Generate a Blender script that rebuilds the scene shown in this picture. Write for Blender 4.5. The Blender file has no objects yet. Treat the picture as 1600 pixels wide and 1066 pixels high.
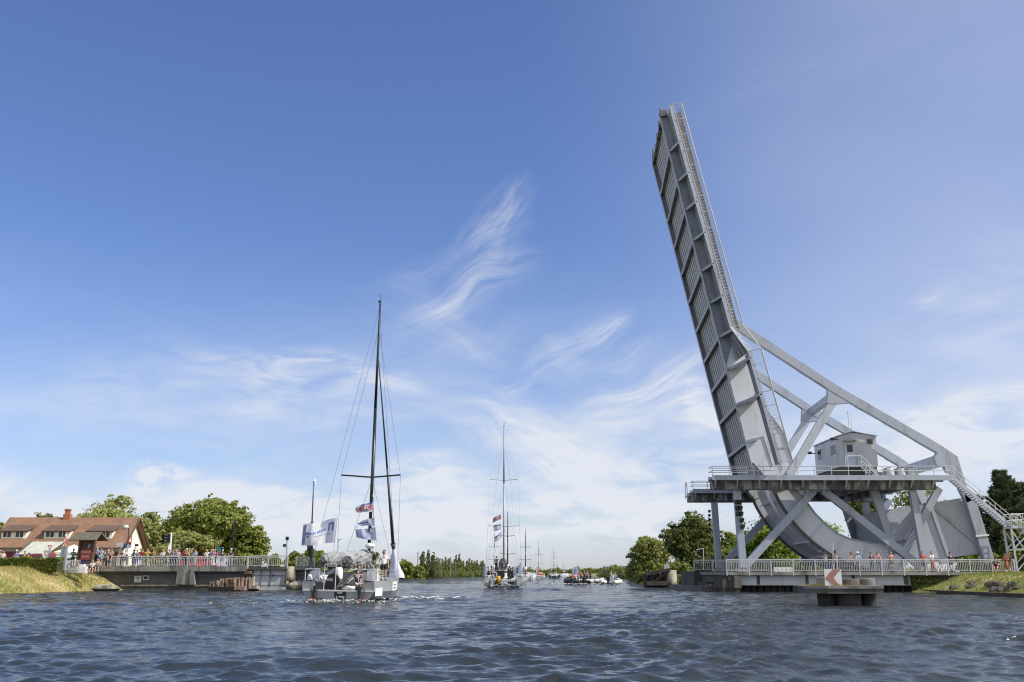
import bpy, bmesh, math, random
import numpy as np
from mathutils import Vector, Matrix
random.seed(7); rng=np.random.default_rng(7)
SC=bpy.context.scene; COL=SC.collection
# ---------------------------------------------------------------- camera, sky, sun, exposure
F=1550.; TH=math.atan(364/F); CZ=1.6
cam=bpy.data.objects.new('camera',bpy.data.cameras.new('camera')); COL.objects.link(cam)
cam.location=(0,0,CZ); cam.rotation_euler=(math.pi/2+TH,0,0)
cam.data.sensor_width=36; cam.data.lens=36*F/1600; cam.data.clip_start=.5; cam.data.clip_end=20000
SC.camera=cam
SUN_AZ=math.radians(106); SUN_EL=math.radians(44)          # azimuth clockwise from +Y
SKY_STRENGTH=.115; SUN_STRENGTH=4.2
SC.view_settings.view_transform='Standard'; SC.view_settings.look='None'
SC.view_settings.exposure=0.4; SC.view_settings.gamma=1
SC.cycles.max_bounces=4; SC.cycles.use_denoising=True; SC.cycles.caustics_reflective=False; SC.cycles.caustics_refractive=False
SC.cycles.sample_clamp_indirect=4; SC.cycles.pixel_filter_type='BLACKMAN_HARRIS'; SC.cycles.filter_width=1.15
def P(u,v,Y):
    dx=(u-800)/F; up=(533-v)/F
    d=(dx,math.cos(TH)-up*math.sin(TH),math.sin(TH)+up*math.cos(TH)); t=Y/d[1]
    return Vector((dx*t,Y,CZ+d[2]*t))
def GX(u,Y,z=2.): return (u-800)/F*(Y*math.cos(TH)+(z-CZ)*math.sin(TH))
def GZ(v,Y): return P(800,v,Y).z
w=bpy.data.worlds.new('World'); SC.world=w; w.use_nodes=True
nt=w.node_tree; nt.nodes.clear()
def N(nt,t,**k):
    n=nt.nodes.new(t)
    for a,b in k.items(): setattr(n,a,b)
    return n
def MA(nt,op,a,b=None,clamp=False):
    n=N(nt,'ShaderNodeMath',operation=op,use_clamp=clamp)
    for i,x in enumerate((a,b)):
        if x is None: continue
        if isinstance(x,(int,float)): n.inputs[i].default_value=x
        else: nt.links.new(x,n.inputs[i])
    return n.outputs[0]
sky=N(nt,'ShaderNodeTexSky',sky_type='NISHITA'); sky.sun_disc=False
sky.sun_elevation=SUN_EL; sky.sun_rotation=SUN_AZ; sky.air_density=1.0; sky.dust_density=.6; sky.ozone_density=1.6; sky.altitude=10
tc=N(nt,'ShaderNodeTexCoord'); sx=N(nt,'ShaderNodeSeparateXYZ'); nt.links.new(tc.outputs['Generated'],sx.inputs[0])
az=MA(nt,'ARCTAN2',sx.outputs[0],sx.outputs[1]); el=MA(nt,'ARCSINE',sx.outputs[2])
cx=N(nt,'ShaderNodeCombineXYZ'); nt.links.new(az,cx.inputs[0]); nt.links.new(el,cx.inputs[1])
def noise(nt,vec,scale,detail=6,rough=.55,dist=0.,loc=(0,0,0),rot=(0,0,0),sc=(1,1,1),col=False):
    m=N(nt,'ShaderNodeMapping'); m.inputs['Location'].default_value=loc; m.inputs['Rotation'].default_value=rot; m.inputs['Scale'].default_value=sc
    nt.links.new(vec,m.inputs[0]); n=N(nt,'ShaderNodeTexNoise'); nt.links.new(m.outputs[0],n.inputs['Vector'])
    n.inputs['Scale'].default_value=scale; n.inputs['Detail'].default_value=detail; n.inputs['Roughness'].default_value=rough; n.inputs['Distortion'].default_value=dist
    return n.outputs['Color'] if col else n.outputs['Fac']
def MR(nt,x,a,b,c=0.,d=1.,smooth=True):
    n=N(nt,'ShaderNodeMapRange'); n.interpolation_type='SMOOTHSTEP' if smooth else 'LINEAR'
    nt.links.new(x,n.inputs[0])
    for i,q in enumerate((a,b,c,d)): n.inputs[i+1].default_value=q
    return n.outputs[0]
# the clouds: each is a patch of the sky (azimuth, elevation) filled with stretched fibrous noise
wv=N(nt,'ShaderNodeVectorMath',operation='SUBTRACT'); nt.links.new(noise(nt,cx.outputs[0],7,2,.5,.0,col=True),wv.inputs[0]); wv.inputs[1].default_value=(.5,.5,.5)
ws=N(nt,'ShaderNodeVectorMath',operation='SCALE'); nt.links.new(wv.outputs[0],ws.inputs[0]); ws.inputs['Scale'].default_value=.085
wp=N(nt,'ShaderNodeVectorMath',operation='ADD'); nt.links.new(cx.outputs[0],wp.inputs[0]); nt.links.new(ws.outputs[0],wp.inputs[1])
def azel(u,v):
    d=P(u,v,100.)-Vector((0,0,CZ)); d.normalize()
    return math.atan2(d.x,d.y),math.asin(d.z)
BLOBS=[ # u, v, length px, width px, angle deg (counterclockwise in the picture), strength, kind
 (785,345,74,32,62,0.57,0),(750,395,80,24,30,0.61,0),(715,470,110,20,22,0.67,0),(690,505,140,50,-25,0.29,0),(770,425,70,14,25,0.53,0),(660,430,60,16,15,0.20,0),
 (480,588,150,22,-6,.5,1),(330,600,190,40,2,.22,1),(560,630,200,55,4,.3,1),(200,640,260,50,0,.22,1),
 (895,535,80,24,35,0.65,0),(935,505,42,15,22,0.65,0),(950,560,70,18,20,0.41,0),(880,570,50,30,-60,0.29,0),
 (1000,610,95,30,28,0.70,0),(1040,585,95,16,28,0.59,0),(1065,625,65,30,10,0.77,0),(1095,662,50,15,-8,1.1,2),(1010,655,130,44,5,0.47,0),
 (810,610,38,15,30,0.59,0),(835,700,165,50,-22,0.79,0),(885,740,115,46,-30,0.82,0),(930,700,130,55,20,0.53,0),(800,670,90,30,-10,0.35,0),(990,745,130,32,0,.75,1),
 (240,733,50,14,-5,1.5,2),(440,766,30,10,0,1.3,2),(945,765,42,11,0,1.2,2),(1090,690,110,40,10,.35,1),
 (600,800,420,46,0,1.0,1),(250,815,420,60,0,.75,1),(950,800,260,40,0,.85,1),(60,770,200,34,0,.55,1),(680,740,120,20,3,.6,1),
 (1500,660,150,26,14,.7,1),(1560,700,130,40,6,.8,1),(1440,475,44,12,15,0.32,0),(1350,610,60,14,10,0.20,0),(1300,690,200,40,0,.5,1),(1560,500,160,90,15,.2,1),
 (640,560,260,70,20,0.26,0),(1250,110,200,30,12,0.08,0)]
acc=None
fib2=noise(nt,cx.outputs[0],14,6,.6,.5,loc=(3,1,0),rot=(0,0,math.radians(-6)),sc=(1,3.2,1))
puf=noise(nt,cx.outputs[0],34,6,.6,.1,loc=(5,2,0),sc=(1,1.7,1))
K=[None,MR(nt,fib2,.30,.72),MR(nt,puf,.34,.64)]
sums=[None,None,None]
for (u,v,ln,wd,an,st,kd) in BLOBS:
    a,e=azel(u,v); m=N(nt,'ShaderNodeMapping',vector_type='TEXTURE')
    m.inputs['Location'].default_value=(a,e,0); m.inputs['Rotation'].default_value=(0,0,math.radians(an)); m.inputs['Scale'].default_value=(ln/F*1.15,wd/F*1.25,1)
    nt.links.new(wp.outputs[0],m.inputs[0]); l=N(nt,'ShaderNodeVectorMath',operation='LENGTH'); nt.links.new(m.outputs[0],l.inputs[0])
    x=MR(nt,l.outputs['Value'],1.35,.0,0,st)
    if kd==0:   # feathery streaks that run along this wisp
        f1=noise(nt,m.outputs[0],1.25,4,.6,.25,loc=(u*.013,v*.017,0),sc=(.7,1.7,1)); x=MA(nt,'MULTIPLY',x,MR(nt,f1,.22,.95))
    sums[kd]=x if sums[kd] is None else MA(nt,'ADD',sums[kd],x)
tot=None
for s,k in zip(sums,K):
    x=s if k is None else MA(nt,'MULTIPLY',s,k); tot=x if tot is None else MA(nt,'ADD',tot,x)
hz=MR(nt,el,.34,-.02,0,.58); veil=MA(nt,'MULTIPLY',hz,MR(nt,noise(nt,cx.outputs[0],3.5,7,.6,.4,loc=(1,7,0),sc=(1,3.5,1)),.25,.75,.35,1.))
tot=MA(nt,'ADD',tot,veil); aa=MA(nt,'ABSOLUTE',az); tot=MA(nt,'ADD',tot,MA(nt,'MULTIPLY',MR(nt,az,.0,.50,0,.30),MR(nt,noise(nt,cx.outputs[0],2.5,5,.55,.3,loc=(4,4,0),sc=(1,2,1)),.2,.8,.75,1.15))); tot=MA(nt,'ADD',tot,MR(nt,aa,.75,2.0,0,.62)); tot=MA(nt,'MINIMUM',tot,.93)  # last veil term, behind the camera, is added out of view as fill light
tint=N(nt,'ShaderNodeMix',data_type='RGBA',blend_type='MULTIPLY'); tint.inputs[0].default_value=1
nt.links.new(sky.outputs[0],tint.inputs[6]); tint.inputs[7].default_value=(.645,.725,.99,1)
SKYTINT=tint
cm=N(nt,'ShaderNodeMix',data_type='RGBA'); nt.links.new(tot,cm.inputs[0]); nt.links.new(tint.outputs[2],cm.inputs[6]); cm.inputs[7].default_value=(5.2,5.4,5.85,1)
CLOUD=cm
bg=N(nt,'ShaderNodeBackground'); nt.links.new(cm.outputs[2],bg.inputs[0]); bg.inputs[1].default_value=SKY_STRENGTH
ow=N(nt,'ShaderNodeOutputWorld'); nt.links.new(bg.outputs[0],ow.inputs[0])
sl=bpy.data.lights.new('sun','SUN'); sl.energy=SUN_STRENGTH; sl.angle=math.radians(.5); sl.color=(1,.95,.87)
so=bpy.data.objects.new('sun',sl); COL.objects.link(so)
sd=Vector((math.sin(SUN_AZ)*math.cos(SUN_EL),math.cos(SUN_AZ)*math.cos(SUN_EL),math.sin(SUN_EL)))
so.rotation_euler=sd.to_track_quat('Z','Y').to_euler()

# ---------------------------------------------------------------- materials
MATS={}
def mat(name,c,rough=.6,c2=None,ns=2.,amt=.5,metal=0.,stretch=(1,1,1),bump=0.,bs=None,coat=0.,lo=.35,hi=.65,trans=0.):
    if name in MATS: return MATS[name]
    m=bpy.data.materials.new(name); m.use_nodes=True; t=m.node_tree; b=t.nodes['Principled BSDF']
    b.inputs['Base Color'].default_value=(*c,1); b.inputs['Roughness'].default_value=rough; b.inputs['Metallic'].default_value=metal
    if coat: b.inputs['Coat Weight'].default_value=coat
    co=N(t,'ShaderNodeTexCoord'); v=co.outputs['Object']
    if c2 is not None:
        f=noise(t,v,ns,8,.62,.2,sc=stretch); mx=N(t,'ShaderNodeMix',data_type='RGBA')
        t.links.new(MR(t,f,lo,hi,0,amt*1.),mx.inputs[0]); mx.inputs[6].default_value=(*c,1); mx.inputs[7].default_value=(*c2,1)
        t.links.new(mx.outputs[2],b.inputs['Base Color'])
    if bump:
        f=noise(t,v,bs or ns*4,6,.6,0,sc=stretch); bn=N(t,'ShaderNodeBump'); bn.inputs['Strength'].default_value=bump; bn.inputs['Distance'].default_value=.05
        t.links.new(f,bn.inputs['Height']); t.links.new(bn.outputs[0],b.inputs['Normal'])
    if trans:
        tr=N(t,'ShaderNodeBsdfTranslucent'); ms=N(t,'ShaderNodeMixShader'); ms.inputs[0].default_value=trans
        src=b.inputs['Base Color'].links[0].from_socket if b.inputs['Base Color'].is_linked else None
        if src: t.links.new(src,tr.inputs[0])
        else: tr.inputs[0].default_value=(*c,1)
        o=t.nodes['Material Output']; t.links.new(b.outputs[0],ms.inputs[1]); t.links.new(tr.outputs[0],ms.inputs[2]); t.links.new(ms.outputs[0],o.inputs[0])
    MATS[name]=m; return m
def weather(m,c,scale,lo,hi,amt,stretch=(1,1,.2),zband=None,detail=6):
    """a layer of dirt over the base colour, in world space: streaks, or a tide band below height zband"""
    t=m.node_tree; b=t.nodes['Principled BSDF']; i=b.inputs['Base Color']; g=N(t,'ShaderNodeNewGeometry'); f=noise(t,g.outputs['Position'],scale,detail,.6,.3,loc=(3,5,7),sc=stretch)
    if zband is not None:
        q=N(t,'ShaderNodeSeparateXYZ'); t.links.new(g.outputs['Position'],q.inputs[0]); z=MA(t,'ADD',q.outputs[2],MA(t,'MULTIPLY',MA(t,'SUBTRACT',f,.5),1.1)); f=MR(t,z,zband+.12,zband-.12,0,amt)
    else: f=MR(t,f,lo,hi,0,amt)
    mx=N(t,'ShaderNodeMix',data_type='RGBA'); t.links.new(f,mx.inputs[0])
    if i.is_linked: t.links.new(i.links[0].from_socket,mx.inputs[6])
    else: mx.inputs[6].default_value=i.default_value
    mx.inputs[7].default_value=(*c,1); t.links.new(mx.outputs[2],i); return m
def plain(name,c,rough=.6,**k): return mat(name,c,rough,**k)
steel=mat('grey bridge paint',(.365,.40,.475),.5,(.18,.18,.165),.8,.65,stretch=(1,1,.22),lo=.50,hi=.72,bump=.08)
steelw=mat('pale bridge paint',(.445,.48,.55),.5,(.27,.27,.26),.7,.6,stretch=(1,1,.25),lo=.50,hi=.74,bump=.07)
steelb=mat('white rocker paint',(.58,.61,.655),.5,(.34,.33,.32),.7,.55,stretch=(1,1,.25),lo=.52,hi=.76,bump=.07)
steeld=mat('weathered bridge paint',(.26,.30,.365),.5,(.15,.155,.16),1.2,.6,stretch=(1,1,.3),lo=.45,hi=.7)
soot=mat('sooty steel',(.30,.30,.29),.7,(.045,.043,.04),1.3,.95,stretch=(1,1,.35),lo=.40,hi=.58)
tread=mat('rusty track rim',(.09,.088,.085),.7,(.13,.11,.09),2.5,.5)
grate=mat('brown deck plate',(.22,.195,.17),.8,(.13,.11,.10),3,.6)
rail=mat('galvanised rail',(.58,.59,.60),.4,(.42,.42,.42),3,.4,metal=.15)
concrete=mat('old concrete',(.30,.285,.255),.9,(.10,.095,.085),.9,.8,stretch=(1,1,.5),bump=.25,lo=.4,hi=.7)
concdark=mat('dark damp and shaded concrete',(.125,.118,.105),.9,(.04,.038,.034),.8,.8,stretch=(1,1,.4),bump=.25)
concpale=mat('pale stone',(.42,.39,.32),.9,(.20,.17,.12),1.2,.7,bump=.3)
timber=mat('old dark timber',(.055,.045,.036),.9,(.13,.10,.07),2.2,.6,stretch=(.4,.4,2),bump=.3)
rust=mat('rusty steel',(.15,.075,.042),.9,(.30,.22,.17),1.8,.9,stretch=(1,1,.4),bump=.3,lo=.4,hi=.62)
rustpale=mat('pale flaking steel',(.38,.34,.29),.9,(.20,.10,.06),1.8,.8,stretch=(1,1,.4),bump=.3)
whitesteel=mat('flaking white steel',(.50,.52,.54),.6,(.27,.25,.23),1.1,.7,stretch=(1,1,.4),lo=.45,hi=.66,bump=.1)
tile=mat('brown roof tile',(.275,.152,.09),.85,(.165,.097,.065),.8,.8,bump=.3,bs=6)
tiled=mat('dark brown roof tile',(.12,.075,.052),.85,(.08,.055,.045),1.5,.7,bump=.3,bs=6)
plaster=mat('cream plaster',(.80,.76,.68),.9,(.70,.66,.58),.8,.5)
wood=mat('honey timber',(.34,.19,.08),.7,(.20,.11,.05),3,.6,stretch=(3,3,.3))
woodd=mat('brown timber',(.12,.075,.045),.8,(.07,.045,.03),3,.6,stretch=(3,3,.3))
shingle=mat('grey shingles',(.17,.145,.11),.9,(.09,.08,.06),2,.7,bump=.4,bs=9)
glass=mat('dark window glass',(.02,.025,.03),.08)
white=mat('white paint',(.78,.78,.77),.45,(.68,.67,.64),2,.4)
whitecloth=mat('white cloth',(.80,.80,.82),.8,trans=.35)
black=mat('black paint',(.018,.018,.02),.5)
carbon=mat('black carbon',(.012,.012,.014),.35)
darkgrey=mat('dark grey fabric',(.075,.078,.085),.8,(.15,.155,.16),2,.6)
greycloth=mat('grey sail cover',(.20,.205,.215),.75,(.34,.35,.36),1.6,.7,bump=.5,bs=3)
redpaint=mat('red paint',(.48,.035,.03),.5)
bluepaint=mat('blue sign paint',(.03,.17,.55),.4)
orange=mat('orange paint',(.75,.16,.03),.5)
skin=mat('skin',(.50,.30,.21),.6,(.45,.25,.17),6,.5)
skin2=mat('tanned skin',(.36,.20,.13),.6,(.30,.16,.10),6,.5)
blackrubber=mat('black rubber',(.02,.02,.022),.7)

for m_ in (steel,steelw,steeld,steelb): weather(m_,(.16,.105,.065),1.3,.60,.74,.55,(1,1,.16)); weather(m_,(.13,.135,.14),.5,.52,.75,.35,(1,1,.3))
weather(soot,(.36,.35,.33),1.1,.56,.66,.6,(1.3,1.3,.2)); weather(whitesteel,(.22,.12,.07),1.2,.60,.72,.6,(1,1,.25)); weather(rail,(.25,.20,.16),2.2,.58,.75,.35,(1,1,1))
for m_ in (concrete,concpale): weather(m_,(.07,.066,.058),.9,.50,.70,.75,(1.2,1.2,.16)); weather(m_,(.045,.055,.028),2.,0,0,.8,(1,1,.4),.45)
weather(concdark,(.24,.22,.19),.8,.55,.72,.5,(1.2,1.2,.18)); weather(concdark,(.035,.042,.022),2.,0,0,.85,(1,1,.4),.38)
weather(tile,(.19,.11,.07),1.6,.42,.62,.55,(.9,.9,5.)); weather(tile,(.22,.20,.10),.5,.58,.72,.35,(1,1,1)); weather(tiled,(.17,.11,.08),1.6,.42,.62,.5,(.9,.9,5.))
weather(plaster,(.50,.45,.38),.6,.58,.75,.4,(1,1,.25))
# ---------------------------------------------------------------- mesh helpers
class MB:
    def __init__(s): s.v=[]; s.f=[]; s.mi=[]; s.cur=0; s.pc=[]
    def add(s,vs,fs):
        o=len(s.v); s.pc.append((o,len(s.f))); s.v+=[tuple(x) for x in vs]
        for f in fs: s.f.append(tuple(i+o for i in f)); s.mi.append(s.cur)
        return s
    def hexa(s,a,b):   # bottom ring a (4), top ring b (4)
        return s.add(list(a)+list(b),[(3,2,1,0),(4,5,6,7),(0,1,5,4),(1,2,6,5),(2,3,7,6),(3,0,4,7)])
    def box(s,c,d,rz=0.):
        cx,cy,cz=c; x,y,z=d[0]/2,d[1]/2,d[2]/2; co,si=math.cos(rz),math.sin(rz)
        r=lambda px,py:(cx+px*co-py*si,cy+px*si+py*co)
        q=[r(-x,-y),r(x,-y),r(x,y),r(-x,y)]
        return s.hexa([(a,b,cz-z) for a,b in q],[(a,b,cz+z) for a,b in q])
    def span(s,x0,x1,y0,y1,z0,z1): return s.box(((x0+x1)/2,(y0+y1)/2,(z0+z1)/2),(abs(x1-x0),abs(y1-y0),abs(z1-z0)))
    def beam(s,p,q,a,b,up=(0,1,0)):      # a: width across (in the plane), b: width along 'up'
        p=Vector(p); q=Vector(q); d=(q-p).normalized(); u=Vector(up); u=(u-d*u.dot(d))
        if u.length<1e-4: u=Vector((1,0,0)); u=u-d*u.dot(d)
        u.normalize(); n=d.cross(u)
        r=lambda c:[c-n*a/2-u*b/2,c+n*a/2-u*b/2,c+n*a/2+u*b/2,c-n*a/2+u*b/2]
        return s.hexa(r(p),r(q))
    def tube(s,p,q,r0,r1=None,n=8,cap=True):
        p=Vector(p); q=Vector(q); r1=r0 if r1 is None else r1; d=(q-p).normalized()
        a=d.orthogonal().normalized(); b=d.cross(a); vs=[]
        for c,r in ((p,r0),(q,r1)):
            for i in range(n): vs.append(c+(a*math.cos(2*math.pi*i/n)+b*math.sin(2*math.pi*i/n))*r)
        fs=[(i,(i+1)%n,n+(i+1)%n,n+i) for i in range(n)]
        if cap: fs+=[tuple(range(n-1,-1,-1)),tuple(range(n,2*n))]
        return s.add(vs,fs)
    def path(s,pts,r,n=6):
        for a,b in zip(pts,pts[1:]): s.tube(a,b,r,r,n)
        return s
    def prism(s,poly,ext):   # planar polygon (3D) extruded by vector
        e=Vector(ext); k=len(poly); vs=[Vector(p) for p in poly]+[Vector(p)+e for p in poly]
        return s.add(vs,[tuple(range(k)),tuple(range(2*k-1,k-1,-1))]+[(i,i+k,(i+1)%k+k,(i+1)%k) for i in range(k)])
    def lathe(s,prof,c=(0,0,0),n=12,caps=True):
        vs=[]; k=len(prof)
        for r,z in prof:
            for i in range(n): a=2*math.pi*i/n; vs.append((c[0]+r*math.cos(a),c[1]+r*math.sin(a),c[2]+z))
        fs=[(j*n+i,j*n+(i+1)%n,(j+1)*n+(i+1)%n,(j+1)*n+i) for j in range(k-1) for i in range(n)]
        if caps: fs+=[tuple(range(n-1,-1,-1)),tuple(range((k-1)*n,k*n))]
        return s.add(vs,fs)
    def ball(s,c,r,n=10,sq=(1,1,1)):
        m=n//2; prof=[(math.sin(math.pi*j/m),-math.cos(math.pi*j/m)) for j in range(m+1)]; vs=[]
        for a,z in prof:
            for i in range(n): t=2*math.pi*i/n; vs.append((c[0]+r*a*math.cos(t)*sq[0],c[1]+r*a*math.sin(t)*sq[1],c[2]+r*z*sq[2]))
        return s.add(vs,[(j*n+i,j*n+(i+1)%n,(j+1)*n+(i+1)%n,(j+1)*n+i) for j in range(m) for i in range(n)])
    def mesh(s,name,mats,smooth=False):
        me=bpy.data.meshes.new(name); me.from_pydata(s.v,[],s.f); me.update()
        for m in (mats if isinstance(mats,(list,tuple)) else [mats]): me.materials.append(m)
        if any(s.mi): me.polygons.foreach_set('material_index',s.mi)
        if smooth: me.polygons.foreach_set('use_smooth',[True]*len(me.polygons))
        bm=bmesh.new(); bm.from_mesh(me); bmesh.ops.recalc_face_normals(bm,faces=bm.faces); bm.to_mesh(me); bm.free()
        return me
def tag(o,label=None,cat=None,group=None,kind=None):
    for k,v in (('label',label),('category',cat),('group',group),('kind',kind)):
        if v: o[k]=v
    return o
def link(name,me,parent=None,loc=None,rz=0.):
    o=bpy.data.objects.new(name,me); COL.objects.link(o)
    if parent: o.parent=parent
    if loc is not None: o.location=loc
    if rz: o.rotation_euler=(0,0,rz)
    return o
def thing(name,label,cat,loc=(0,0,0),rz=0.,group=None):
    o=bpy.data.objects.new(name,None); COL.objects.link(o); o.location=loc; o.rotation_euler=(0,0,rz); o.empty_display_size=.3
    return tag(o,label,cat,group)
def part(name,mb,m,parent,smooth=False,world=True,label=None):
    """one mesh object; world=True: mb is in world coordinates and the thing is not rotated"""
    me=mb.mesh(name,m,smooth)
    if world:
        off=Vector(parent.location); p=parent.parent
        while p: off+=Vector(p.location); p=p.parent
        me.transform(Matrix.Translation(-off))
    o=link(name,me,parent)
    if label: o['label']=label
    return o
def each(name,mb,m,parent,**k):   # every piece of mb a part of its own
    r=None
    for i,(vo,fo) in enumerate(mb.pc):
        v1,f1=mb.pc[i+1] if i+1<len(mb.pc) else (len(mb.v),len(mb.f))
        q=MB(); q.add(mb.v[vo:v1],[tuple(a-vo for a in f) for f in mb.f[fo:f1]]); r=part(name,q,m,parent,**k)
    return r
def solo(name,mb,m,label,cat,loc=(0,0,0),group=None,kind=None,smooth=False,rz=0.):
    return tag(link(name,mb.mesh(name,m,smooth),None,loc,rz),label,cat,group,kind)
def copy_tree(o,parent=None):
    c=o.copy(); COL.objects.link(c); c.parent=parent
    for ch in list(o.children): copy_tree(ch,c)
    return c
def npmesh(name,V,Fq,m,smooth=False):
    me=bpy.data.meshes.new(name); V=np.asarray(V,np.float32); Fq=np.asarray(Fq,np.int32); k=Fq.shape[1]
    me.vertices.add(len(V)); me.vertices.foreach_set('co',V.ravel())
    me.loops.add(Fq.size); me.loops.foreach_set('vertex_index',Fq.ravel())
    me.polygons.add(len(Fq)); me.polygons.foreach_set('loop_start',np.arange(0,Fq.size,k,dtype=np.int32)); me.polygons.foreach_set('loop_total',np.full(len(Fq),k,np.int32))
    if smooth: me.polygons.foreach_set('use_smooth',np.ones(len(Fq),bool))
    me.materials.append(m); me.update(calc_edges=True); return me
def text(s,size,m,parent,loc,rot=(math.pi/2,0,0),name='lettering'):
    c=bpy.data.curves.new(name,'FONT'); c.body=s; c.size=size; c.extrude=.006; c.align_x='CENTER'; c.align_y='CENTER'; c.materials.append(m)
    q=bpy.data.objects.new(name,c); COL.objects.link(q); dg=bpy.context.evaluated_depsgraph_get(); dg.update()
    me=bpy.data.meshes.new_from_object(q.evaluated_get(dg)); bpy.data.objects.remove(q); me.name=name
    o=link(name,me,parent); o.location=loc; o.rotation_euler=rot; return o
# ---------------------------------------------------------------- ground
def smooth01(x): x=np.clip(x,0,1); return x*x*(3-2*x)
def vnoise(x,y,seed=0,oct=4,f=.1):
    r=np.random.default_rng(seed); z=0*x; a=1.
    for o in range(oct):
        for k in range(4):
            t=r.uniform(0,2*np.pi); p=r.uniform(0,6.28); z=z+a*np.sin((x*np.cos(t)+y*np.sin(t))*f*2*np.pi*r.uniform(.7,1.4)+p)/4
        a*=.55; f*=2.1
    return z
def canal(y):
    xl=np.interp(y,[0,60,79,105,112,330,650,1200],[-44,-42,-40.8,-39.4,-38.6,-37.5,-34,-20])
    xr=np.interp(y,[0,69,91,92,113,114,330,650,1200],[35.6,35.6,35.6,37.5,37.5,40,41,36,20])
    return xl,xr
def ground_z(x,y):
    xl,xr=canal(y); dl=xl-x; dr=x-xr
    zl=-1.2+smooth01((dl+3.2)/8.5)*3.25; zr=-1.2+np.where(dr>-.05,1.35,0)+smooth01((dr)/5.5)*1.45
    zr=np.where(y>113,-1.2+smooth01((dr+1.2)/6)*2.9,zr)
    z=np.maximum(zl,zr); far=smooth01((y-860)/60); z=np.maximum(z,-1.2+3.*far)
    land=np.clip(z+.2,0,1.2)
    return z+land*(.10*vnoise(x,y,3,4,.12)+.05*vnoise(x,y,4,2,.7))
xs=np.unique(np.concatenate([np.linspace(-62,-36,66),np.linspace(-36,33,20),np.linspace(33,52,60),[-4000,-2000,-900,-500,-300,-200,-150,-120,-100,-88,-78,-70,-66,56,60,66,72,80,95,110,140,180,260,400,700,1500,4000]]))
ys=np.unique(np.concatenate([np.linspace(-50,55,14),np.linspace(55,112,115),[91.9,92.1,112.9,113.1],np.linspace(114,170,40),np.linspace(175,900,80),[950,1000,1200,1600,2400,4000,7000]]))
X,Y=np.meshgrid(xs,ys); Z=ground_z(X,Y)
def gridfaces(nr,nc):
    i=np.arange(nr*nc).reshape(nr,nc); return np.stack([i[:-1,:-1],i[:-1,1:],i[1:,1:],i[1:,:-1]],-1).reshape(-1,4)
gm=mat('dry summer grass',(.24,.24,.065),.95,(.50,.40,.21),.22,1.,bump=.5,bs=5,lo=.38,hi=.62)
g=link('ground',npmesh('ground',np.stack([X,Y,Z],-1).reshape(-1,3),gridfaces(*X.shape),gm,True)); g['kind']='structure'
# ---------------------------------------------------------------- water: real waves, finest near the boat the photo was taken from
wm=bpy.data.materials.new('canal water'); wm.use_nodes=True; t=wm.node_tree; b=t.nodes['Principled BSDF']
b.inputs['Base Color'].default_value=(.028,.034,.036,1); b.inputs['Roughness'].default_value=.06; b.inputs['IOR'].default_value=1.33
co=N(t,'ShaderNodeTexCoord').outputs['Object']
n1=noise(t,co,1.6,5,.6,.4,rot=(0,0,.25),sc=(.75,1.35,1)); n2=noise(t,co,6.5,4,.6,.5,rot=(0,0,-.2),sc=(.8,1.3,1))
hh=MA(t,'ADD',n1,MA(t,'MULTIPLY',n2,.34)); bn=N(t,'ShaderNodeBump'); bn.inputs['Strength'].default_value=1.; bn.inputs['Distance'].default_value=.34
ln_=N(t,'ShaderNodeVectorMath',operation='LENGTH'); t.links.new(co,ln_.inputs[0])
t.links.new(MA(t,'MULTIPLY',hh,MR(t,ln_.outputs['Value'],18,95,.16,1.,False)),bn.inputs['Height']); t.links.new(bn.outputs[0],b.inputs['Normal'])
WATER_BUMP=bn
yy=[5.]; 
yy=[9.]
while yy[-1]<1000: yy.append(yy[-1]*(1.0034 if yy[-1]<45 else 1.0062))
yy=np.array(yy); ss=np.unique(np.concatenate([np.arange(-.66,.6601,.0021),np.linspace(-3,-.66,40),np.linspace(.66,3,40)]))
S,Yw=np.meshgrid(ss,yy); Xw=S*Yw; Zw=np.zeros_like(Xw); DX=np.zeros_like(Xw); DY=np.zeros_like(Xw)
sp=Yw*np.where(Yw<45,.0034,.0062)
r=np.random.default_rng(11)
gust=.75+.45*np.clip(vnoise(Xw,Yw*.6,21,3,.03),-1,1)
for k in range(80):
    lam=.24*(2.8/.24)**((k+r.uniform())/80) if k>2 else r.uniform(3.5,6.5); th=math.radians(90+8)+r.normal()*math.radians(30); kk=2*np.pi/lam
    sl_=.058*(.75 if lam<.42 else (1.0 if lam<1.05 else (.55 if lam<3 else .5))); a=sl_/kk
    wt=np.clip(lam/(2.4*sp)-.6,0,1)*a*gust; ph=(Xw*math.cos(th)+Yw*math.sin(th))*kk+r.uniform(0,6.28)
    Zw+=wt*np.sin(ph); c=wt*np.cos(ph)*.8; DX+=c*math.cos(th); DY+=c*math.sin(th)
wmesh=npmesh('water',np.stack([Xw+DX,Yw+DY,Zw],-1).reshape(-1,3),gridfaces(*Xw.shape),wm,True)
wo=link('water',wmesh); wo['kind']='structure'
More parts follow.
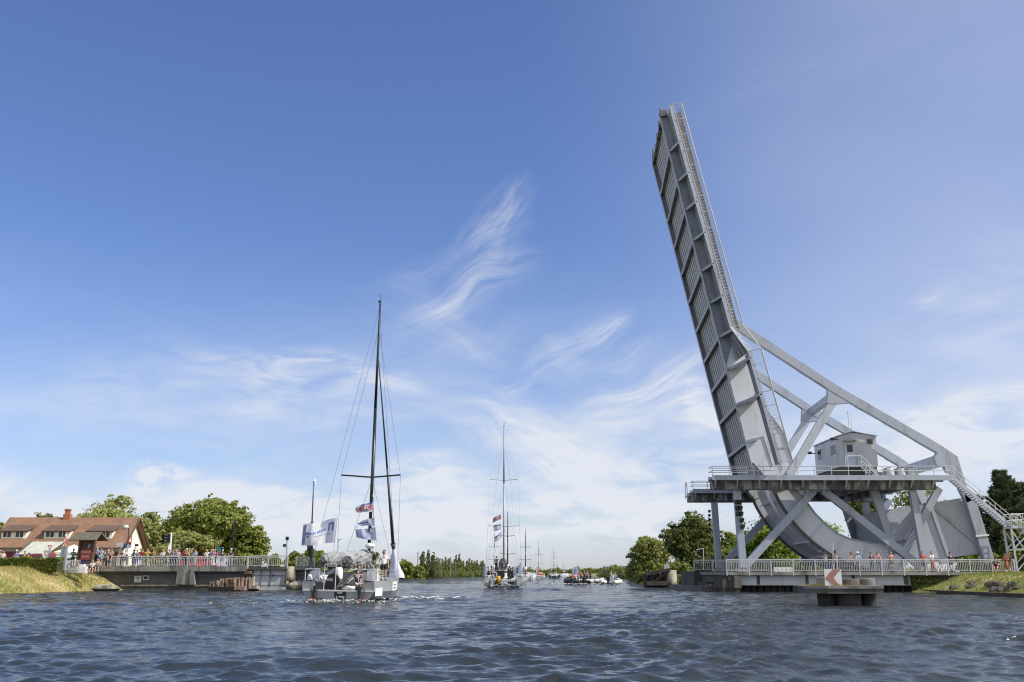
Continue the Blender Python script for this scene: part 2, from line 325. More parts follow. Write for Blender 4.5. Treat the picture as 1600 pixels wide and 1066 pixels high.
# ================================================================ the raised bascule leaf (one moving thing)
YT,YF=95.,107.; SK=.85/12
U=Vector((.2047,0,-.9788)); NN=Vector((.9788,0,.2047)); TIP=Vector((15.36,95,47.74))
def L(t,d,y): p=TIP+U*t+NN*d; return Vector((p.x+SK*(y-95),y,p.z))
def t_of(p): q=p-TIP; q.x-=SK*(p.y-95); return q.dot(U)
def d_of(p): q=p-TIP; q.x-=SK*(p.y-95); return q.dot(NN)
leaf=thing('bascule_span','raised grey bascule bridge span with stepped underside, tie chords and curved rocker','bridge span',(36,101,1.6))
beams=[t_of(P(u,v,95)) for u,v in ((1047,237),(1060,284),(1072,329),(1084.5,376),(1097,424),(1110,474),(1124,527),(1138,578),(1153,633),(1168,691),(1181,748))]
GD=1.15
def strip(mb,t0,t1,d0,d1,y0,y1):
    r=lambda t:[L(t,d0,y0),L(t,d1,y0),L(t,d1,y1),L(t,d0,y1)]
    mb.hexa(r(t0),r(t1))
TEND=38.6
for yy_,s in ((YT,-1),(YF,1)):
    m=MB(); strip(m,0,TEND,.03,GD,yy_-.03,yy_+.03)
    m2=MB(); strip(m2,0,TEND,-.03,.03,yy_-.28,yy_+.28)
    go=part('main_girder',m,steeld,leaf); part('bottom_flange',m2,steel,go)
    st=MB()
    for t in beams: strip(st,t-.04,t+.04,.03,GD,yy_+s*.03,yy_+s*.3)
    each('web_stiffener',st,steel,go)
for t in beams:
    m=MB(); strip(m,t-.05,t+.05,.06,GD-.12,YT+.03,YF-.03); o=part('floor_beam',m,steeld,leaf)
    m=MB(); strip(m,t-.16,t+.16,.0,.06,YT+.28,YF-.28); part('beam_flange',m,steel,o)
m=MB(); strip(m,-.1,TEND,GD,GD+.08,YT-.05,YF+.05); part('deck_plate',m,steel,leaf)
m=MB()
ys_=np.linspace(YT+.9,YF-.9,10)
ribm=mat('deck rib paint',(.44,.46,.49),.5,(.31,.31,.31),1.2,.5,stretch=(1,1,.3))
for y in ys_: strip(m,.1,TEND,GD-.72,GD,y-.32,y+.32)
each('deck_rib',m,ribm,leaf)
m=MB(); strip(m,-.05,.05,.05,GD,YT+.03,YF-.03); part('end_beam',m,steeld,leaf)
for i,y in enumerate((YT+.25,YT+2.6,YT+5.4,YT+8.2,YF-1.2,YF-.2)):
    sz=(.62,.42,.3,.3,.75,.5)[i]; m=MB(); strip(m,-.1-sz*.8,.05,.1,.1+sz*1.1,y-sz,y+sz*.8); o=part('locking_block',m,mat('grimy lock steel',(.20,.18,.15),.8,(.08,.06,.05),3,.8),leaf)
    m=MB(); m.tube(L(-.1-sz*.9,.2,y-sz*.5),L(-.35-sz,.2,y-sz*.7),.09,.06); part('locking_pin',m,rust,o)
# footways: near side and far side
FPn=[P(1044.7,164.5,93),P(1140,511,93),P(1168,549,91),P(1216.5,724,91)]
tn=[t_of(p) for p in FPn]; dn=[d_of(p) for p in FPn]
def foot(ysgn,yg):
    Yo=[yg+ysgn*2,yg+ysgn*2,yg+ysgn*4,yg+ysgn*4]
    def pt(i,dd,yo): return L(tn[i],dn[i]+dd,yo)
    fw=[]
    m=MB()
    for i in range(3):
        r=lambda k:[pt(k,0,Yo[k]),pt(k,.34,Yo[k]),pt(k,.34,Yo[k]-ysgn*.07),pt(k,0,Yo[k]-ysgn*.07)]
        m.hexa(r(i),r(i+1))
    fa=part('footway_fascia',m,steel,leaf)
    m=MB()
    for i in range(3):
        iy=yg+ysgn*(.05 if i<2 else 1.9); di=lambda k: (GD-dn[k]-.02 if i==1 else .20)
        r=lambda k:[pt(k,.20,Yo[k]-ysgn*.08),pt(k,.26,Yo[k]-ysgn*.08),pt(k,di(k)+.06,iy),pt(k,di(k),iy)]
        m.hexa(r(i),r(i+1))
    part('footway_deck',m,grate,leaf)
    m=MB()
    for q in (.3,.55,.8):   # stringers under the footway
        for i in range(3):
            yq=lambda k: Yo[k]*(1-q)+(yg+ysgn*(.05 if i<2 else 1.9))*q
            di=lambda k: ((GD-dn[k]-.02)*q+.2*(1-q) if i==1 else .20)
            r=lambda k:[pt(k,di(k)-.18,yq(k)),pt(k,di(k),yq(k)),pt(k,di(k),yq(k)-ysgn*.1),pt(k,di(k)-.18,yq(k)-ysgn*.1)]
            m.hexa(r(i),r(i+1))
    each('footway_stringer',m,steel,leaf)
    if ysgn<0: # parapet railing
        m=MB(); T=np.concatenate([np.linspace(tn[0],tn[1],15)[:-1],np.linspace(tn[1],tn[2],3)[:-1],np.linspace(tn[2],tn[3],9)])
        ev=lambda t,dd: L(t,np.interp(t,tn,dn)+.3+dd,np.interp(t,tn,Yo))
        for t in T: m.beam(ev(t,0),ev(t,1.05),.07,.07)
        each('railing_post',m,steel,leaf)
        m=MB()
        for dd,r_ in ((1.05,.045),(.98,.03),(.15,.03)):
            for a,b in zip(T,T[1:]): m.tube(ev(a,dd),ev(b,dd),r_,n=6)
        part('handrail',m,rail,leaf)
        m=MB()
        for t in np.arange(tn[0],tn[3],.155): m.tube(ev(t,.15),ev(t,.98),.018,n=3,cap=False)
        part('railing_bars',m,rail,leaf)
    for t in beams[:9]:
        if t>tn[3]: continue
        do=float(np.interp(t,tn,dn)); yo=float(np.interp(t,tn,Yo)); m=MB()
        a=[L(t-.05,.06,yg+ysgn*.05),L(t-.05,do+.02,yo),L(t-.05,do+.2,yo),L(t-.05,do+.2,yg+ysgn*.05)]
        m.prism(a,U*.1); m.beam(L(t,.06,yg+ysgn*.05),L(t,do+.02,yo),.06,.24,up=U); part('footway_bracket',m,steel,leaf)
foot(-1,YT); foot(1,YF)
# road barrier seen through the railing
m=MB()
for t in np.arange(.3,tn[1]+.2,.33): strip(m,t,t+.25,GD+.05,GD+.85,YT-.95,YT-.88)
strip(m,0,tn[1]+.2,GD+.85,GD+.93,YT-.98,YT-.86)
part('road_barrier',m,grate,leaf)
# deep root web, curved rocker
def arcpts(off,y,z0,z1,n=26):
    cx_,cz_,r=36.1+off,13.66,12.13; a0=math.pi+math.asin((cz_-z0)/r); a1=math.pi*1.5+.06
    return [Vector((cx_+r*math.cos(a0+(a1-a0)*i/n),y,cz_+r*math.sin(a0+(a1-a0)*i/n))) for i in range(n+1)]
INN=[(26.0,10.9),(26.75,9.9),(27.93,8.2),(28.62,7.19),(29.57,6.18),(30.53,5.35),(31.68,4.85),(33.51,4.44),(35.4,4.32)]
for yg,off,s in ((YT,0,-1),(YF,.85,1)):
    outer=[L(t_of(P(1137,573,95)),0,yg),L(36.9,0,yg)]+[p for p in arcpts(off,yg,9.4,1.5)]
    right=[Vector((x+off,yg,z)) for x,z in INN[::-1]]
    gus=[P(u,v,95) for u,v in ((1240,727),(1223,675),(1207,653),(1195.5,639),(1182,612),(1164,566),(1157,545),(1146,531))]
    gus=[Vector((p.x+off,yg,p.z)) for p in gus]
    poly=outer+[Vector((36.6+off,yg,1.6)),Vector((36.6+off,yg,4.3))]+right+gus
    m=MB(); m.prism(poly,(0,.10 if s<0 else -.10,0)); m.v=[(x,y-(.08 if s<0 else -.08),z) for x,y,z in m.v]
    rk=part('rocker_web',m,steelb,leaf)
    m=MB(); A=arcpts(off,yg,9.6,1.5,40); A=[L(36.6,0,yg)]+A
    for a,b in zip(A,A[1:]):
        cc=Vector((36.1+off,yg,13.66)); ra=(a-cc).normalized()*.18; rb=(b-cc).normalized()*.18; w0=Vector((0,.24,0))
        m.hexa([a-w0,a-w0-ra,a+w0-ra,a+w0],[b-w0,b-w0-rb,b+w0-rb,b+w0])
    part('rim_track',m,tread,rk)
    m=MB(); ys1=yg+s*.09
    ia=[math.atan2(z-13.66,x-36.1)%(2*math.pi) for x,z in INN]; ir=[math.hypot(z-13.66,x-36.1)+.1 for x,z in INN]
    for a in np.radians([201,214,227,240,253,264]):
        c_=Vector((36.1+off,ys1,13.66)); d_=Vector((math.cos(a),0,math.sin(a))); ro=11.9; ri=float(np.interp(a,ia,ir))
        p0=c_+d_*ro; p1=c_+d_*ri; m.beam(p0,p1,.07,.34)
    each('rocker_rib',m,steelb,rk)
    m=MB(); ed=[Vector((x+off,yg,z)) for x,z in INN]
    for a,b in zip(ed,ed[1:]): m.beam(a,b,.08,.45)
    g2=gus[:5]
    for a,b in zip(g2,g2[1:]): m.beam(a,b,.08,.35)
    part('rocker_flange',m,steel,rk)
    # stiffeners on the root web
    m=MB()
    for (a,b) in (((1152.6,629),(1178,620)),((1166.7,688),(1192,682)),((1200,669),(1222,667)),((1206,701),(1230,699)),((1192,681),(1207,728)),((1199,640),(1222,735))):
        p=P(*a,95); q=P(*b,95); p=Vector((p.x+off,yg+s*.08,p.z)); q=Vector((q.x+off,yg+s*.08,q.z)); m.beam(p,q,.06,.16)
    each('web_stiffener',m,steelw,rk)
# curved plate that joins the two rockers (seen from below)
m=MB(); A=arcpts(0,YT,9.9,1.5,30)
for a,b in zip(A,A[1:]):
    cc=Vector((36.1,YT,13.66)); k=.94
    q=lambda p,y,kk: Vector(((cc.x+(p.x-cc.x)*kk)+SK*(y-95),y,cc.z+(p.z-cc.z)*kk))
    m.hexa([q(a,YT+.2,k),q(b,YT+.2,k),q(b,YT+4.1,k),q(a,YT+4.1,k)],[q(a,YT+.2,k-.01),q(b,YT+.2,k-.01),q(b,YT+4.1,k-.01),q(a,YT+4.1,k-.01)])
    m.hexa([q(a,YF-4.1,k),q(b,YF-4.1,k),q(b,YF-.2,k),q(a,YF-.2,k)],[q(a,YF-4.1,k-.01),q(b,YF-4.1,k-.01),q(b,YF-.2,k-.01),q(a,YF-.2,k-.01)])
    m.hexa([q(a,YT+4.1,k-.03),q(b,YT+4.1,k-.03),q(b,YF-4.1,k-.03),q(a,YF-4.1,k-.03)],[q(a,YT+4.1,k-.04),q(b,YT+4.1,k-.04),q(b,YF-4.1,k-.04),q(a,YF-4.1,k-.04)])
pl=part('curved_plate',m,steelb,leaf)
m=MB()
for a in A[3::5]:
    cc=Vector((36.1,YT,13.66)); q=lambda p,y,kk: Vector(((cc.x+(p.x-cc.x)*kk)+SK*(y-95),y,cc.z+(p.z-cc.z)*kk))
    m.beam(q(a,YT+.2,.955),q(a,YF-.2,.955),.10,.28,up=(a-cc))
each('plate_rib',m,steelb,pl)
# tie chords, diagonals, tail
def chordset(yg,off,pts):
    a,n,e,g1,f=pts
    m=MB(); m.beam(a,n,.78,.62); m.beam(n,e,.78,.62); tc_=part('tie_chord',m,steel,leaf)
    m=MB()
    for p_,q_,fs in ((a,n,(.33,.7)),(n,e,(.25,.55,.85))):
        for f_ in fs: c_=p_.lerp(q_,f_); d2=(q_-p_).normalized()*.5; m.beam(c_-d2,c_+d2,.82,.66)
    each('splice_plate',m,steel,tc_)
    m=MB(); m.beam(n+Vector((0,0,-.2)),Vector((26.4+off,yg,10.7)),.74,.5); part('diagonal_strut',m,steelw,leaf)
    dn_=(n-Vector((26.4+off,yg,10.7))).normalized(); u1=(a-n).normalized(); u2=(e-n).normalized()
    m=MB(); q=[n+u1*1.2+Vector((0,0,-.3)),n-dn_*1.5+Vector((-.36,0,.1)),n-dn_*1.5+Vector((.36,0,0)),n+u2*1.5+Vector((0,0,-.35)),n+Vector((0,0,.2))]
    m.prism([p+Vector((0,-.28,0)) for p in q],(0,.56,0)); part('node_plate',m,steel,leaf)
na=Vector((21.5,95,25.93)); nn_=P(1309,612,95); ne=P(1462,700,95); ng=P(1493,713,95)
chordset(YT,0,[na,nn_,ne,ng,None])
so_=Vector((.95,12,.05)); chordset(YF,.85,[na+so_+Vector((.4,0,-.3)),nn_+so_,ne+so_,ng+so_,None])
for off,yg in ((0,YT),(.95,YF)):
    tp=[(1449,685),(1472,699),(1494,714),(1509,762),(1521,780),(1509,786),(1500,770),(1493,752),(1485,741),(1478,738),(1474,730),(1462,727),(1458,715),(1463,708),(1440,695)]
    m=MB(); q=[P(u,v,95) for u,v in tp]; q=[Vector((p.x+off,yg-.3,p.z)) for p in q]; m.prism(q,(0,.6,0)); part('tail_frame',m,steel,leaf)
    m=MB(); a=P(1512,772,95); b=P(1545,879,95); a=Vector((a.x+off,yg,a.z)); b=Vector((b.x+off,yg,b.z)); m.beam(a,b,.95,.6); part('tail_leg',m,steel,leaf)
    m=MB(); c_=a.lerp(b,.62); m.beam(c_-Vector((.62,.34,0)),c_+Vector((.62,-.34,.1)),.16,.06); part('leg_band',m,white,leaf)
    m=MB(); a=P(1366,766,95); b=P(1403,878,95); a=Vector((a.x+off,yg+.1,a.z)); b=Vector((b.x+off,yg+.1,b.z)); m.beam(a,b,.72,.5); part('inner_leg',m,steel,leaf)
m=MB(); m.beam(nn_+Vector((0,.3,-.1)),nn_+so_+Vector((0,-.3,-.1)),.6,.7,up=(0,0,1)); part('cross_beam',m,steel,leaf)
m=MB(); a=P(1470,716,95); m.beam(a+Vector((0,.3,-.2)),a+so_+Vector((0,-.3,-.2)),.8,1.0,up=(0,0,1)); part('cross_beam',m,steelw,leaf)
# counterweight
cw=[P(u,v,95.5) for u,v in ((1383,797),(1444,788),(1506,777.5),(1541,863),(1481,872.5),(1404,874),(1392,852))]
m=MB(); k=len(cw); vs=cw+[Vector((p.x+.75,106.5,p.z)) for p in cw]
m.add(vs,[tuple(range(k)),tuple(range(2*k-1,k-1,-1))]+[(i,i+k,(i+1)%k+k,(i+1)%k) for i in range(k)])
cwm=mat('counterweight paint',(.44,.465,.52),.5,(.36,.38,.43),.35,.5,bump=.05,stretch=(1,1,.5))
weather(cwm,(.17,.13,.10),1.0,.62,.76,.4,(1,1,.14)); cwo=part('counterweight',m,cwm,leaf)
m=MB()
for a,b,wd in (((1454,791),(1482,871),.34),((1457,791),(1538,860),.30)):
    m.beam(P(*a,95.5)+Vector((0,-.08,0)),P(*b,95.5)+Vector((0,-.08,0)),wd,.16)
each('counterweight_stiffener',m,steel,cwo)
m=MB(); m.beam(P(1399,845,95.4),P(1425,842,95.4),.1,.3); part('counterweight_step',m,steelw,cwo)
# ================================================================ fixed tower frame with platform
tower=thing('tower_frame','fixed grey steel tower with platform, columns and crossed braces beside the canal','bridge tower',(30,100,1.8))
def px(u,v,y,off=0.,yo=None): p=P(u,v,y); return Vector((p.x+off,y if yo is None else yo,p.z))
PX0,PX1=18.6,40.75
for yc,off,far in ((93.4,0.,0),(108.6,.9,1)):
    s=-1 if not far else 1
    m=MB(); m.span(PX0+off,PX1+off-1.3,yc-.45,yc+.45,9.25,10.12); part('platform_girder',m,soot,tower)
    m=MB(); m.span(PX0+off-.05,PX1+off,yc-.95,yc+.85,10.18,10.26); m.span(PX0+off-.05,PX1+off,yc-1.02,yc-.96,10.06,10.52); m.span(PX0+off-.05,PX1+off,yc+.86,yc+.92,10.06,10.52)
    pf=part('platform_deck',m,steel,tower)
    m=MB()
    for x in np.linspace(PX0+off+.3,PX1+off-1.6,11):
        m.prism([Vector((x-.05,yc-.46,9.4)),Vector((x-.05,yc-.46,10.1)),Vector((x-.05,yc-.95,10.1)),Vector((x-.05,yc-.95,10.0))],(.1,0,0))
    each('platform_bracket',m,steelw,pf)
    m=MB(); yr=yc-.93
    for x in np.linspace(PX0+off,PX1+off,15):
        m.tube((x,yr,10.2),(x,yr,11.35),.035,n=6)
    for z in (11.35,10.95): m.tube((PX0+off,yr,z),(PX1+off-.1,yr,z),.035,n=6)
    for y0 in (yc+.8,):
        for z in (11.35,10.95): m.tube((PX0+off,y0,z),(22.3+off,y0,z),.03,n=6); m.tube((PX0+off,y0,z),(PX0+off,yr,z),.03,n=6)
    part('platform_railing',m,rail,tower)
    # columns and braces (in the plane of each side)
    def R(u,v): p=P(u,v,94); return Vector((p.x+off,yc+.15,p.z))
    if not far:
        cols=[((1149.5,766),(1159,887)),((1422,767),(1442,880))]
    else: cols=[((1149.5,766),(1159,887)),((1422,767),(1442,880))]
    for a,b in cols:
        m=MB(); m.beam(R(*a),R(*b),.62,.62); c_=part('column',m,steel,tower)
        m=MB(); bb=R(*b); m.span(bb.x-.55,bb.x+.55,yc-.4,yc+.7,1.82,2.0); part('base_plate',m,steel,c_)
    for a,b in (((1272,767),(1164,886)),((1288,767),(1440,886)),((1472,762),(1407,879)),((1404,868),(1395,886))):
        if far and a==(1404,868): continue
        m=MB(); dy=1.15 if a==(1472,762) else .62; m.beam(R(*a)+Vector((0,dy,0)),R(*b)+Vector((0,dy,0)),.66,.5); part('brace',m,steel if a!=(1404,868) else steelw,tower)
m=MB()
for x in (29.6,33.2,36.8): m.span(x,x+.5,94.4,107.7,9.35,10.15)
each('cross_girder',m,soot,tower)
m=MB(); m.span(30.5,38.6,94.35,107.65,10.17,10.25); part('centre_deck',m,steel,tower)
# far side walkway end, darker girder that sticks out to the left
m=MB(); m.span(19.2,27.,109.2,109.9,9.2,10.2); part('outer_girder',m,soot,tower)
m=MB(); m.span(19.0,19.3,108.6,110.1,9.8,9.95)
for q in ((19.05,108.8),(19.05,109.9)): m.tube((q[0],q[1],9.6),(q[0],q[1],11.1),.04)
m.tube((19.05,108.8,11.0),(19.05,109.9,11.0),.03); part('end_ladder',m,rail,tower)
m=MB(); m.ball((19.05,109.3,11.3),.09); m.tube((19.05,109.3,11.),(19.05,109.3,11.25),.05); part('red_beacon',m,redpaint,tower)
# signal lamps on the columns
for j,v in enumerate((784.5,794,803,813,823)):
    c0=P(1152.5,784.5,93.2); c1=P(1157,823,93.2); c_=c0.lerp(c1,(v-784.5)/38.5)
    for k,dx in enumerate((-.17,.17)):
        if j>2 and k==0: continue
        r_=thing('signal_lamp',('black hooded signal lamp on the near tower column, %s'%(('top pair','second pair','third pair')[j]+', '+('left one','right one')[k] if j<3 else ('lone lamp below the pairs','lowest lone lamp')[j-3])),'signal lamp',(c_.x+dx,93.1,c_.z),group='signal lamps on the near column')
        m=MB(); m.box((0,0,0),(.3,.3,.36)); m.tube((0,-.15,0),(0,-.4,.03),.15,.16,8,False); part('lamp_body',m,black,r_,world=False)
        m=MB(); m.tube((0,-.17,0),(0,-.19,0),.12); part('lamp_lens',m,glass,r_,world=False)
for j,v in enumerate((799,805.5,812,820,828)):
    c_=P(1108.5,v,108.2); r_=thing('signal_lamp','small black signal lamp on the far left column, %s from the top'%('first','second','third','fourth','fifth')[j],'signal lamp',(c_.x,108.3,c_.z),group='signal lamps on the far column')
    m=MB(); m.box((0,0,0),(.2,.3,.28)); m.tube((0,-.15,0),(0,-.35,.03),.1,.11,8,False); part('lamp_body',m,black,r_,world=False)
# ================================================================ control cabin
cab=thing('control_cabin','grey gabled control cabin standing on the bridge platform above the rocker','cabin',(33.4,100,10.25))
x0,x1,y0,y1,zb,ze,zr=31.75,35.35,96.,104.,11.7,14.65,15.0
m=MB(); k=[(x0,zb),(x1,zb),(x1,ze),((x0+x1)/2-.5,zr),(x0,ze)]; m.prism([Vector((x,y0,z)) for x,z in k],(0,8,0)); wl=part('wall',m,mat('grey cabin cladding',(.36,.38,.415),.4,(.50,.52,.55),.55,.8,stretch=(1,1,.5),bump=.12),cab)
m=MB()
for (xa,za,xb,zb2) in ((x0-.14,ze-.02,(x0+x1)/2-.5,zr+.06),((x0+x1)/2-.5,zr+.06,x1+.14,ze-.02)):
    m.prism([Vector((xa,y0-.15,za)),Vector((xb,y0-.15,zb2)),Vector((xb,y0-.15,zb2+.08)),Vector((xa,y0-.15,za+.08))],(0,8.3,0))
part('roof',m,steel,cab)
for (ya,yb,za,zc) in ((97.0,98.6,12.9,14.1),(101.6,102.8,12.9,14.2)):
    m=MB(); m.span(x0-.05,x0+.02,ya,yb,za,zc); o=part('window',m,white,cab)
    m=MB(); m.span(x0-.08,x0-.04,ya+.1,yb-.1,za+.1,zc-.1); part('pane',m,glass,o)
m=MB(); m.span(32.25,33.2,y0-.06,y0+.01,11.75,14.0); d_=part('door',m,steelw,cab)
m=MB(); m.span(32.45,33.0,y0-.09,y0-.05,13.1,13.8); part('pane',m,glass,d_)
m=MB(); m.span(32.1,33.3,y0-.5,y0,14.15,14.22); part('door_canopy',m,concpale,cab)
m=MB(); m.span(34.5,35.0,y0-.1,y0,13.9,14.35); part('vent',m,concdark,cab)
m=MB(); m.span(x0+.1,x1-.1,y0+.1,y1-.1,10.3,11.7); part('plinth',m,concdark,cab)
m=MB(); m.span(32.1,33.4,95.0,95.95,11.62,11.7)
for x in (33.45,34.25):
    m.beam((x,95.3,11.66),(x+1.2,95.3,10.3),.12,.06)
for i in range(6): m.span(33.45+.22*i,33.75+.22*i,95.0,95.6,11.4-.22*i,11.44-.22*i)
stp=part('stairs',m,steelw,cab)
m=MB()
for y in (94.98,95.62):
    m.tube((32.1,y,12.65),(33.4,y,12.65),.035); m.tube((33.4,y,12.65),(34.75,y,11.2),.035); m.tube((33.4,y,12.2),(34.75,y,10.75),.03)
    for x,z in ((32.1,11.7),(33.4,11.7),(34.1,11.0),(34.75,10.3)): m.tube((x,y,z),(x,y,z+.92),.035)
part('handrail',m,rail,stp)
m=MB(); m.tube((32.9,96.2,14.9),(32.9,96.2,17.0),.03); m.tube((33.15,96.2,14.9),(33.15,96.2,16.2),.02); m.ball((32.9,96.2,17.),.08); part('antenna',m,rail,cab)
for y,z in ((96.4,14.35),(104.0,13.9)):
    m=MB(); m.tube((x0,y,z),(x0-.45,y-.1,z+.05),.05); m.box((x0-.55,y-.1,z+.05),(.35,.3,.25)); part('floodlight',m,black,cab)
# three wrapped drums
for i,u in enumerate((1391,1409,1425)):
    x=GX(u,95.6,10.6); o=thing('drum',('left','middle','right')[i]+' one of three white wrapped drums standing on the platform','drum',(x,95.8,10.27),group='wrapped drums on the platform')
    m=MB(); m.lathe([(.50,0),(.53,.1),(.47,.35),(.55,.6),(.50,.95),(.53,1.15),(.40,1.25)],n=14); part('body',m,mat('white wrapping',(.66,.67,.66),.5,(.22,.22,.21),3.2,.8,bump=.6),o,True,False)
    m=MB(); m.lathe([(.24,1.25),(.26,1.31),(.1,1.33)],n=10); part('lid',m,concdark,o,world=False)
mo=thing('winch_machine','dark machinery lying low on the platform left of the wrapped drums','machine',(36.2,95.9,10.27))
m=MB(); m.box((0,0,.25),(2.2,.8,.5)); part('base',m,concdark,mo,world=False)
m=MB(); m.tube((-1,0,.6),(.2,0,.6),.28); m.tube((.2,0,.55),(1.0,0,.55),.2); m.box((-1.25,0,.7),(.4,.6,.7)); part('motor',m,mat('grey machine',(.16,.165,.17),.5,(.3,.3,.3),4,.6),mo,world=False)
# ================================================================ access stair on the right
stair=thing('access_stair','white steel access stair descending from the bridge platform to the right bank','stair',(44.5,93,1.7))
def flight(a,b,wy,name):
    m=MB(); a=Vector(a); b=Vector(b)
    for y in (0,wy): m.beam(a+Vector((0,y,0)),b+Vector((0,y,0)),.30,.06)
    n=int((a-b).z/.19)
    for i in range(1,n): c_=a.lerp(b,i/n); m.box((c_.x,c_.y+wy/2,c_.z),(.26,wy,.04))
    o=part(name,m,steelw,stair); m=MB()
    for y in (0,wy):
        for h in (1.0,.55): m.tube(a+Vector((0,y,h)),b+Vector((0,y,h)),.03)
        for i in range(5): c_=a.lerp(b,i/4); m.tube(c_+Vector((0,y,0)),c_+Vector((0,y,1.0)),.03)
    part('handrail',m,rail,o)
s0=P(1486,744,92.6); s1=P(1580,822,92.6); s2=P(1592,822,92.6)
flight(s0,s1,1.0,'upper_flight'); s3=Vector((s2.x+6.6,92.6,1.7)); flight(s2,s3,1.0,'lower_flight')
m=MB(); m.span(s1.x-.1,s2.x+1.0,92.4,93.9,s1.z-.2,s1.z); ld=part('landing',m,steelw,stair)
m=MB()
for x in np.linspace(s1.x,s2.x+.9,4):
    for y in (92.45,93.85): m.tube((x,y,s1.z),(x,y,s1.z+1.1),.03)
for z in (.55,1.1):
    for y in (92.45,93.85): m.tube((s1.x,y,s1.z+z),(s2.x+.9,y,s1.z+z),.03)
part('landing_railing',m,rail,ld)
pz=s1.z-.2; xa,xb=s1.x-.1,s2.x+1.2
for x in (xa,xb):
    for y in (92.5,93.8):
        m=MB(); m.beam((x,y,pz),(x+.15,y,1.5),.16,.16); each('post',m,steelw,stair)
m=MB()
for y in (92.5,93.8):
    m.beam((xa,y,pz-1.9),(xb+.1,y,pz-1.9),.12,.12); m.beam((xa,y,pz-1.9),(xb,y,pz-.1),.09,.09); m.beam((xb,y,pz-1.9),(xa,y,1.7),.09,.09)
    m.beam((xa,y,pz-.1),(xa+1.0,y,pz-1.9),.08,.08)
each('cross_brace',m,steelw,stair)
m=MB(); m.tube((xb+.25,92.2,pz+.2),(xb+.25,92.2,pz+1.25),.035); m.box((xb+.25,92.2,pz+1.3),(.9,.3,.12)); part('lamp_bracket',m,steelw,stair)
# ================================================================ right approach: deck, fascia girder, piles, railing
ap=thing('approach_deck','concrete approach deck with white girder panels on dark piles under the tower','bridge deck',(30,100,0))
RX0=19.35; RX1=45.5
m=MB(); m.span(RX0,RX1,91.9,112,1.50,1.80); part('deck_slab',m,concrete,ap)
xg=[20.6,22.3,26.7,30.9,35.6,38.2]
whg=mat('white girder paint',(.62,.64,.65),.5,(.40,.40,.39),.6,.5,stretch=(1,1,.3))
weather(whg,(.22,.16,.11),1.1,.58,.72,.5,(1,1,.2))
for a,b in zip(xg,xg[1:]):
    m=MB(); m.span(a+.14,b-.14,92.35,92.5,.70,1.498); part('girder_panel',m,whg,ap)
m=MB()
for x in xg: m.span(x-.12,x+.12,92.3,92.52,.66,1.498)
for x in (35.75,36.15): m.span(x-.1,x+.1,92.28,92.34,.66,1.498)
each('girder_stiffener',m,concdark,ap)
m=MB(); m.span(20.4,38.4,92.32,92.6,.60,.69); part('bottom_flange',m,whg,ap)
m=MB()
for x in np.arange(20.2,40.,.62):
    m.tube((x,93.5+random.uniform(-.1,.1),-1.5),(x,93.5,.66),.31,n=8)
m.span(38.3,45.3,92.2,93.0,-1.2,1.498)
part('pile_wall',m,mat('wet black piles',(.028,.026,.024),.7,(.07,.06,.05),1.5,.6,stretch=(2,2,.4),bump=.4),ap)
m=MB(); m.span(19.5,20.5,91.95,113,-1.5,1.495); m.span(GX(1085,105.,2.)-.1,19.5,104.9,113,-1.5,1.88); m.span(GX(1085,105,2)+.4,GX(1085,105,2)+.9,104.7,104.9,-1.5,1.7); m.span(19.45,26.6,104.9,106,1.81,1.89); m.span(19.0,20.0,92.0,93.4,-1.5,1.2); m.box((20.25,92.1,.9),(.7,.5,1.1),.3); part('abutment',m,concdark,ap)
def railing(name,a,b,z0,z1,label,cat,step=.15,post=2.0,foot=0.):
    a=Vector(a); b=Vector(b); Ln=(b-a).length; d=(b-a)/Ln
    o=thing(name,label,cat,((a+b)/2).to_tuple()); mm=MB(); n=max(1,round(Ln/post))
    for i in range(n+1): c_=a+d*(Ln*i/n); mm.beam((c_.x,c_.y,z0-foot),(c_.x,c_.y,z1),.09,.12)
    each('post',mm,rail,o); mm=MB()
    mm.beam((a.x,a.y,z1),(b.x,b.y,z1),.08,.11,up=(0,0,1)); mm.beam((a.x,a.y,z0+.12),(b.x,b.y,z0+.12),.05,.05,up=(0,0,1)); mm.beam((a.x,a.y,z1-.18),(b.x,b.y,z1-.18),.05,.05,up=(0,0,1))
    part('top_rail',mm,rail,o); mm=MB()
    for i in range(int(Ln/step)): c_=a+d*(i*step); mm.beam((c_.x,c_.y,z0+.12),(c_.x,c_.y,z1-.18),.035,.035)
    part('bars',mm,rail,o); return o
railing('railing',(19.4,91.95,0),(45.4,91.95,0),1.80,2.86,'pale metal railing along the right approach deck where spectators lean','railing',foot=.35)
qx=GX(1085,105.,2.); railing('railing',(qx,105.05,0),(26.5,105.05,0),1.90,2.98,'short pale railing on the right quay around the foot of the far column','railing',.2)
m=MB()
for i in range(5): x=GX(1213,93.6)+i*.36; m.box((x,0,.2),(.30,.30,.42))
solo('white_planter',m,white,'row of low white blocks standing behind the railing near the left column','barrier',(0,93.8,1.80))
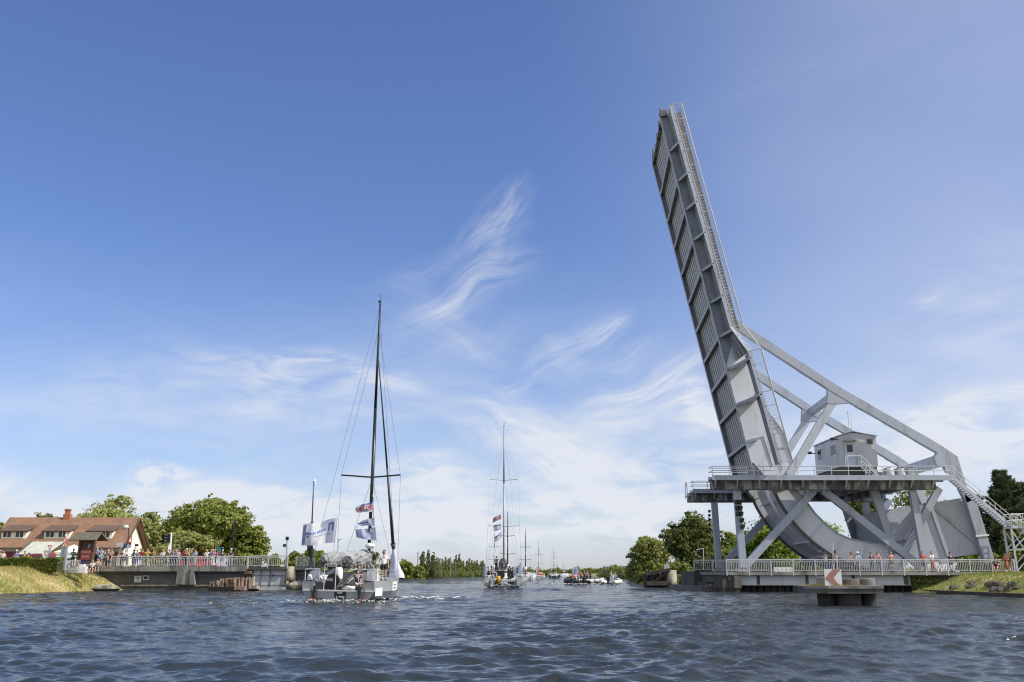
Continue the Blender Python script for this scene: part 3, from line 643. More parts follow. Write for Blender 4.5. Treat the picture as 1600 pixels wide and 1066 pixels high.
# ================================================================ left approach, quay and railings
LX0,LX1,LX2=P(150,880,104).x,P(386,880,104).x,P(446,880,104).x
la=thing('approach_deck','weathered concrete approach deck with dark recessed wall and steel end wall','bridge deck',(-33,106,0))
m=MB(); m.span(LX0,LX1,104,104.5,1.86,2.36); m.span(LX0,-21.6,104.5,114,2.0,2.34); part('deck_slab',m,concrete,la)
m=MB(); m.span(LX1+.02,LX2+.1,104.05,104.6,2.02,2.34); part('end_slab',m,concdark,la)
m=MB(); m.span(LX0-1,LX1+.2,104.7,105.1,-1.4,1.99); part('abutment_wall',m,mat('grey concrete wall',(.17,.165,.15),.9,(.09,.087,.08),.7,.7,stretch=(1,1,.6),bump=.15),la)
m=MB(); m.span(LX0+2.6,LX1+.1,104.25,104.69,.38,.52); part('ledge',m,concpale,la)
m=MB(); m.span(LX0+2.2,LX1+.1,104.32,104.69,-1.4,.378); part('footing',m,concrete,la)
pa=[P(u,v,104) for u,v in ((277,893),(303,893),(304.5,913.5),(274,913.5))]
m=MB(); m.prism(pa,(0,.69,0)); part('pilaster',m,concrete,la)
m=MB(); a=P(297,890,103.9); m.tube((a.x,103.92,2.1),(a.x-.05,103.95,.55),.06); part('drain_pipe',m,concdark,la)
m=MB(); m.span(LX0,LX1,104.62,104.69,1.42,1.5); part('service_pipe',m,mat('blue grey pipe',(.10,.12,.16),.5),la)
m=MB(); p,q=P(210,900,104.6),P(220,910,104.6); m.span(p.x,q.x,104.64,104.69,q.z,p.z); o=part('notice_board',m,white,la)
m=MB(); m.span(p.x+.15,q.x-.15,104.62,104.64,p.z-.28,p.z-.08); m.box((p.x+.42,104.63,q.z+.2),(.16,.03,.16)); part('notice_print',m,mat('faded print',(.35,.36,.30),.8),o)
m=MB(); p,q=P(223.5,899.5,104.6),P(232,906.5,104.6); m.span(p.x,q.x,104.6,104.69,q.z,p.z); o=part('window_frame',m,white,la)
m=MB(); m.span(p.x+.09,q.x-.09,104.58,104.6,q.z+.09,p.z-.08); part('pane',m,glass,o)
# steel end wall
sw=thing('steel_wall','flaking white steel end wall under the left approach deck, next to the stone corner','wall',(-25,104.5,0))
x0,x1=P(395,900,104.4).x,P(447,900,104.4).x
m=MB(); m.span(x0,x1,104.4,104.68,.3,2.0); part('plate',m,whitesteel,sw)
m=MB(); m.span(x0,x1,104.3,104.5,-1,.28); part('base_beam',m,whitesteel,sw)
m=MB()
for fx in (.0,.24,.52,.97): m.span(x0+(x1-x0)*fx,x0+(x1-x0)*fx+.05,104.34,104.4,.3,2.0)
m.span(x0,x1,104.33,104.39,1.42,1.46); m.span(x0,x1,104.28,104.35,.46,.52); part('seam_rib',m,concdark,sw)
m=MB(); m.box((x0+2.1,104.33,1.45),(.16,.1,.16)); m.box((x0+3.4,104.33,1.25),(.12,.1,.12)); part('fender_bracket',m,black,sw)
m=MB(); p=P(388,893,104.2); m.box((p.x,104.3,1.75),(.8,.5,.3)); m.box((p.x+.05,104.4,1.2),(.3,.4,.8)); part('rusty_bearing',m,rust,sw)
qy=thing('quay','concrete quay with pale rounded stone corner and a dark side wall','quay',(-22,108,0))
cx0=P(452.5,900,104.6).x
m=MB(); m.lathe([(.58,.9),(.60,1.3),(.56,2.36)],(cx0,104.75,0),14); part('round_corner',m,concpale,qy,True)
m=MB(); 
for i in range(5): m.ball((cx0+.3+.35*i*.6,104.6+.1*i,.3+.12*(i%2)),.62,8,(1,.8,.9))
part('corner_rubble',m,concpale,qy,True)
a=P(457,900,105.); b=P(491,900,113.5)
m=MB(); m.prism([Vector((cx0+.2,105,-1.2)),Vector((a.x+.55,105.1,-1.2)),Vector((b.x,113.5,-1.2)),Vector((cx0-2,113.5,-1.2))],(0,0,2.85)); part('side_wall',m,concdark,qy)  # shade on this wall and its coping is put into the dark colour
m=MB(); m.prism([Vector((cx0+.3,104.9,1.66)),Vector((a.x+.75,105.0,1.66)),Vector((b.x+.25,113.6,1.66)),Vector((cx0-2,113.6,1.66))],(0,0,.68)); part('coping',m,concdark,qy)
railing('railing',(LX0+1.2,104.08,0),(LX1,104.08,0),2.36,3.34,'long pale railing on the left approach deck where the crowd leans','railing',.17,2.0,foot=.3)
railing('railing',(LX1+.1,104.1,0),(LX2+.2,104.1,0),2.34,3.4,'greyer railing above the flaking white steel end wall','railing',.2,2.2,foot=.2)
railing('railing',(cx0+.5,105.2,0),(b.x,113.3,0),2.34,3.3,'thin dark railing along the quay side behind the tall signal mast','railing',.5,1.6)
# rusty mooring dolphin of sheet piles on a low timber base
rd=thing('mooring_dolphin','rusty sheet pile mooring dolphin on a black timber raft before the left wall','dolphin',(P(365,920,98).x,98,0))
xa,xb=P(330,915,98).x,P(398,915,98).x
m=MB(); m.prism([Vector((xa,97.2,-.5)),Vector((P(369,915,97.2).x,96.8,-.5)),Vector((xb,99.8,-.5)),Vector((xa+.8,100.2,-.5))],(0,0,.92)); part('base',m,mat('black tarred timber',(.02,.018,.016),.8,(.06,.05,.04),2,.6,stretch=(.5,.5,3),bump=.3),rd)
m=MB(); m.span(P(366,915,96.7).x,P(386,915,97.6).x,96.65,97.5,.12,.45); m.span(P(387,910,98).x,xb+.1,98.4,99.6,.2,.5); each('pale_beam',m,rustpale,rd)
hs=[(333,.9),(338.5,1.0),(343,.95),(348,1.15),(352,1.2),(356,1.1),(360.5,1.25),(365,1.25),(369,1.2),(373,1.3),(377,1.28),(381,1.2),(385,1.3),(391,1.35)]
for i,(u,h) in enumerate(hs):
    x=GX(u,97.8,.8); y=97.6+.35*(i%3)+(1. if u>383 else 0); m=MB()
    if i%3==1: m.tube((x,y,.3),(x,y,h),.16,.15,9)
    else: m.box((x,y,(h+.3)/2),(.30,.14,h-.3)); m.box((x+.13,y-.14,(h+.3)/2),(.06,.2,h-.3)); m.box((x-.13,y-.14,(h+.3)/2),(.06,.2,h-.3))
    part('pile',m,(rust,rustpale)[i in (3,7,12,13)],rd)
m=MB(); m.box((GX(364,97.4),97.3,1.15),(.9,.1,.09)); part('tie_bar',m,rustpale,rd)
# ================================================================ right hand dolphins
dp=thing('concrete_dolphin','grey octagonal concrete dolphin with round bollards on black piles','dolphin',(P(1320,940,53).x,54,0))
Yd=53.; zt=P(1320,916.5,Yd).z; zc=P(1320,927.5,Yd).z
xl,xm1,xm2,xr=[P(u,920,Yd).x for u in (1259,1282,1360,1381)]
poly=[(xl,53.6),(xm1+.2,52.5),(xm2+.4,52.3),(xr,53.2),(xr+.1,55.2),(xm2,56.6),(xm1,56.6),(xl,55.4)]
m=MB(); m.prism([Vector((x,y,zc)) for x,y in poly],(0,0,zt-zc)); cp=part('cap',m,concdark,dp)
m=MB(); m.prism([Vector((x*1.002,y-.04,zt-.10)) for x,y in poly],(0,0,.14)); part('cap_rim',m,concrete,cp)
for u,y,r_ in ((1293,53.9,.52),(1326,53.3,.62),(1355,53.9,.45)):
    x=P(u,935,y).x; m=MB(); m.lathe([(r_*.93,-1.5),(r_,.1),(r_*1.02,.6),(r_*1.02,zc)],(x,y,0),18); part('pile',m,mat('black tarred pile',(.022,.02,.019),.6,(.05,.045,.04),2,.6),dp,True)
for u,y,r_,h in ((1288,55,.42,.46),(1324,53.8,.62,.36),(1354,53.9,.42,.38)):
    x=P(u,912,y).x; m=MB(); m.lathe([(r_,zt),(r_,zt+h),(r_*.93,zt+h+.02),(r_*.6,zt+h-.02)],(x,y,0),20); part('bollard',m,concrete if u!=1324 else mat('brown concrete',(.15,.13,.10),.9,(.07,.06,.05),2,.7,bump=.3),dp)
bs=thing('chevron_board','white navigation board with a faded red chevron pointing left, on the concrete dolphin','sign',(P(1302,905,53).x,53.1,zt))
c4=[P(u,v,53.) for u,v in ((1287.5,889.3),(1314.,889.3),(1316.5,916.4),(1290.,916.4))]
m=MB(); m.prism(c4,(0,.05,0)); part('board',m,mat('white board paint',(.72,.72,.71),.5,(.5,.49,.46),3,.5),bs)
ch=[P(u,v,52.99) for u,v in ((1301.5,889.6),(1313.3,889.6),(1302.3,903),(1312.5,916.2),(1304.5,916.2),(1290,903.2))]
m=MB(); m.prism(ch,(0,-.012,0)); part('chevron',m,mat('faded red',(.34,.17,.14),.6,(.29,.15,.125),6,.6),bs)
m=MB(); a=P(1298,915,53.1); m.beam((a.x,53.12,zt),(a.x,53.12,c4[0].z),.08,.06); a=P(1308,915,53.1); m.beam((a.x,53.12,zt),(a.x,53.12,c4[0].z),.08,.06); part('post',m,rail,bs)
# tufts on the dolphin
def blades(name,pts,h,wd,m,seed=0,lean=.35):
    r=np.random.default_rng(seed); pts=np.asarray(pts,float); n=len(pts); a=r.uniform(0,6.283,n); hh=h*r.uniform(.5,1.3,n); d=np.stack([np.cos(a),np.sin(a),0*a],1)
    tilt=np.stack([r.normal(0,lean,n)*hh,r.normal(0,lean,n)*hh,hh],1); V=np.stack([pts-d*wd,pts+d*wd,pts+tilt],1).reshape(-1,3)
    return npmesh(name,V,np.arange(3*n).reshape(n,3),m)
drygrass=mat('dry grass blades',(.25,.26,.06),.9,(.52,.42,.20),.3,1.,trans=.3,lo=.4,hi=.6); yellowgrass=mat('yellow weed',(.30,.24,.04),.9,(.16,.14,.04),3,.8,trans=.2); lush=mat('green grass blades',(.17,.24,.03),.9,(.30,.29,.09),.5,.8,trans=.3)
r=np.random.default_rng(5); pts=[]
for u,y,sx_,n in ((1276,53.8,.5,260),(1268,54,.3,120),(1309,53.0,.22,170),(1340,53.1,.08,50),(1290,53.5,.8,150)):
    x=P(u,917,y).x; pts+= [(x+r.normal(0,sx_),y+r.uniform(-.4,.5),zt-.02) for _ in range(n)]
pts=[p for p in pts if p[0]>xl+.15]
solo_o=link('weeds',blades('weeds',pts,.16,.02,yellowgrass,3)); solo_o['kind']='stuff'
# pile dolphin farther up the canal, with plate and pale concrete cylinder
fd=thing('pile_dolphin','dark timber pile dolphin with a pale concrete cylinder at its right end','dolphin',(P(1030,905,125).x,126,0))
m=MB()
for i,(u,v) in enumerate(((1008,897),(1013,897.5),(1019,897),(1024,895.5),(1029,894),(1035,892.5),(1041,891.5))):
    p=P(u,v,124+.4*(i%2)); m=MB(); m.tube((p.x,p.y,-1),(p.x,p.y,p.z),.30,.28,8); part('pile',m,mat('grey pile',(.10,.10,.105),.8,(.035,.03,.03),2,.7,stretch=(1,1,.4)) if i<3 else timber,fd)
m=MB(); p=P(1049.5,891,123.5); m.lathe([(.62,-1),(.6,p.z)],(p.x,123.7,0),16); part('concrete_cylinder',m,concpale,fd,True)
m=MB(); m.beam(P(1009,897,123.5),P(1046,890,123.3),.35,.5); m.beam(P(1018,911,123.4),P(1040,897,123.2),.12,.12); m.beam(P(1010,911.5,123.4),P(1043,911.5,123.4),.5,.5); part('bracing',m,timber,fd)
sb=thing('canal_sign','pair of pale grey plates standing on the far pile dolphin','sign',P(1041.5,890,124.2).to_tuple())
m=MB()
for u in (1038,1042.4): p,q=P(u,882,124.2),P(u+3.8,890,124.2); m.span(p.x,q.x,124.2,124.26,q.z,p.z)
part('plate',m,mat('pale sign plate',(.50,.51,.54),.5),sb); m=MB(); p=P(1042,890,124.2); m.tube((p.x,124.3,p.z-.3),(p.x,124.3,p.z+.8),.05); part('post',m,rail,sb)
pn=thing('pontoon','low rusty floating pontoon beam lying in front of the right quay','pontoon',(P(1080,922,100).x,101,0))
a0,a1=P(1045,920,112).x,P(1096,920,97).x
m=MB(); m.prism([Vector((a0,112,-.4)),Vector((a1,97,-.4)),Vector((a1+2.,97.4,-.4)),Vector((a0+2,112.6,-.4))],(0,0,.85)); part('beam',m,rustpale if False else mat('pontoon grey',(.19,.18,.175),.8,(.09,.075,.06),1.5,.7),pn)
m=MB(); m.prism([Vector((a0+2.,110,-.4)),Vector((a1+.8,98.5,-.4)),Vector((a1+3.5,99,-.4)),Vector((a0+5,112,-.4))],(0,0,1.25)); part('box',m,timber,pn)
m=MB()
for i in range(7): m.ball((a1+.6+.38*i,97.3+.1*(i%3),.42+.1*(i%2)),.24,7,(1,1,.8))
part('debris',m,mat('pale driftwood',(.32,.29,.23),.9,(.12,.10,.08),3,.7),pn)
# stone edging of the right bank
ed=MB(); 
pts=[Vector((P(u,v,y).x,y,0)) for u,v,y in ((1437,925,91.5),)]+[Vector((35.6,84,0)),Vector((35.6,60,0)),Vector((35.6,30,0))]
for a,b in zip(pts,pts[1:]): ed.beam(a+Vector((0,0,-.1)),b+Vector((0,0,-.1)),.5,.75,up=(0,0,1))
solo('bank_edging',ed,timber,'low dark edging along the foot of the right grass bank','edging')
rk=MB(); r=np.random.default_rng(9)
rockm=mat('dark bank rock',(.11,.095,.08),.95,(.045,.04,.035),2,.7,bump=.6)
for i in range(22):
    y=r.uniform(66,88); x=36.3+r.uniform(0,2.0); 
    if i<22:
        mb=MB(); mb.ball((0,0,0),r.uniform(.25,.6),8,(1.2,1,.6)); mb.v=[(a+r.normal(0,.05),b+r.normal(0,.05),c+r.normal(0,.04)) for a,b,c in mb.v]
        z=float(ground_z(np.array([x]),np.array([y]))[0]); solo('rock',mb,rockm,'dark weathered rock half sunk in the right grass bank','rock',(x,y,z+.05),'rocks along the right bank')
mb=MB(); mb.ball((0,0,0),.9,9,(1.5,1,.45)); mb.v=[(a+r.normal(0,.07),b,c) for a,b,c in mb.v]
p=P(167,919,96); solo('rock',mb,concpale,'large pale slab of stone at the water foot of the left bank','rock',(p.x,96,.25))
# ================================================================ house
hs_=thing('house','cream gabled house with long brown tiled roof and three shed dormers','house',(-58,132.5,2.1))
hx1=GX(190,128,5); hx0=GX(20,132.5,8.9); yf,yb,yr=128.,137.,132.5; zg=2.0; ze=GZ(853,128); zr=GZ(808.5,132.5)
m=MB(); m.prism([Vector((hx1-.35,y,z)) for y,z in ((yf+.5,zg),(yb-.5,zg),(yb-.5,ze-.1),(yr,zr-.35),(yf+.5,ze-.1))],(hx0-hx1+.7,0,0)); part('wall',m,plaster,hs_)
def slab(mb,a,b,c,d,th=.18):
    a,b,c,d=map(Vector,(a,b,c,d)); n=(b-a).cross(d-a).normalized(); n=n if n.z>0 else -n
    mb.hexa([a-n*th,b-n*th,c-n*th,d-n*th],[a,b,c,d])
m=MB(); slab(m,(hx0-.4,yf-.3,ze-.25),(hx1+.25,yf-.3,ze-.25),(hx1+.25,yr,zr),(hx0-.4,yr,zr)); slab(m,(hx0-.4,yb+.3,ze-.25),(hx1+.25,yb+.3,ze-.25),(hx1+.25,yr,zr),(hx0-.4,yr,zr)); rf=part('roof',m,tile,hs_)
m=MB()
for ys_1 in (yf-.3,yb+.3): m.beam((hx1+.3,ys_1,ze-.42),(hx1+.3,yr,zr-.12),.14,.34,up=(0,ys_1-yr,0) if False else (1,0,0))
part('barge_board',m,woodd,rf)
m=MB(); p=P(106,808,132.5); m.box((p.x,132.4,p.z-.1),(.9,.7,.9)); m.box((p.x,132.4,p.z+.35),(.62,.5,1.2)); m.box((p.x,132.4,p.z+.95),(.72,.6,.16)); part('chimney',m,mat('chimney brick',(.42,.16,.08),.9,(.25,.13,.09),5,.6),rf)
m=MB(); m.tube((hx0-.3,yf-.36,ze-.28),(hx1+.2,yf-.36,ze-.28),.08,.08,6); m.tube((hx1-.1,yf+.42,ze-.4),(hx1-.1,yf+.42,zg),.06,.06,6); part('gutter',m,concdark,rf)
def zroof(y): return ze-.25+(zr-ze+.25)*(y-yf+.3)/(yr-yf+.3)
for (ua,ub) in ((2,41),(69,108),(138,175)):
    yd=129.1; xa,xb=GX(ua,yd,6.5),GX(ub,yd,6.5); zt_=GZ(830,yd); zb_=zroof(yd)-.1
    d_=None; m=MB(); m.prism([Vector((x,yd,z)) for x,z in ((xa,zb_),(xb,zb_),(xb,zt_),(xa,zt_))],(0,2.6,0)); d_=part('dormer',m,plaster,hs_)
    m=MB(); slab(m,(xa-.25,yd-.35,zt_+.02),(xb+.25,yd-.35,zt_+.02),(xb+.25,131.7,GZ(819,131.7)),(xa-.25,131.7,GZ(819,131.7)),.16); part('dormer_roof',m,tiled,d_)
    for f in (.24,.74):
        xc=xa+(xb-xa)*f; zc_=(zt_+zroof(yd))/2+.05; m=MB(); m.box((xc,yd-.02,zc_),(1.15,.08,.85))
        wn=part('window',m,white,hs_); m=MB()
        for s in (-.27,.27): m.box((xc+s,yd-.065,zc_),(.44,.03,.66))
        part('pane',m,glass,wn)
m=MB(); m.span(hx0+.5,hx1-.6,yf-.05,yf+.48,3.2,4.35); part('shop_front',m,mat('dark red front',(.11,.012,.02),.7),hs_)
m=MB()
for i in range(6): x=hx0+2+i*2.5; m.span(x,x+1.3,yf+.40,yf+.47,zg+.1,3.1)
part('shop_window',m,glass,hs_)
# gable banner with vertical lettering blocks
bn_=thing('wall_banner','tall red banner with white and black lettering on the cream gable','banner',(hx1-.3,131.5,6))
q=[P(u,v,130.6) for u,v in ((211,831),(214.5,831),(209,855),(205,855))]
yb0,yb1=130.3,131.6; xg_=hx1-.30; z1,z0=GZ(831,131),GZ(855,131)
m=MB(); m.span(xg_-.02,xg_+.05,yb0,yb1+.3,z0,z1); part('cloth',m,redpaint,bn_)
m=MB()
hz_=(z1-z0)
for f0,f1 in ((.10,.16),(.30,.42),(.45,.54),(.57,.64)): m.span(xg_+.05,xg_+.06,yb0+.3,yb1-.05,z1-hz_*f1,z1-hz_*f0)
m.span(xg_+.05,xg_+.062,yb0+.3,yb0+.6,z1-hz_*.32,z1-hz_*.10); m.span(xg_+.05,xg_+.06,yb0+.2,yb1,z1-hz_*.95,z1-hz_*.88); part('lettering',m,white,bn_)
m=MB(); m.span(xg_+.05,xg_+.061,yb0+.15,yb1+.1,z1-hz_*.84,z1-hz_*.70); part('black_band',m,black,bn_)
# ================================================================ tents, cars, kiosk, signs, lamps on the left bank
tn_=thing('marquee','large grey green marquee with a dark gable edge left of the signposts','tent',(GX(40,117),117,2.1))
ya,yb_=114.5,121.; zr_=GZ(846.5,118); ze_=GZ(866,114.5); xa,xb=GX(28,114.5,3.6),GX(72,114.5,3.6)
tcl=mat('grey green canvas',(.40,.42,.34),.9,(.55,.56,.50),.7,.7,stretch=(3,.6,1),bump=.3)
m=MB(); slab(m,(xa,ya,ze_),(xb,ya,ze_),(xb+.3,118,zr_),(xa-.2,118,zr_),.06); slab(m,(xa,yb_+.5,ze_),(xb,yb_+.5,ze_),(xb+.3,118,zr_),(xa-.2,118,zr_),.06); part('canopy',m,tcl,tn_)
m=MB(); m.beam((xa-.05,ya-.05,ze_),(xa-.25,118,zr_),.12,.25); m.beam((xa,yb_+.5,ze_),(xa-.25,118,zr_),.12,.2); part('edge_pole',m,concdark,tn_)
m=MB()
for x in (xa,(xa+xb)/2,xb):
    for y in (ya+.1,yb_): m.tube((x,y,2.0),(x,y,ze_),.05)
each('pole',m,rail,tn_)
m=MB(); m.prism([Vector((xa-.1,y,z)) for y,z in ((ya+.4,ze_),(yb_,ze_),(118,zr_-.15))],(.03,0,0)); part('gable_sheet',m,mat('lilac canvas',(.42,.40,.44),.9),tn_)
t2=thing('party_tent','crumpled white sheeting over a second stall, between marquee and signposts','tent',(GX(62,121),121,2.1)); r=np.random.default_rng(3)
xa,xb=GX(46,121,4),GX(76,121,4); gx=np.linspace(xa,xb,14); gy=np.linspace(119.5,123,7); vs=[]
for j,y in enumerate(gy):
    for i,x in enumerate(gx): vs.append((x,y,GZ(866,119.5)+(GZ(847,121)-GZ(866,119.5))*(1-abs(j-3)/3.2)*(1-.5*(i/13)**2)+r.normal(0,.14)))
m=MB(); m.add(vs,[(j*14+i,j*14+i+1,j*14+i+15,j*14+i+14) for j in range(6) for i in range(13)]); part('canopy',m,mat('white sheeting',(.74,.74,.70),.8,(.45,.47,.40),3,.5),t2)
m=MB()
for x in (xa+.2,xb-.2):
    for y in (119.7,122.8): m.tube((x,y,2),(x,y,3.4),.04)
each('pole',m,rail,t2)
def pagoda(u0,u1,vt,ve,Y,label):
    xa,xb=GX(u0,Y,4),GX(u1,Y,4); wd=(xb-xa)/2; o=thing('party_tent',label,'tent',((xa+xb)/2,Y+wd,2.1)); zt_,ze_=GZ(vt,Y+wd)-2.1,GZ(ve,Y)-2.1; m=MB()
    c4=[(-wd,-wd,ze_),(wd,-wd,ze_),(wd,wd,ze_),(-wd,wd,ze_)]; md=[(x*.35,y*.35,ze_+(zt_-ze_)*.6) for x,y,z in c4]
    m.add(c4+md+[(0,0,zt_)],[(i,(i+1)%4,(i+1)%4+4,i+4) for i in range(4)]+[(i+4,(i+1)%4+4,8) for i in range(4)]); m.add([(x,y,z) for x,y,z in c4]+[(x,y,z-.28) for x,y,z in c4],[(i,(i+1)%4,(i+1)%4+4,i+4) for i in range(4)])
    part('canopy',m,mat('white canvas',(.80,.79,.74),.8,(.68,.67,.6),1.,.5),o,world=False); m=MB()
    for x,y,z in c4: m.tube((x*.97,y*.97,0),(x*.97,y*.97,z),.05)
    each('pole',m,rail,o,world=False)
pagoda(84,127,851,862.5,116,'white peaked party tent behind the white car and the wooden kiosk')
# cars
def car(label,loc,rz,col,group='cars parked behind the hedge'):
    o=thing('parked_car',label,'car',loc,rz,group); prof=[(-2.05,.35),(-2.1,.75),(-1.95,.95),(-1.6,1.35),(-.6,1.48),(.5,1.42),(1.25,.98),(1.95,.82),(2.1,.6),(2.05,.33)]
    m=MB(); 
    def ring(y,k,zk): return [(x*k,y,.33+(z-.33)*zk) for x,z in prof]
    R_=[ring(-.86,.97,.9),ring(-.80,1,1),ring(.80,1,1),ring(.86,.97,.9)]; n=len(prof)
    m.add([p for q in R_ for p in q],[(j*n+i,j*n+(i+1)%n,(j+1)*n+(i+1)%n,(j+1)*n+i) for j in range(3) for i in range(n)]+[tuple(range(n)),tuple(range(3*n,4*n))]); part('body',m,col,o,False,False)
    m=MB()
    for s in (-1,1):
        for x0,x1_,xt0,xt1 in ((-1.55,-.55,-1.35,-.55),(-.47,.42,-.47,.35),(.5,1.05,.5,.6)): m.add([(x0,s*.875,.98),(x1_,s*.875,.98),(xt1,s*.845,1.34),(xt0,s*.845,1.34)],[(0,1,2,3)])
    for xs_,zs in (((1.2,.55),(1.02,1.4)),): m.add([(1.24,-.72,1.02),(1.24,.72,1.02),(.62,.66,1.4),(.62,-.66,1.4)],[(0,1,2,3)]); m.add([(-2.0,-.72,1.),(-2.0,.72,1.),(-1.68,.66,1.34),(-1.68,-.66,1.34)],[(0,1,2,3)])
    part('side_window',m,glass,o,False,False)
    for x in (-1.3,1.32):
        for s in (-1,1):
            m=MB(); m.tube((x,s*.70,.32),(x,s*.88,.32),.32,.32,14); w_=part('wheel',m,blackrubber,o,False,False)
            m=MB(); m.tube((x,s*.875,.32),(x,s*.895,.32),.19,.19,10); part('rim',m,rail,w_,False,False)
    for s in (-.6,.6):
        m=MB(); m.box((2.04,s,.68),(.12,.34,.14)); part('headlight',m,white,o,False,False)
        m=MB(); m.box((-2.04,s,.82),(.1,.25,.18)); part('taillight',m,redpaint,o,False,False)
    return o
car('white car parked in front of the white peaked tent',(GX(97,108),108,2.05),math.pi*.96,mat('white car paint',(.74,.75,.77),.25,coat=.6))
car('dark red car behind the hedge, half under the grey green marquee',(GX(54,111),111,2.3),math.pi,mat('dark red car paint',(.16,.02,.03),.25,coat=.6))
car('red car on the far side of the left deck behind the spectators',(GX(309,118),118,2.1),.1,mat('red car paint',(.5,.03,.03),.25,coat=.6))
# kiosk
kx,ky=GX(134,98,3),98.; kz=2.05
k=thing('information_kiosk','timber information kiosk with shingled gable roof and red panels','kiosk',(kx,ky,kz),math.radians(-14))
m=MB(); m.beam((-.95,0,-.4),(-.70,0,3.0),.24,.24); m.beam((.62,0,-.4),(.85,0,3.0),.24,.24); each('post',m,woodd,k,world=False)
m=MB(); m.beam((-.9,-.13,.1),(-.76,-.13,1.6),.06,.02); m.beam((.7,-.13,.1),(.80,-.13,1.6),.06,.02); part('post_lit_edge',m,wood,k,world=False)  # honey strips paint a sunlit side onto the brown posts
m=MB(); m.add([(-.66,-.02,.3),(.6,-.02,.3),(.74,-.02,2.75),(-.56,-.02,2.75),(-.66,.05,.3),(.6,.05,.3),(.74,.05,2.75),(-.56,.05,2.75)],[(0,1,2,3),(7,6,5,4),(0,4,5,1),(1,5,6,2),(2,6,7,3),(3,7,4,0)]); bp=part('backboard',m,mat('maroon board',(.11,.03,.028),.6),k,world=False)
m=MB(); m.box((.0,-.05,1.35),(1.18,.04,1.0)); o=part('red_panel',m,mat('brick red panel',(.42,.07,.05),.6),k,world=False)
text('PEGASUS',.25,white,o,(0,-.075,1.62)); text('BRIDGE',.25,white,o,(0,-.075,1.18))
m=MB(); m.box((-.02,-.05,.66),(1.15,.04,.22)); part('photo_panel',m,mat('blue photo strip',(.06,.09,.18),.5),k,world=False)
m=MB(); m.box((-.03,-.05,.2),(1.1,.04,.6)); part('map_panel',m,mat('pinkish map',(.55,.42,.38),.7,(.4,.3,.28),4,.7),k,world=False)
m=MB(); m.add([(.15,-.045,1.95),(.45,-.045,2.2),(.22,-.045,2.45),(.15,-.05,1.9)],[(0,1,2,3)]); part('emblem',m,mat('pale blue emblem',(.3,.4,.62),.6),bp,world=False)
m=MB(); slab(m,(-1.35,-.95,2.75),(1.65,-.95,2.75),(1.5,0,3.5),(-1.15,0,3.5),.1); slab(m,(-1.35,.95,2.75),(1.65,.95,2.75),(1.5,0,3.5),(-1.15,0,3.5),.1); part('roof',m,shingle,k,world=False)
m=MB(); m.beam((-1.33,-.95,2.68),(-1.18,0,3.42),.14,.1); m.beam((-1.33,.95,2.68),(-1.18,0,3.42),.14,.1); m.beam((-1.2,-.6,2.8),(-1.2,.6,2.8),.1,.1); part('gable_board',m,concdark,k,world=False)
m=MB(); m.beam((-.85,-.1,.75),(.35,-.9,-.55),.13,.13); m.beam((.8,-.1,.85),(1.3,-.6,-.3),.11,.11); each('prop',m,wood,k,world=False)
# white crates below the kiosk
m=MB(); m.box((0,0,.3),(1.1,.7,.6)); m.box((.1,-.1,.7),(.5,.4,.22)); solo('bench_box',m,white,'white box bench standing under the kiosk panels','box',(kx-.1,ky-.55,kz-.35))
# glass panel fence by the kiosk
gf=thing('barrier','low grey metal barrier with bars left of the kiosk','barrier',(GX(112,97),97,2)); xa,xb=GX(101,97),GX(124,97); m=MB(); m.tube((xa,97,2.85),(xb,97,2.85),.035); m.tube((xa,97,1.95),(xb,97,1.95),.03); part('rail',m,rail,gf)
m=MB()
for x in np.linspace(xa,xb,16): m.tube((x,97,1.7),(x,97,2.85),.02,n=4)
part('bars',m,rail,gf)
def post(name,label,cat,u,vb,vt,Y,r_,m,lean=0.,group=None):
    a=P(u,vb,Y); b=P(u+lean,vt,Y); o=thing(name,label,cat,a.to_tuple(),group=group); q=MB(); q.tube(a-Vector((0,0,.5)),b,r_,r_*.9,8); part('post',q,m,o); return o,a,b
def plate(o,name,u0,u1,v0,v1,Y,m,th=.04):
    p,q=P(u0,v0,Y),P(u1,v1,Y); mb=MB(); mb.span(p.x,q.x,Y-th,Y,q.z,p.z); return part(name,mb,m,o)
o,a,b=post('road_sign','leaning post with a triangular give way sign above two grey plates','road sign',72,890,851,95,.045,rail,6)
m=MB(); q=[P(u,v,94.9) for u,v in ((74,852),(81.5,852),(77.7,859.5))]; m.prism(q,(0,.04,0)); sg=part('sign_triangle',m,redpaint,o); c_=(q[0]+q[1]+q[2])/3
m=MB(); m.prism([c_+(x-c_)*.6+Vector((0,-.02,0)) for x in q],(0,.02,0)); part('sign_face',m,white,sg)
plate(o,'upper_plate',72,80.5,860,864,94.9,mat('grey plate',(.42,.44,.47),.5)); plate(o,'lower_plate',71,81,866,871.5,94.9,MATS['grey plate'])
m=MB(); p=P(81.6,869,94.85); m.tube((p.x,94.85,p.z),(p.x,94.9,p.z),.36,.36,16); part('round_plate',m,mat('pink red disc',(.45,.12,.15),.6),o)
for uu,lab in ((95,'left'),(99.5,'right')):
    a=P(uu,891,96); b=P(uu+4,855,96); o=thing('barrier_post','%s one of two leaning galvanised steel barrier posts beside the kiosk'%lab,'post',a.to_tuple(),group='barrier posts'); m=MB(); m.beam(a,b,.30,.3); part('post',m,mat('galvanised sheet',(.34,.37,.41),.45,(.25,.27,.3),2,.5),o)
    m=MB(); m.box(b,(.36,.36,.06)); part('cap',m,rail,o)
o,a,b=post('barrier_pole','raised red and white striped barrier pole beside the kiosk','barrier',98,858,831,96.2,.07,mat('pink red stripe',(.62,.16,.22),.5),6)
m=MB()
for f in (.15,.45,.75): m.tube(a.lerp(b,f),a.lerp(b,f+.12),.076,.076,8)
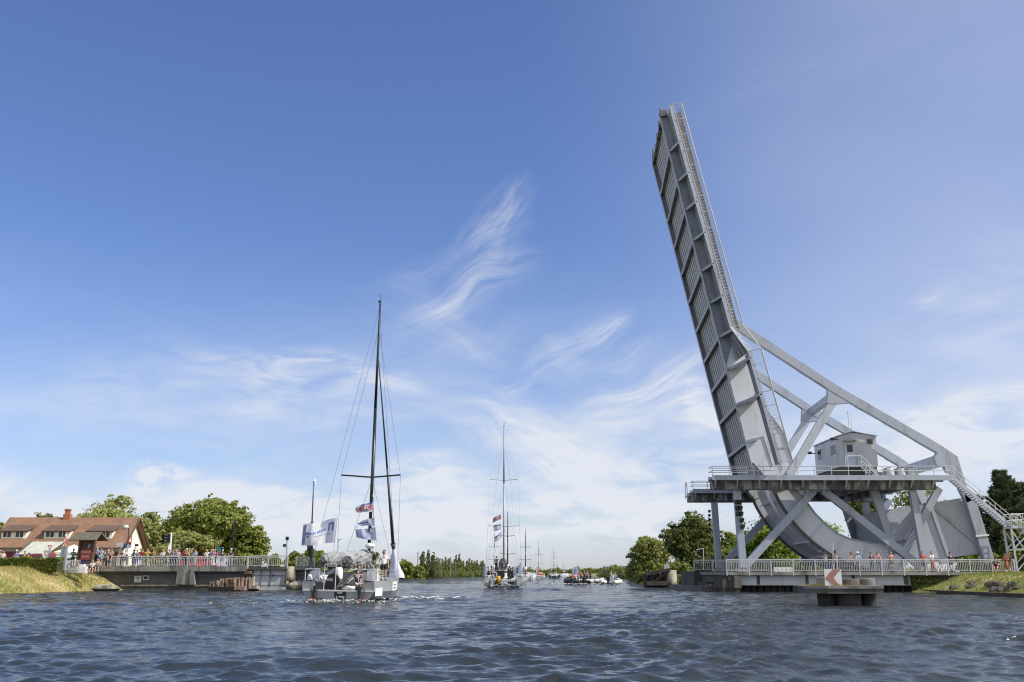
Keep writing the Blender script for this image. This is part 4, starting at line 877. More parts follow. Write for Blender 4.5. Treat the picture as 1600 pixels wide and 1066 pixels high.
part('white_stripe',m,white,o)
o,a,b=post('street_lamp','black street lamp with round white head before the cream gable','street lamp',198,875,823,106,.06,black,3.5)
m=MB(); m.tube(b,P(196,823.5,106),.045); part('arm',m,black,o); m=MB(); c_=P(196.5,824,106); m.ball(c_,.30,12,(1.2,1,.85)); part('lamp_head',m,mat('pale lamp',(.55,.55,.53),.3),o,True); m=MB(); m.tube((c_.x-.05,106,c_.z),(c_.x-.28,105.98,c_.z-.03),.2,.24,10); part('lamp_rim',m,black,o)
o,a,b=post('sign_post','white direction arms on a pale post at the left end of the deck','road sign',187,880,848,105.5,.08,rail,2)
plate(o,'direction_plate',182.5,192.5,848.3,853.5,105.3,mat('pale blue plate',(.50,.56,.62),.5)); plate(o,'brown_plate',192.7,197,849.5,857.5,105.35,woodd)
o,a,b=post('crossing_sign','square blue sign with a white figure shape near the lamp','road sign',199.5,880,850,105,.04,rail,0)
sg=plate(o,'sign_face',197.2,202.5,850,856.5,104.9,bluepaint); m=MB(); p=P(199.8,855.7,104.85); m.add([(p.x-.11,104.84,p.z),(p.x+.11,104.84,p.z),(p.x,104.84,p.z+.32)],[(0,1,2)]); m.ball((p.x,104.85,p.z+.33),.05,6); part('white_figure',m,white,sg)
# traffic light
o=thing('traffic_light','black canal traffic light with three hoods on a white double post','traffic light',P(264,873,105.5).to_tuple()); a=P(262.5,872,105.5); b=P(266.5,834,105.5)
m=MB(); m.tube(a-Vector((0,0,.4)),P(264,848,105.5),.1); m.tube(P(266,872,105.6),P(266.8,836,105.6),.09); each('post',m,white,o)
m=MB(); p,q=P(260.5,834.5,105.3),P(266.6,848,105.3); m.span(p.x,q.x,105.05,105.35,q.z,p.z); hd=part('signal_head',m,black,o); m=MB()
for f in (.17,.5,.83): z=p.z+(q.z-p.z)*f; m.tube((p.x+.1,105.05,z),(p.x-.12,104.7,z-.02),.14,.15,10,False)
each('signal_hood',m,black,hd)
m=MB(); p2,q2=P(266.7,833,105.3),P(267.6,848,105.3); m.span(p2.x,q2.x,105.1,105.4,q2.z,p2.z); part('edge_board',m,white,hd)
o,a,b=post('information_sign','upright sign with blue and green top half and grey lower half behind the rail','sign',342,884,855,107,.05,rail,0)
sg=plate(o,'sign_lower',339.5,345,861,867.5,106.9,mat('slate grey sign',(.16,.18,.23),.5)); plate(o,'sign_upper',340,345.3,854.5,861,106.9,mat('blue green sign',(.02,.12,.28),.4,(.03,.25,.12),4,1.)); 
o,a,b=post('lamp_post','tall thin dark lamp post in front of the big tree','lamp post',362,880,815,115,.075,black,4)
m=MB(); m.tube(b,b+Vector((-.5,-.3,.15)),.05); m.box(b+Vector((-.6,-.35,.15)),(.6,.2,.12)); part('lamp_head',m,black,o)
o,a,b=post('camera_pole','slim pole with two small dark camera boxes at the deck end','camera pole',447.5,886,842,105.,.055,rail,1)
for (u,v,s) in ((448.8,841.5,.32),(444.5,852.5,.28)):
    m=MB(); c_=P(u,v,104.9); m.box(c_,(s*.9,s,s*1.1)); m.tube(c_+Vector((0,-.1,0)),c_+Vector((0,-.3,0)),s*.3); part('camera_box',m,mat('dark box',(.05,.055,.07),.5),o)
o,a,b=post('signal_mast','tall thin signal mast with dark boxes rising from the left quay','mast',486.5,886,816,110,.17,mat('slate mast',(.10,.13,.17),.5),1)
m=MB(); m.tube(b,P(490.3,750,110),.085,.05); part('upper_mast',m,mat('slate mast',(.1,.13,.17),.5),o)
for u,v,w_,h_ in ((484,852,.5,.45),(483.5,858.5,.45,.4),(484.5,866,.42,.6),(483.8,847.5,.9,.22)):
    m=MB(); c_=P(u,v,109.7); m.box(c_,(w_,.4,h_)); part('signal_box',m,black,o)
m=MB(); c_=P(491.5,752,110); m.ball(c_,.2,8); m.tube(c_,c_+Vector((.05,0,-.35)),.12); part('camera',m,white,o)
o,a,b=post('lamp_post','thin grey lamp post on the far left bank seen beyond the white race flag','lamp post',528,884,843,160,.07,rail,1); m=MB(); m.box(b+Vector((.2,0,0)),(.6,.3,.15)); part('lamp_head',m,rail,o)
o,a,b=post('lamp_post','pale street lamp with an arm to the left among the right trees','lamp post',1099,884,857,135,.06,rail,0); m=MB(); m.beam(b,P(1088,859,135),.1,.08); part('lamp_arm',m,rail,o)
o,a,b=post('marker_board','small dark square board on a post beside the far tower column','sign',1108.5,890,873,111.,.05,concdark,0); plate(o,'board',1105.3,1111.2,873,880,110.9,mat('slate grey sign',(.16,.18,.23),.5))
for u,vt in ((653,863),(689,872),(703.5,874),(712,877)):
    o,a,b=post('utility_pole','bare utility pole standing before the far poplars','utility pole',u,899,vt,{653:345,689:380,703.5:400,712:420}[u],.16,mat('grey pole',(.2,.19,.18),.8),0,'utility poles on the far bank'); m=MB(); m.beam(b+Vector((-.6,0,-.4)),b+Vector((.6,0,-.4)),.1,.1); part('crossarm',m,MATS['grey pole'],o)
m=MB(); p=P(1300,852,96); m.tube((0,0,0),(.1,0,GZ(849,94)-1.8),.06); m.tube((.02,-.02,.9),(.1,-.02,GZ(853,94)-1.8),.035)
solo('steel_post',m,rail,'thin upright post behind the railing beside the person in the black hat','post',(GX(1302,94),94,1.8))
# ================================================================ trees and plants
def fol(name,c,c2,ns=.35,tr=.42): return mat(name,c,.65,c2,ns,.9,trans=tr,lo=.40,hi=.62)
f_dark=fol('dark green leaves',(0.097, 0.127, 0.024),(0.174, 0.196, 0.041))
f_mid=fol('green leaves',(0.192, 0.238, 0.039),(0.304, 0.329, 0.067))
f_willow=fol('willow leaves',(0.322, 0.356, 0.115),(0.444, 0.455, 0.151))
f_grey=fol('silvery leaves',(0.238, 0.257, 0.108),(0.322, 0.324, 0.138))
f_pop=fol('poplar leaves',(0.149, 0.184, 0.058),(0.224, 0.243, 0.086))
f_pine=fol('pine needles',(0.044, 0.067, 0.032),(0.085, 0.106, 0.042),tr=.1)
f_olive=fol('olive leaves',(0.213, 0.243, 0.050),(0.305, 0.310, 0.077))
f_bright=fol('bright green leaves',(0.211, 0.299, 0.031),(0.281, 0.351, 0.055))
f_far=fol('far green leaves',(0.172, 0.206, 0.100),(0.230, 0.251, 0.127),.12)
f_hedge=fol('hedge leaves',(0.118, 0.166, 0.024),(0.234, 0.245, 0.042),.9)
bark=mat('tree bark',(.085,.068,.050),.9,(.16,.135,.11),3,.7,stretch=(2,2,.4),bump=.4)
def leafcloud(seed,lobes,n,size,m,clump=.26,shell=.20,nclump=None,droop=0.,name='crown',aspect=.62):
    r=np.random.default_rng(seed); lobes=np.array(lobes,float); ar=np.array([(a*b*c)**(2/3) for a,b,c in lobes[:,3:]]); ar/=ar.sum()
    K=nclump or max(40,n//20); li=r.choice(len(lobes),K,p=ar); d=r.normal(size=(K,3)); d[:,2]+=.18; d/=np.linalg.norm(d,axis=1)[:,None]
    rad=1-np.abs(r.normal(0,shell,K)); rad=np.where(r.uniform(size=K)<.14,r.uniform(.3,.8,K),rad); rad=np.where(r.uniform(size=K)<.12,rad*r.uniform(1.0,1.13,K),rad)
    C=lobes[li,:3]+d*lobes[li,3:]*rad[:,None]; R=lobes[li,3:].min(1)*clump*r.uniform(.6,1.6,K)
    ki=r.integers(0,K,n); q=r.normal(size=(n,3)); q/=np.linalg.norm(q,axis=1)[:,None]; q*=(r.uniform(size=n)**.4)[:,None]
    p=C[ki]+q*R[ki][:,None]*np.array([1.2,1.2,.85]); p[:,2]-=droop*np.abs(q[:,2])*R[ki]
    nrm=d[ki]*.55+q*.7+r.normal(0,.55,(n,3))+np.array([0,0,.25]); nrm/=np.linalg.norm(nrm,axis=1)[:,None]
    a=np.cross(nrm,r.normal(size=(n,3))); a/=np.linalg.norm(a,axis=1)[:,None]; b=np.cross(nrm,a); s=size*r.uniform(.6,1.35,n)[:,None]
    V=np.stack([p-a*s,p-b*s*aspect,p+a*s,p+b*s*aspect],1).reshape(-1,3)
    return npmesh(name,V,np.arange(4*n).reshape(n,4),m)
def lobeset(seed,w,h,dep,n=9,low=.18,shape='round'):
    """ellipsoids inside a w x dep x h box standing on z=low*h"""
    r=np.random.default_rng(seed); L_=[]; hc=h*(1-low)
    if shape=='round':
        L_.append((0,0,low*h+hc*.48,w*.36,dep*.36,hc*.44))
        for i in range(n):
            a=2*math.pi*(i+r.uniform(0,.6))/n; e=r.uniform(-.75,.9); k=math.sqrt(max(.1,1-e*e)); s=r.uniform(.17,.26)
            L_.append((math.cos(a)*w*.33*k,math.sin(a)*dep*.33*k,low*h+hc*(.5+.34*e),w*s,dep*s,hc*s*.95))
        L_.append((r.normal(0,.06)*w,0,h-hc*.2,w*.2,dep*.2,hc*.2))
        for i in range(5 if low<.12 else 3):
            a=2*math.pi*(i+r.uniform(0,.7))/5; L_.append((math.cos(a)*w*.26,math.sin(a)*dep*.26,low*h+hc*.15,w*.2,dep*.2,hc*.17))
    elif shape=='column':
        for i in range(n):
            f=(i+.5)/n; ww=w*(.5-.30*abs(f-.38)/.62 if f>.38 else .5-.22*(.38-f)/.38); L_.append((r.normal(0,.05)*w,r.normal(0,.05)*w,low*h+hc*f,ww*r.uniform(.75,1.05),ww*r.uniform(.75,1.05),hc/n*.95))
    elif shape=='cone':
        for i in range(n):
            f=(i+.5)/n; ww=w*.5*(1-f*.86); k=max(2,int(6*(1-f))+2)
            for j in range(k):
                a=2*math.pi*j/k+r.uniform(0,1); L_.append((math.cos(a)*ww*.6,math.sin(a)*ww*.6,low*h+hc*f+r.normal(0,.03)*h,ww*.45,ww*.45,hc/n*.55))
    return L_
def trunk(seed,h,r0,spread,n=6,low=.2):
    r=np.random.default_rng(seed+99); m=MB(); pts=[Vector((0,0,-.6))]
    for i in range(1,5): pts.append(Vector((r.normal(0,.02)*h,r.normal(0,.02)*h,h*.78*i/4)))
    for i in range(4): m.tube(pts[i],pts[i+1],r0*(1-.2*i),r0*(1-.2*(i+1)),8,False)
    for i in range(n):
        f=r.uniform(low,.62); b=Vector((0,0,h*f)); a=2*math.pi*(i+r.uniform(0,.5))/n; e=b+Vector((math.cos(a)*spread*.42,math.sin(a)*spread*.42,h*r.uniform(.12,.3))); c=b.lerp(e,.5)+Vector((0,0,-.03*h))
        m.tube(b,c,r0*.42,r0*.28,6,False); m.tube(c,e,r0*.28,r0*.08,6,False)
        for k in range(2):
            e2=c+Vector((r.normal(0,.16)*spread,r.normal(0,.16)*spread,h*.16)); m.tube(c,e2,r0*.2,r0*.05,5,False)
    return m
def gz1(x,y): return float(ground_z(np.array([float(x)]),np.array([float(y)]))[0])
def tree(name,label,cat,u0,u1,vt,Y,m,n,leaf,seed,shape='round',low=.18,nl=9,group=None,vb=None,dep=None,clump=.26,shell=.2,droop=0.):
    xc=(GX(u0,Y)+GX(u1,Y))/2; wd=GX(u1,Y)-GX(u0,Y); zb=gz1(xc,Y) if vb is None else GZ(vb,Y); h=GZ(vt,Y)-zb
    o=thing(name,label,cat,(xc,Y,zb),group=group)
    link('crown',leafcloud(seed,lobeset(seed,wd,h,dep or min(wd,h*1.1),nl,low,shape),n,leaf,m,clump,shell,droop=droop),o)
    part('trunk',trunk(seed,h,max(.12,h*.025),wd,6,low+.05),bark,o,True,False)
    return o
# left bank
tree('broadleaf_tree','big dense green tree behind the left deck, tallest on the left bank','tree',258,392,776,150,f_mid,26000,.24,1,low=.16,nl=14,clump=.26)
tree('broadleaf_tree','lower dark green tree joined to the right side of the big left tree','tree',350,418,818,153,f_mid,10000,.23,2,low=.05,nl=8)
tree('willow_tree','pale yellow green willow behind the right part of the brown roof','tree',104,232,772,165,f_willow,20000,.26,3,low=.1,nl=11,droop=.6)
tree('willow_tree','pale willow between the cream gable and the big green tree','tree',205,268,801,160,f_willow,10000,.24,4,low=.02,nl=9,droop=.6)
tree('willow_bush','low pale silvery willow bush behind the traffic light','bush',246,342,830,135,f_willow,13000,.19,5,low=.0,nl=10,droop=.4)
tree('broadleaf_tree','small pale treetop showing above the left part of the brown roof','tree',38,92,802,175,f_grey,4000,.25,6,low=.2,nl=6)
tree('broadleaf_tree','dark tree hidden behind the left end of the brown roof','tree',-60,20,818,170,f_mid,4000,.3,7,low=.1,nl=6)
for i,(u0,u1,vt,Y,m,lab) in enumerate(((416,440,866,210,f_olive,'small olive tree right of the left deck lamp posts'),(440,478,860,220,f_olive,'round olive tree just behind the camera pole'),(470,500,855,230,f_mid,'green tree behind the signal mast boxes'),(484,516,860,215,f_bright,'bright green tree right of the signal mast'),(508,534,868,240,f_mid,'low green tree right of the bright green one'),(520,556,862,260,f_mid,'rounded tree behind the folded grey sail'),(550,600,859,270,f_far,'broad pale tree behind the boom of the near yacht'),(596,626,874,300,f_mid,'low tree partly behind the man on the near yacht'))):
    tree('broadleaf_tree',lab,'tree',u0,u1,vt,Y,m,3200,.30,20+i,low=.05,nl=7)
# far left bank: trees, then a row of poplars
tree('broadleaf_tree','rounded dark tree at the right of the near yacht, on the far left bank','tree',614,650,874.5,335,f_mid,3600,.36,31,low=.02,nl=8)
tree('broadleaf_tree','smaller bushy tree between the rounded dark tree and the tall poplars','tree',641,668,882,338,f_mid,2500,.36,32,low=.0,nl=7)
for i,(u0,u1,vt) in enumerate(((654,667,862.5),(664,674,861),(671,682,864))):
    tree('poplar_tree',('left','tallest, middle','right')[i]+' one of the three tall poplars on the far left bank','tree',u0,u1,vt,365,f_pop,7000,.24,35+i,'column',low=.06,nl=9,group='tall poplars')
PRO={}
def proto(key,shape,m,n,leaf,seed,low,nl,w=1.,h=1.):
    if key not in PRO: PRO[key]=(leafcloud(seed,lobeset(seed,w*10,10,w*10,nl,low,shape),n,leaf,m),trunk(seed,10,.25,w*10,5,low+.05).mesh('trunk',bark,True))
    return PRO[key]
def ptree(name,label,cat,u0,u1,vt,Y,pr,rz,group,w=1.):
    xc=(GX(u0,Y)+GX(u1,Y))/2; wd=GX(u1,Y)-GX(u0,Y); zb=gz1(xc,Y); h=GZ(vt,Y)-zb; o=thing(name,label,cat,(xc,Y,zb),rz,group)
    o.scale=(wd/(10*w),wd/(10*w),h/10); link('crown',pr[0],o); link('trunk',pr[1],o); return o
pc=proto('pop','column',f_pop,6500,.27,51,.0,7,.42); pr1=proto('r1','round',f_far,3000,.32,52,.02,8); pr2=proto('r2','round',f_mid,3000,.32,53,.02,8); pr3=proto('r3','round',f_grey,3000,.32,54,.0,8); pr4=proto('r4','round',f_olive,3000,.32,55,.0,8)
r=np.random.default_rng(77)
for i in range(17):
    u=682+i*4.6+r.normal(0,.8); vt=876-(6 if i in (7,8) else 0)-r.uniform(0,5)+i*.25
    ptree('poplar_tree','far poplar in the dense row between the three tall poplars and the second yacht','tree',u-5.4,u+5.4,vt,400+i*14,pc,r.uniform(0,6),'row of far poplars',.42)
for i in range(20):
    u=660+i*6.5+r.normal(0,1.5); ptree('shrub','rounded shrub at the foot of the far poplar row','shrub',u-7,u+7,887+r.uniform(-2,3)+i*.25,380+i*12,(pr2,pr4,pr1)[i%3],r.uniform(0,6),'shrubs below the far poplars')
for i,(u0,u1,vt,Y,p_) in enumerate(((762,790,884,620,pr2),(780,806,883,640,pr1),(800,822,886,650,pr2),(816,838,885.5,700,pr3),(812,830,888,690,pr4),(834,850,887,760,pr2),(844,862,889,780,pr4),(855,872,890,790,pr2),(866,877,886,800,pr2),(872,890,890.5,800,pr4),(884,902,889,790,pr2),(893,912,885.5,780,pr2),(905,925,887,700,pr4),(911,934,887,660,pr2),(925,945,888,600,pr4),(936,962,884,560,pr1),(950,972,882,520,pr2),(960,985,884,480,pr1),(968,996,883.5,430,pr3),(975,1000,886,400,pr4),(940,960,893,470,pr4),(955,985,894,430,pr2))):
    ptree('broadleaf_tree','far rounded tree closing the end of the canal','tree',u0,u1,vt,Y,p_,r.uniform(0,6),'trees at the end of the canal')
for i in range(22):
    u=826+i*7.5; ptree('broadleaf_tree','far rounded tree closing the end of the canal','tree',u-10,u+10,889.+r.uniform(-2,2.5),840+r.uniform(0,80),(pr1,pr2,pr4)[i%3],r.uniform(0,6),'trees at the end of the canal')
for i in range(16):
    u=940+i*4.4+r.normal(0,1); Yq=430-i*10; ptree('broadleaf_tree','leafy tree at the water edge of the far right bank','tree',u-9,u+9,886+r.uniform(-2.5,4)+(4 if i>12 else 0),Yq,(pr4,pr2,pr1)[i%3],r.uniform(0,6),'trees along the far right bank')
# right bank
tree('broadleaf_tree','rounded green tree left of the tall dark tree on the right bank','tree',978,1050,836,235,f_olive,15000,.27,61,low=.02,nl=11,clump=.26)
tree('broadleaf_tree','tall dark green tree behind the far tower column','tree',1040,1122,799,185,f_dark,21000,.25,62,low=.10,nl=13,clump=.25,shell=.22)
tree('broadleaf_tree','mid green tree between the far and near tower columns','tree',1108,1170,828,172,f_mid,9000,.24,63,low=.0,nl=9)
tree('broadleaf_tree','bright green tree seen through the tower behind the rocker','tree',1150,1262,801,160,f_bright,15000,.24,64,low=.0,nl=11)
tree('broadleaf_tree','green tree behind the counterweight and inner leg','tree',1240,1330,812,158,f_bright,9000,.24,65,low=.0,nl=9)
tree('broadleaf_tree','olive brown treetop behind the middle of the tower','tree',1325,1400,756,140,f_olive,9000,.22,66,low=.1,nl=9,shell=.25)
tree('broadleaf_tree','loose olive treetop behind the tail frame','tree',1396,1500,752,138,f_olive,9000,.20,67,low=.1,nl=10,shell=.3)
tree('shrub','bright green shrub behind the pile dolphin','shrub',1012,1046,881,150,f_bright,5000,.17,68,low=.0,nl=7)
tree('shrub','olive shrub behind the plates of the far dolphin','shrub',1040,1084,874,148,f_olive,6000,.17,69,low=.0,nl=7)
tree('shrub','low green shrub left of the pile dolphin','shrub',990,1016,890,165,f_mid,3000,.18,70,low=.0,nl=6)
tree('shrub','pale reeds and brush left of the right quay','shrub',1056,1096,892,138,f_willow,4500,.14,71,low=.0,nl=7)
tree('shrub','dark shrub below the far tower column','shrub',1090,1140,868,150,f_dark,6000,.2,72,low=.0,nl=7)
tree('shrub','dark green bush under the access stair','shrub',1490,1580,806,116,f_dark,12000,.17,73,low=.0,nl=9)
tree('shrub','green bush at the right edge under the stair landing','shrub',1560,1650,812,112,f_mid,9000,.17,74,low=.0,nl=9)
tree('shrub','low green bush between the tail leg and the stair posts','shrub',1500,1570,858,106,f_bright,6000,.13,75,low=.0,nl=8)
tree('broadleaf_tree','pale green low tree seen between the columns below the platform','tree',1196,1250,842,150,f_bright,6000,.2,76,low=.0,nl=8)
# the dark pine on the right: whorls of branches with needle tufts
def pine(label,u,vt,Y,wd,seed):
    r=np.random.default_rng(seed); x=GX(u,Y,8); zb=gz1(x,Y); h=GZ(vt,Y)-zb; o=thing('pine_tree',label,'tree',(x,Y,zb)); m=MB(); m.tube((0,0,-.5),(0,0,h*.98),.26,.03,8); A=[]; B_=[]
    def tuft(c,d,n,ln):
        for _ in range(n):
            q=d+r.normal(0,.55,3); q/=np.linalg.norm(q); A.append(c+r.normal(0,.06,3)); B_.append(q*ln*r.uniform(.6,1.2))
    z=h*.12
    while z<h*.98:
        f=(z-h*.12)/(h*.88); R=wd*(1-f)**.8*r.uniform(.8,1.12)+.3; k=int(5+4*(1-f))
        for j in range(k):
            a=r.uniform(0,6.28); Ln=R*r.uniform(.55,1.1); dr=np.array([math.cos(a),math.sin(a),0]); e=dr*Ln+np.array([0,0,z+Ln*r.uniform(.12,.42)]); b0=np.array([0,0,z]); m.tube(b0,e,.05,.015,5,False)
            for q in np.linspace(.25,1,6):
                c=b0+(e-b0)*q; 
                for s_ in (-1,0,1):
                    sd=np.array([-dr[1],dr[0],0])*s_*(.55*(1.1-q)*R*.5+.15); c2=c+sd; up=np.array([0,0,1.])+dr*.5+sd*.4
                    tuft(c2,up/np.linalg.norm(up),16,.42)
            tuft(e,np.array([dr[0]*.3,dr[1]*.3,1.]),22,.55)
        z+=h*.05*(1.15-f*.5)
    tuft(np.array([0,0,h*.95]),np.array([0,0,1.]),60,.7)
    A=np.array(A); B_=np.array(B_); n=len(A); w_=np.cross(B_,r.normal(size=(n,3))); w_/=np.linalg.norm(w_,axis=1)[:,None]; w_*=.045
    V=np.stack([A-w_,A+w_,A+B_+w_*.4,A+B_-w_*.4],1).reshape(-1,3)
    link('crown',npmesh('crown',V,np.arange(4*n).reshape(n,4),f_pine),o); part('trunk',m,bark,o,True,False)
pine('dark pine with upright tufted branches behind the access stair',1569,738,114,4.6,81)
pine('second dark pine cut by the right edge of the view',1606,757,117,4.2,82)
# hedge
def boxleaves(seed,x0,x1,y0,y1,z0,z1,n,size,m,name='foliage'):
    r=np.random.default_rng(seed); p=np.stack([r.uniform(x0,x1,n),r.uniform(y0,y1,n),z0+(z1-z0)*r.uniform(0,1,n)**.8],1); fc=r.integers(0,3,n); p[fc==0,1]=y0+np.abs(r.normal(0,.08,(fc==0).sum())); p[fc==1,2]=z1+r.normal(0,.05,(fc==1).sum())
    p[:,2]+=.05*np.sin(p[:,0]*1.9)+.03*np.sin(p[:,0]*5.1); nr=r.normal(size=(n,3))+np.array([0,-.5,.5]); nr/=np.linalg.norm(nr,axis=1)[:,None]; a=np.cross(nr,r.normal(size=(n,3))); a/=np.linalg.norm(a,axis=1)[:,None]; b=np.cross(nr,a); s=size*r.uniform(.6,1.4,n)[:,None]
    return npmesh(name,np.stack([p-a*s,p-b*s*.6,p+a*s,p+b*s*.6],1).reshape(-1,3),np.arange(4*n).reshape(n,4),m)
hx0_,hx1_=GX(-60,94.5),GX(91,94.5); zt_=GZ(873.5,94.5); hg=thing('hedge','clipped green hedge along the top of the left bank','hedge',((hx0_+hx1_)/2,95,1.8)); 
me=boxleaves(91,hx0_,hx1_,94.2,95.6,1.75,zt_,15000,.10,f_hedge); me.transform(Matrix.Translation((-hg.location[0],-95,-1.8))); link('foliage',me,hg)
m=MB()
for i in range(24): x=hx0_+(hx1_-hx0_)*(i+.5)/24; m.tube((x,95,1.6),(x+r.normal(0,.1),95,zt_-.25),.04,.02,5)
part('stems',m,bark,hg)
# ivy hanging on the right abutment
iv=boxleaves(92,P(1424,905,92).x,P(1468,905,92).x,92.0,92.25,.15,1.5,2600,.09,f_dark,'ivy'); io=link('ivy',iv); tag(io,'dark ivy hanging over the right end of the white girder panels','ivy')
# grass blades on both banks
def scatter(n,x0,x1,y0,y1,seed,cond):
    r=np.random.default_rng(seed); x=r.uniform(x0,x1,n); y=r.uniform(y0,y1,n); k=cond(x,y); x,y=x[k],y[k]; return np.stack([x,y,ground_z(x,y)-.02],1)
gl=scatter(60000,-58,-38.5,72,104,101,lambda x,y:(canal(y)[0]-x>.1)); q=link('grass',blades('grass',gl,.26,.022,drygrass,1)); q['kind']='stuff'
gr_=scatter(30000,35.8,52,66,91.4,102,lambda x,y:(x-canal(y)[1]>.3)); q=link('grass',blades('grass',gr_,.22,.02,lush,2)); q['kind']='stuff'
gf_=scatter(9000,-44,-33,112,420,103,lambda x,y:(canal(y)[0]-x>-.5)); q=link('reeds',blades('reeds',gf_,.8,.07,drygrass,4)); q['kind']='stuff'
gq_=scatter(9000,38,52,114,420,104,lambda x,y:(x-canal(y)[1]>-.5)); q=link('reeds',blades('reeds',gq_,1.0,.07,lush,5)); q['kind']='stuff'
# ================================================================ people
def skinmesh(name,verts,edges,sub=1):
    me=bpy.data.meshes.new(name+' cage'); me.from_pydata([v[:3] for v in verts],edges,[]); o=bpy.data.objects.new(name,me); COL.objects.link(o)
    o.modifiers.new('s','SKIN'); 
    for i,v in enumerate(verts):
        s=me.skin_vertices[0].data[i]; s.radius=(v[3],v[4] if len(v)>4 else v[3]); s.use_root=(i==0)
    if sub: o.modifiers.new('u','SUBSURF').levels=sub
    dg=bpy.context.evaluated_depsgraph_get(); dg.update(); r_=bpy.data.meshes.new_from_object(o.evaluated_get(dg)); bpy.data.objects.remove(o); bpy.data.meshes.remove(me)
    r_.name=name; r_.polygons.foreach_set('use_smooth',[True]*len(r_.polygons)); r_.materials.clear(); r_.materials.append(skin); return r_
POSES={
 'stand':dict(R=((.25,.01,1.12),(.27,-.06,.88)),L=((-.25,.01,1.12),(-.27,-.06,.88))),
 'lean':dict(R=((.25,-.14,1.13),(.12,-.36,1.06)),L=((-.25,-.14,1.13),(-.12,-.36,1.06))),
 'handhead':dict(R=((.36,-.10,1.46),(.14,-.12,1.60)),L=((-.25,-.12,1.13),(-.12,-.34,1.08))),
 'camera':dict(R=((.27,-.18,1.24),(.07,-.24,1.54)),L=((-.27,-.18,1.24),(-.07,-.24,1.54))),
 'point':dict(R=((.42,-.12,1.38),(.68,-.22,1.48)),L=((-.25,-.10,1.13),(-.15,-.30,1.06))),
 'cross':dict(R=((.25,-.06,1.12),(-.06,-.24,1.16)),L=((-.25,-.06,1.12),(.08,-.23,1.12))),
 'hold':dict(R=((.26,-.06,1.14),(.10,-.28,1.22)),L=((-.26,-.06,1.14),(-.10,-.28,1.22))),
 'reach':dict(R=((.25,-.02,1.14),(.26,-.14,.92)),L=((-.36,-.18,1.22),(-.56,-.32,1.05))),
 'hip':dict(R=((.36,.04,1.18),(.19,-.05,1.02)),L=((-.25,.01,1.12),(-.27,-.06,.88))),
}
def skeleton(pose,sit=False):
    p=POSES[pose]; V=[]; E=[]; I={}
    def a(n,co,r,par=None,r2=None):
        V.append((*co,r,r2 or r)); I[n]=len(V)-1
        if par: E.append((I[par],I[n]))
    a('pel',(0,0,.95),.135,None,.105); a('sp',(0,0,1.10),.115,'pel',.09); a('ch',(0,.0,1.29),.145,'sp',.10); a('nb',(0,.0,1.43),.075,'ch'); a('nk',(0,-.01,1.50),.052,'nb'); a('jaw',(0,-.025,1.565),.066,'nk',.075); a('hd',(0,-.012,1.645),.080,'jaw',.096); a('top',(0,0,1.705),.055,'hd',.065); a('nose',(0,-.108,1.60),.013,'jaw')
    for s,S in ((1,'R'),(-1,'L')):
        a('hip'+S,(s*.09,0,.88),.092,'pel')
        if sit: kn,an,to=(s*.12,-.42,.92),(s*.13,-.50,.50),(s*.14,-.62,.44)
        else: kn,an,to=(s*.105,-.015,.49),(s*.11,.02,.085),(s*.13,-.13,.035)
        a('kn'+S,kn,.058,'hip'+S); a('an'+S,an,.038,'kn'+S); a('to'+S,to,.032,'an'+S)
        a('sh'+S,(s*.165,0,1.375),.062,'ch'); el,wr=p[S]; a('el'+S,el,.042,'sh'+S); a('wr'+S,wr,.028,'el'+S)
        d=(Vector(wr)-Vector(el)).normalized(); side=d.cross(Vector((0,0,1) if abs(d.z)<.8 else (0,1,0))).normalized(); pm=Vector(wr)+d*.06; a('pm'+S,pm,.034,'wr'+S,.02)
        for k,(o_,ln) in enumerate(((-.027,.075),(-.009,.085),(.009,.08),(.027,.062))):
            b=pm+d*.035+side*o_; m1=b+d*ln*.55; e=m1+d*ln*.35-Vector((0,0,.018)); a('f%d'%k+S,b,.010,'pm'+S); a('g%d'%k+S,m1,.0095,'f%d'%k+S); a('e%d'%k+S,e,.008,'g%d'%k+S)
        t1=pm-d*.02+side*s*.036; a('t0'+S,t1,.011,'pm'+S); a('t1'+S,t1+d*.045+side*s*.012,.009,'t0'+S)
    return V,E,I
PM={}
